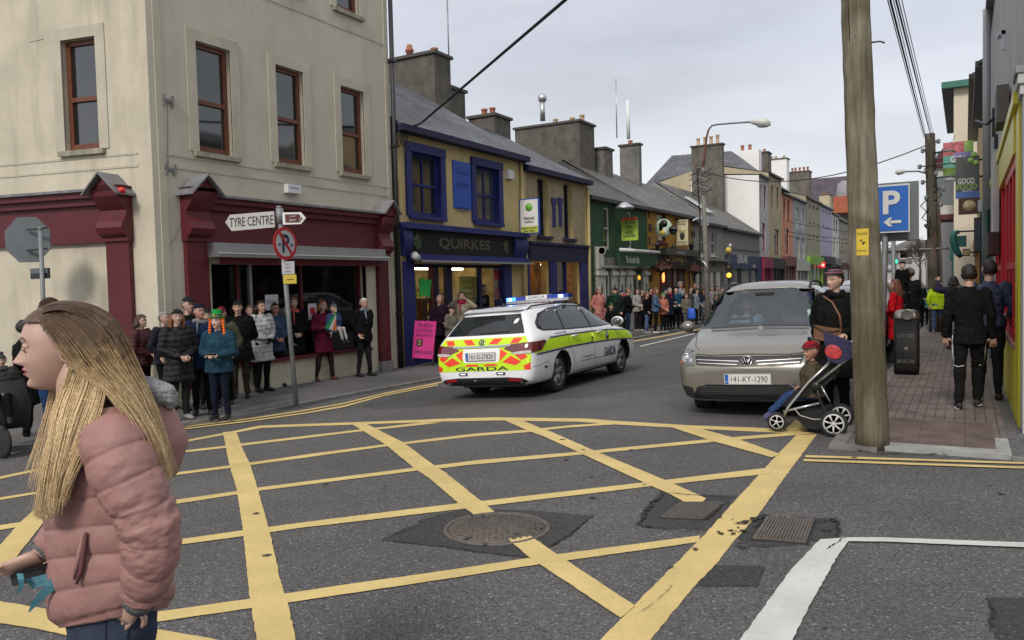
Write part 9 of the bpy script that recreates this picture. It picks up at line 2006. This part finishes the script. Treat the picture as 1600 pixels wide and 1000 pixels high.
# sleeve
SL=[(0,166,668,-.105,.080),(.12,180,702,-.150,.088),(.30,200,748,-.175,.086),(.48,225,798,-.185,.078),(.60,236,836,-.185,.075),(.72,235,872,-.18,.070),(.86,227,908,-.17,.062),(1.0,220,934,-.16,.049)]
rows=[];NV=150;NU=64; C_=[w(*cr(SL,i/(NV-1))[1:4]) for i in range(NV)]
for i in range(NV):
    t0=(C_[min(i+1,NV-1)]-C_[max(i-1,0)]).normalized(); a0=hz_.cross(t0).normalized(); b0=t0.cross(a0); r=cr(SL,i/(NV-1))[4]
    rows.append([C_[i]+(a0*math.cos(2*PI*k/NU)+b0*math.sin(2*PI*k/NU)*.92)*r for k in range(NU)])
def dS(v,u):
    ph=v*6.6+.22*math.sin(2*PI*u+.6); b=abs(math.sin(PI*ph)); ph2=v*13; el=g_(v-.56,.16)
    n1=noise.noise(Vector((u*16,v*26,2)))*.009*(.5+.8*el)+noise.noise(Vector((u*30,v*70,9)))*.004*(.4+el)
    return .011*(b**.42)-.008+n1*.6+.002*el*math.sin(2*PI*ph2)
grid_surf(rows,True,dS,mPF,'sleeve',jk)
mCuff=M('grey_rib_knit',(.16,.16,.165),.9,.2,30,.8,160)
mb=MB(); mb.tube([w(224,925,-.16),w(219,936,-.155),w(212,944,-.15)],[.046,.047,.040],mCuff,20); mb.build('cuff',jk)
mb=MB(); mb.tube([w(150,700,.16),w(120,790,.17),w(100,830,.10),w(75,855,.0),w(66,862,-.01)],[.09,.08,.06,.045,.038],mPF,18); mb.build('sleeve',jk); mb=MB(); mb.tube([w(72,858,-.005),w(60,867,-.02)],[.034,.032],mCuff,16); mb.build('cuff',jk)
# front zip edge and pocket
mSeam=M('dark_pink_seam',(.13,.05,.05),.7,.1)  # deep dusky pink of the pocket zip
mb=MB(); mb.tube([w(134,832,-.166),w(131,860,-.168),w(127,890,-.170),w(120,912,-.166)],[.004,.007,.007,.004],mSeam,6); mb.build('pocket_zip',jk)
mb=MB(); mb.tube([w(129,838,-.162),w(123,870,-.168),w(116,905,-.162)],[.004,.007,.004],mPF,8); mb.build('pocket_flap',jk)
# hood: pink shell with grey fleece lining
mb=MB(); 
for a,b,r in (((246,650,.02),(262,690,.02),(.052,.058)),((262,690,.02),(258,728,.01),(.058,.042)),((200,640,-.05),(246,650,.02),(.045,.052)),((170,640,-.07),(205,645,-.06),(.03,.045)),((246,650,.02),(235,650,.12),(.05,.05))): cap(mb,w(*a),w(*b),r[0],r[1],14)
me=remesh(mb,.007,3); me.materials.append(mPF); hd=link('hood',me,jk)
mFl=M('grey_fleece',(.27,.27,.28),.95,.22,22,1.,90)
mb=MB()
for a,b,r in (((205,600,-.05),(232,612,-.02),(.035,.042)),((232,612,-.02),(260,618,.0),(.042,.034)),((160,620,-.085),(205,602,-.05),(.018,.034)),((232,612,-.02),(230,612,.10),(.04,.04)),((140,628,-.07),(165,622,-.085),(.014,.02)),((262,618,.0),(266,628,0),(.03,.022))): cap(mb,w(*a),w(*b),r[0],r[1],14)
me=remesh(mb,.006,2); 
for v in me.vertices: v.co+=v.normal*(noise.noise(v.co*38)*.007+noise.noise(v.co*110)*.003)
me.materials.append(mFl); link('fleece_lining',me,hd)
# jeans
mJ=M('dark_blue_denim',(.022,.033,.065),.85,.25,14,.4,140)
rows=[]
for i in range(30):
    f=i/29; y=925+150*f; rows.append([w(174+74*math.cos(2*PI*k/40)*(1-.12*f),y-(math.cos(2*PI*k/40))*10*(1-f),.135*math.sin(2*PI*k/40)) for k in range(40)])
jn=grid_surf(rows,True,lambda v,u:noise.noise(Vector((u*14,v*6,3)))*.006,mJ,'jeans',fw)
mb=MB()
for d in (-.08,.08):
    a=w(172,1050,d); mb.tube([a,a.lerp(Vector((a.x,a.y,base_z)),.45),Vector((a.x,a.y,base_z+.10))],[.095,.068,.055],mJ,16); 
mb.build('jeans_leg',jn)
mb=MB(); mSeam=M('denim_seam',(.012,.016,.03),.8,0); mb.tube([w(150,955,-.137),w(185,957,-.139),w(240,945,-.10)],.0022,mSeam,5); mb.tube([w(165,957,-.138),w(165,1040,-.13)],.0022,mSeam,5); mb.tube([w(200,960,-.132),w(200,1000,-.128),w(240,1000,-.09)],.0022,mSeam,5); mb.build('jeans_seam',jn)
for d in (-.08,.08):
    a=w(172,1050,d); mb=MB(); mb.ball(Vector((a.x,a.y,base_z+.05))-rg*.06,(.14,.05,.05),mDark,14,8,rot=Matrix((rg,hz_,Vector((0,0,1)))).transposed()); mb.build('shoe',fw)
# phone wallet with teal tails
ph=thing('phone_wallet','black phone wallet with teal fabric tails in the blonde woman\'s hand','phone',w(75,885,-.05))
mb=MB(); A=[w(x,y,d) for x,y,d in ((16,898,-.06),(60,884,-.07),(108,868,-.03),(110,876,.05),(70,900,.05),(20,910,.03))]; n=6; th=Vector((0,0,-.012)); mb.add(A+[p+th for p in A],[tuple(range(n)),tuple(range(n,2*n))[::-1]]+[(i,n+i,n+(i+1)%n,(i+1)%n) for i in range(n)],M('black_gloss_case',(.012,.013,.015),.2,.1,6)); pw=mb.build('case',ph)
mTl=M('teal_cloth',(.045,.16,.20),.7,.2,10,.3,60)
def tail(P,name='teal_tail'):
    mb=MB(); V=[];Fs=[]
    for a,b,d in P: V+=[w(*a,d),w(*b,d),w(*b,d+.006),w(*a,d+.006)]
    n=len(P)
    for i in range(n-1):
        for k in range(4): Fs.append((i*4+k,i*4+(k+1)%4,(i+1)*4+(k+1)%4,(i+1)*4+k))
    Fs+=[(3,2,1,0),tuple(4*(n-1)+k for k in range(4))]; mb.add(V,Fs,mTl); mb.build(name,pw)
tail([((86,882),(112,872),-.07),((82,900),(108,892),-.085),((66,918),(94,915),-.09),((50,940),(68,936),-.085),((44,956),(46,957),-.08)])
tail([((26,896),(36,896),-.08),((28,906),(38,905),-.095),((30,918),(37,917),-.09),((24,927),(31,926),-.085)])
tail([((40,905),(85,893),-.06),((50,920),(78,905),-.065),((66,915),(80,908),-.07)],'dark_flap')
# ---- hair
def hairmat(name):
    m=M(name,(.3,.2,.09),.42,0); t=m.node_tree; b=t.nodes['Principled BSDF']; L=t.links.new; b.inputs['Specular IOR Level'].default_value=.35
    tc=t.nodes.new('ShaderNodeTexCoord'); sp=t.nodes.new('ShaderNodeSeparateXYZ'); L(tc.outputs['Object'],sp.inputs[0])
    n=t.nodes.new('ShaderNodeTexNoise'); n.inputs['Scale'].default_value=45; n.inputs['Detail'].default_value=4; L(tc.outputs['Object'],n.inputs[0])
    ad=t.nodes.new('ShaderNodeMath'); ad.operation='MULTIPLY_ADD'; ad.inputs[1].default_value=.22; L(n.outputs[0],ad.inputs[0]); L(sp.outputs['Z'],ad.inputs[2])
    mr=t.nodes.new('ShaderNodeMapRange'); zt=hc_.z-0*FWp.z; mr.inputs[1].default_value=zt+.22; mr.inputs[2].default_value=zt-.03; L(ad.outputs[0],mr.inputs[0])
    r=t.nodes.new('ShaderNodeValToRGB'); e=r.color_ramp.elements; e[0].position=.0; e[0].color=(.085,.05,.030,1); e[1].position=1; e[1].color=(.62,.46,.26,1); q_=e.new(.35); q_.color=(.15,.092,.052,1); q_=e.new(.62); q_.color=(.40,.27,.13,1)
    L(mr.outputs[0],r.inputs[0]); 
    n2=t.nodes.new('ShaderNodeTexNoise'); n2.inputs['Scale'].default_value=160; L(tc.outputs['Object'],n2.inputs[0]); a=t.nodes.new('ShaderNodeMapRange'); a.inputs[1].default_value=.3; a.inputs[2].default_value=.7; a.inputs[3].default_value=.6; a.inputs[4].default_value=1.3; L(n2.outputs[0],a.inputs[0])
    vm=t.nodes.new('ShaderNodeVectorMath'); vm.operation='SCALE'; L(r.outputs[0],vm.inputs[0]); L(a.outputs[0],vm.inputs['Scale']); L(vm.outputs[0],b.inputs['Base Color'])
    return m
mHF=hairmat('ombre_blonde_hair')
V,Fs=head_grid(60,50,nose=0); W2=[Vector(v)+Vector((v[0]/.08,v[1]/.1,v[2]/.115)).normalized()*.010 for v in V]
keep=[f for f in Fs if all((V[i][2]>.070 and V[i][1]<.075) or (V[i][1]<.030 and V[i][2]>.045) or (V[i][1]<-.005 and V[i][2]>-.01) or (V[i][1]<-.012 and V[i][2]>-.09) for i in f)]
mb=MB(); mb.add(xf(W2,Mh),keep,mHF,sm=True); hr=mb.build('hair',fw)
random.seed(42)
def bez(P,n):
    out=[];m=len(P)-1
    for k in range(n+1):
        u=k/n*m; i=min(int(u),m-1); f=u-i; p0=P[max(i-1,0)];p1=P[i];p2=P[i+1];p3=P[min(i+2,m)]
        out.append(tuple(.5*((2*b)+(-a+c_)*f+(2*a-5*b+4*c_-d)*f*f+(-a+3*b-3*c_+d)*f**3) for a,b,c_,d in zip(p0,p1,p2,p3)))
    return out
def strands(guides,N,r=.0017,jit=2.0,name='hair_strands',lenv=.12,n=16,dj=.012):
    G_=[bez(g,n) for g in guides]; mb=MB()
    for s_ in range(N):
        u=random.random()*(len(G_)-1); i=min(int(u),len(G_)-2); f=u-i; o=(random.gauss(0,jit),random.gauss(0,jit*.5),random.gauss(0,dj)); o2=(random.gauss(0,jit*1.6),0,random.gauss(0,dj*.8)); ph=random.uniform(0,6); L=1-random.random()*lenv; P=[];Rr=[]
        m=max(4,int(n*L))
        for k in range(m+1):
            a,b=G_[i][k],G_[i+1][k]; t=k/n; p=[a[q_]+(b[q_]-a[q_])*f+o[q_]*(.35+.65*t)+o2[q_]*t*t for q_ in range(3)]; p[0]+=1.2*math.sin(ph+t*5)*t
            P.append(w(*p)); Rr.append(r*(1.0 if k<m-2 else .5)*(.7+.6*(1-t)))
        mb.tube(P,Rr,mHF,4,caps=False)
    return mb.build(name,hr)
g1=[(58,495,-.040),(70,511,-.082),(86,533,-.101),(104,560,-.110),(134,584,-.118),(185,625,-.125),(228,695,-.115),(246,765,-.10)]
g2=[(68,487,-.03),(104,506,-.098),(138,543,-.118),(166,580,-.122),(205,625,-.12),(238,682,-.10),(252,735,-.09),(254,762,-.09)]
g3=[(92,479,-.03),(135,492,-.09),(168,522,-.105),(192,566,-.105),(226,624,-.09),(250,690,-.07),(258,735,-.06),(260,750,-.06)]
g4=[(102,476,-.015),(150,483,-.055),(182,510,-.055),(205,556,-.05),(234,620,-.04),(254,690,-.03),(260,730,-.03),(260,742,-.03)]
g5=[(108,476,.02),(155,482,.03),(188,512,.04),(210,562,.05),(238,630,.05),(254,690,.04),(256,710,.04),(258,730,.04)]
strands([g1,g2,g3,g4,g5],2600,.00135,2.4)
strands([[(x,y,d-.010) for x,y,d in g] for g in (g1,g2,g3,g4)],500,.0009,4.5,dj=.016,lenv=.2)
h0=[(112,560,-.05),(100,600,-.05),(86,640,-.10),(76,690,-.15),(66,740,-.165),(60,790,-.165),(57,808,-.165)]
h1=[(125,565,-.07),(112,605,-.08),(98,645,-.125),(86,695,-.165),(76,745,-.175),(70,795,-.17),(67,815,-.17)]
h2=[(138,575,-.09),(128,610,-.11),(112,650,-.145),(98,700,-.175),(86,750,-.18),(79,795,-.175),(76,812,-.175)]
h3=[(150,590,-.11),(146,615,-.13),(132,655,-.16),(112,705,-.18),(96,750,-.18),(88,790,-.175),(85,800,-.175)]
h4=[(165,600,-.12),(160,625,-.145),(150,660,-.17),(132,705,-.185),(112,745,-.185),(100,775,-.18),(96,785,-.18)]
strands([h0,h1,h2,h3,h4],1900,.0013,2.8)
strands([h0,h1,h2,h3],200,.0009,6.0,lenv=.3)
strands([[(57,497,-.045),(72,487,-.065),(98,484,-.085),(128,494,-.10),(150,510,-.11)],[(56,495,-.025),(72,479,-.035),(100,474,-.05),(138,482,-.075),(165,500,-.085)],[(58,493,.0),(75,476,.0),(104,471,-.01),(145,478,-.03),(175,496,-.05)]],900,.0010,1.3,dj=.006)
k0=[(82,600,.03),(74,640,.03),(62,680,.02),(50,715,.0),(40,745,-.01),(36,760,-.01)]
k1=[(95,600,.03),(90,640,.02),(82,690,-.02),(76,740,-.05),(72,780,-.06),(70,800,-.06)]
strands([k0,k1],34,.0009,5.0,lenv=.3)
strands([g1,[(66,493,-.02),(70,500,-.06),(88,530,-.10),(112,566,-.115),(150,600,-.125),(190,640,-.13),(220,690,-.13),(235,730,-.12)]],90,.0013,2.0)
# ---- pushchair and child at the left edge
g0=gnd(2,716); t=thing('pushchair','dark pushchair with big black wheel cut by the left edge','pushchair',g0); r_=(atd(8,690,1)-atd(8,716,1)).length*(g0-CAM).dot(CF)
mb=MB(); cc=g0+Vector((0.02,0,r_)); mb.lathe(cc-Vector((0,.02,0)),[(r_*.8,0),(r_,.01),(r_,.04),(r_*.8,.05)],M('tyre_rubber',(.018,.018,.018),.8,.2,30),26,axis=(0,1,0)); mb.lathe(cc-Vector((0,.01,0)),[(.02,0),(r_*.82,.0),(r_*.82,.03),(.02,.03)],mBP,20,axis=(0,1,0)); mb.build('wheel',t)
mb=MB(); a=cc; mb.tube([a,a+Vector((-.15,0,.45)),a+Vector((-.45,0,.9))],.015,mBP,8); mb.tube([a,a+Vector((-.6,0,.3))],.015,mBP,8); mb.build('frame_tube',t)
mb=MB(); ell(mb,[(a.z+.15,a.x-.15,a.y+.2,.22,.2),(a.z+.4,a.x-.12,a.y+.2,.25,.22),(a.z+.75,a.x-.2,a.y+.2,.2,.2)],14,mBF); mb.build('seat',t)
hh=onY(4,565,a.y+.15); person('small child in dark padded coat and grey hat in the pushchair at the left edge',(hh.x-.02,hh.y,hh.z-1.0),1.08,-30,top=(.02,.022,.018),leg=BK,hat='bobble',hatc=(.06,.06,.065),arms=('front','front'),legs=('sit','sit'),bulk=1.35,hairs='bald',vox=.022,scarf=(.08,.08,.08),quilt=.12,kind=2)
bpy.data.scenes.remove(_ts)
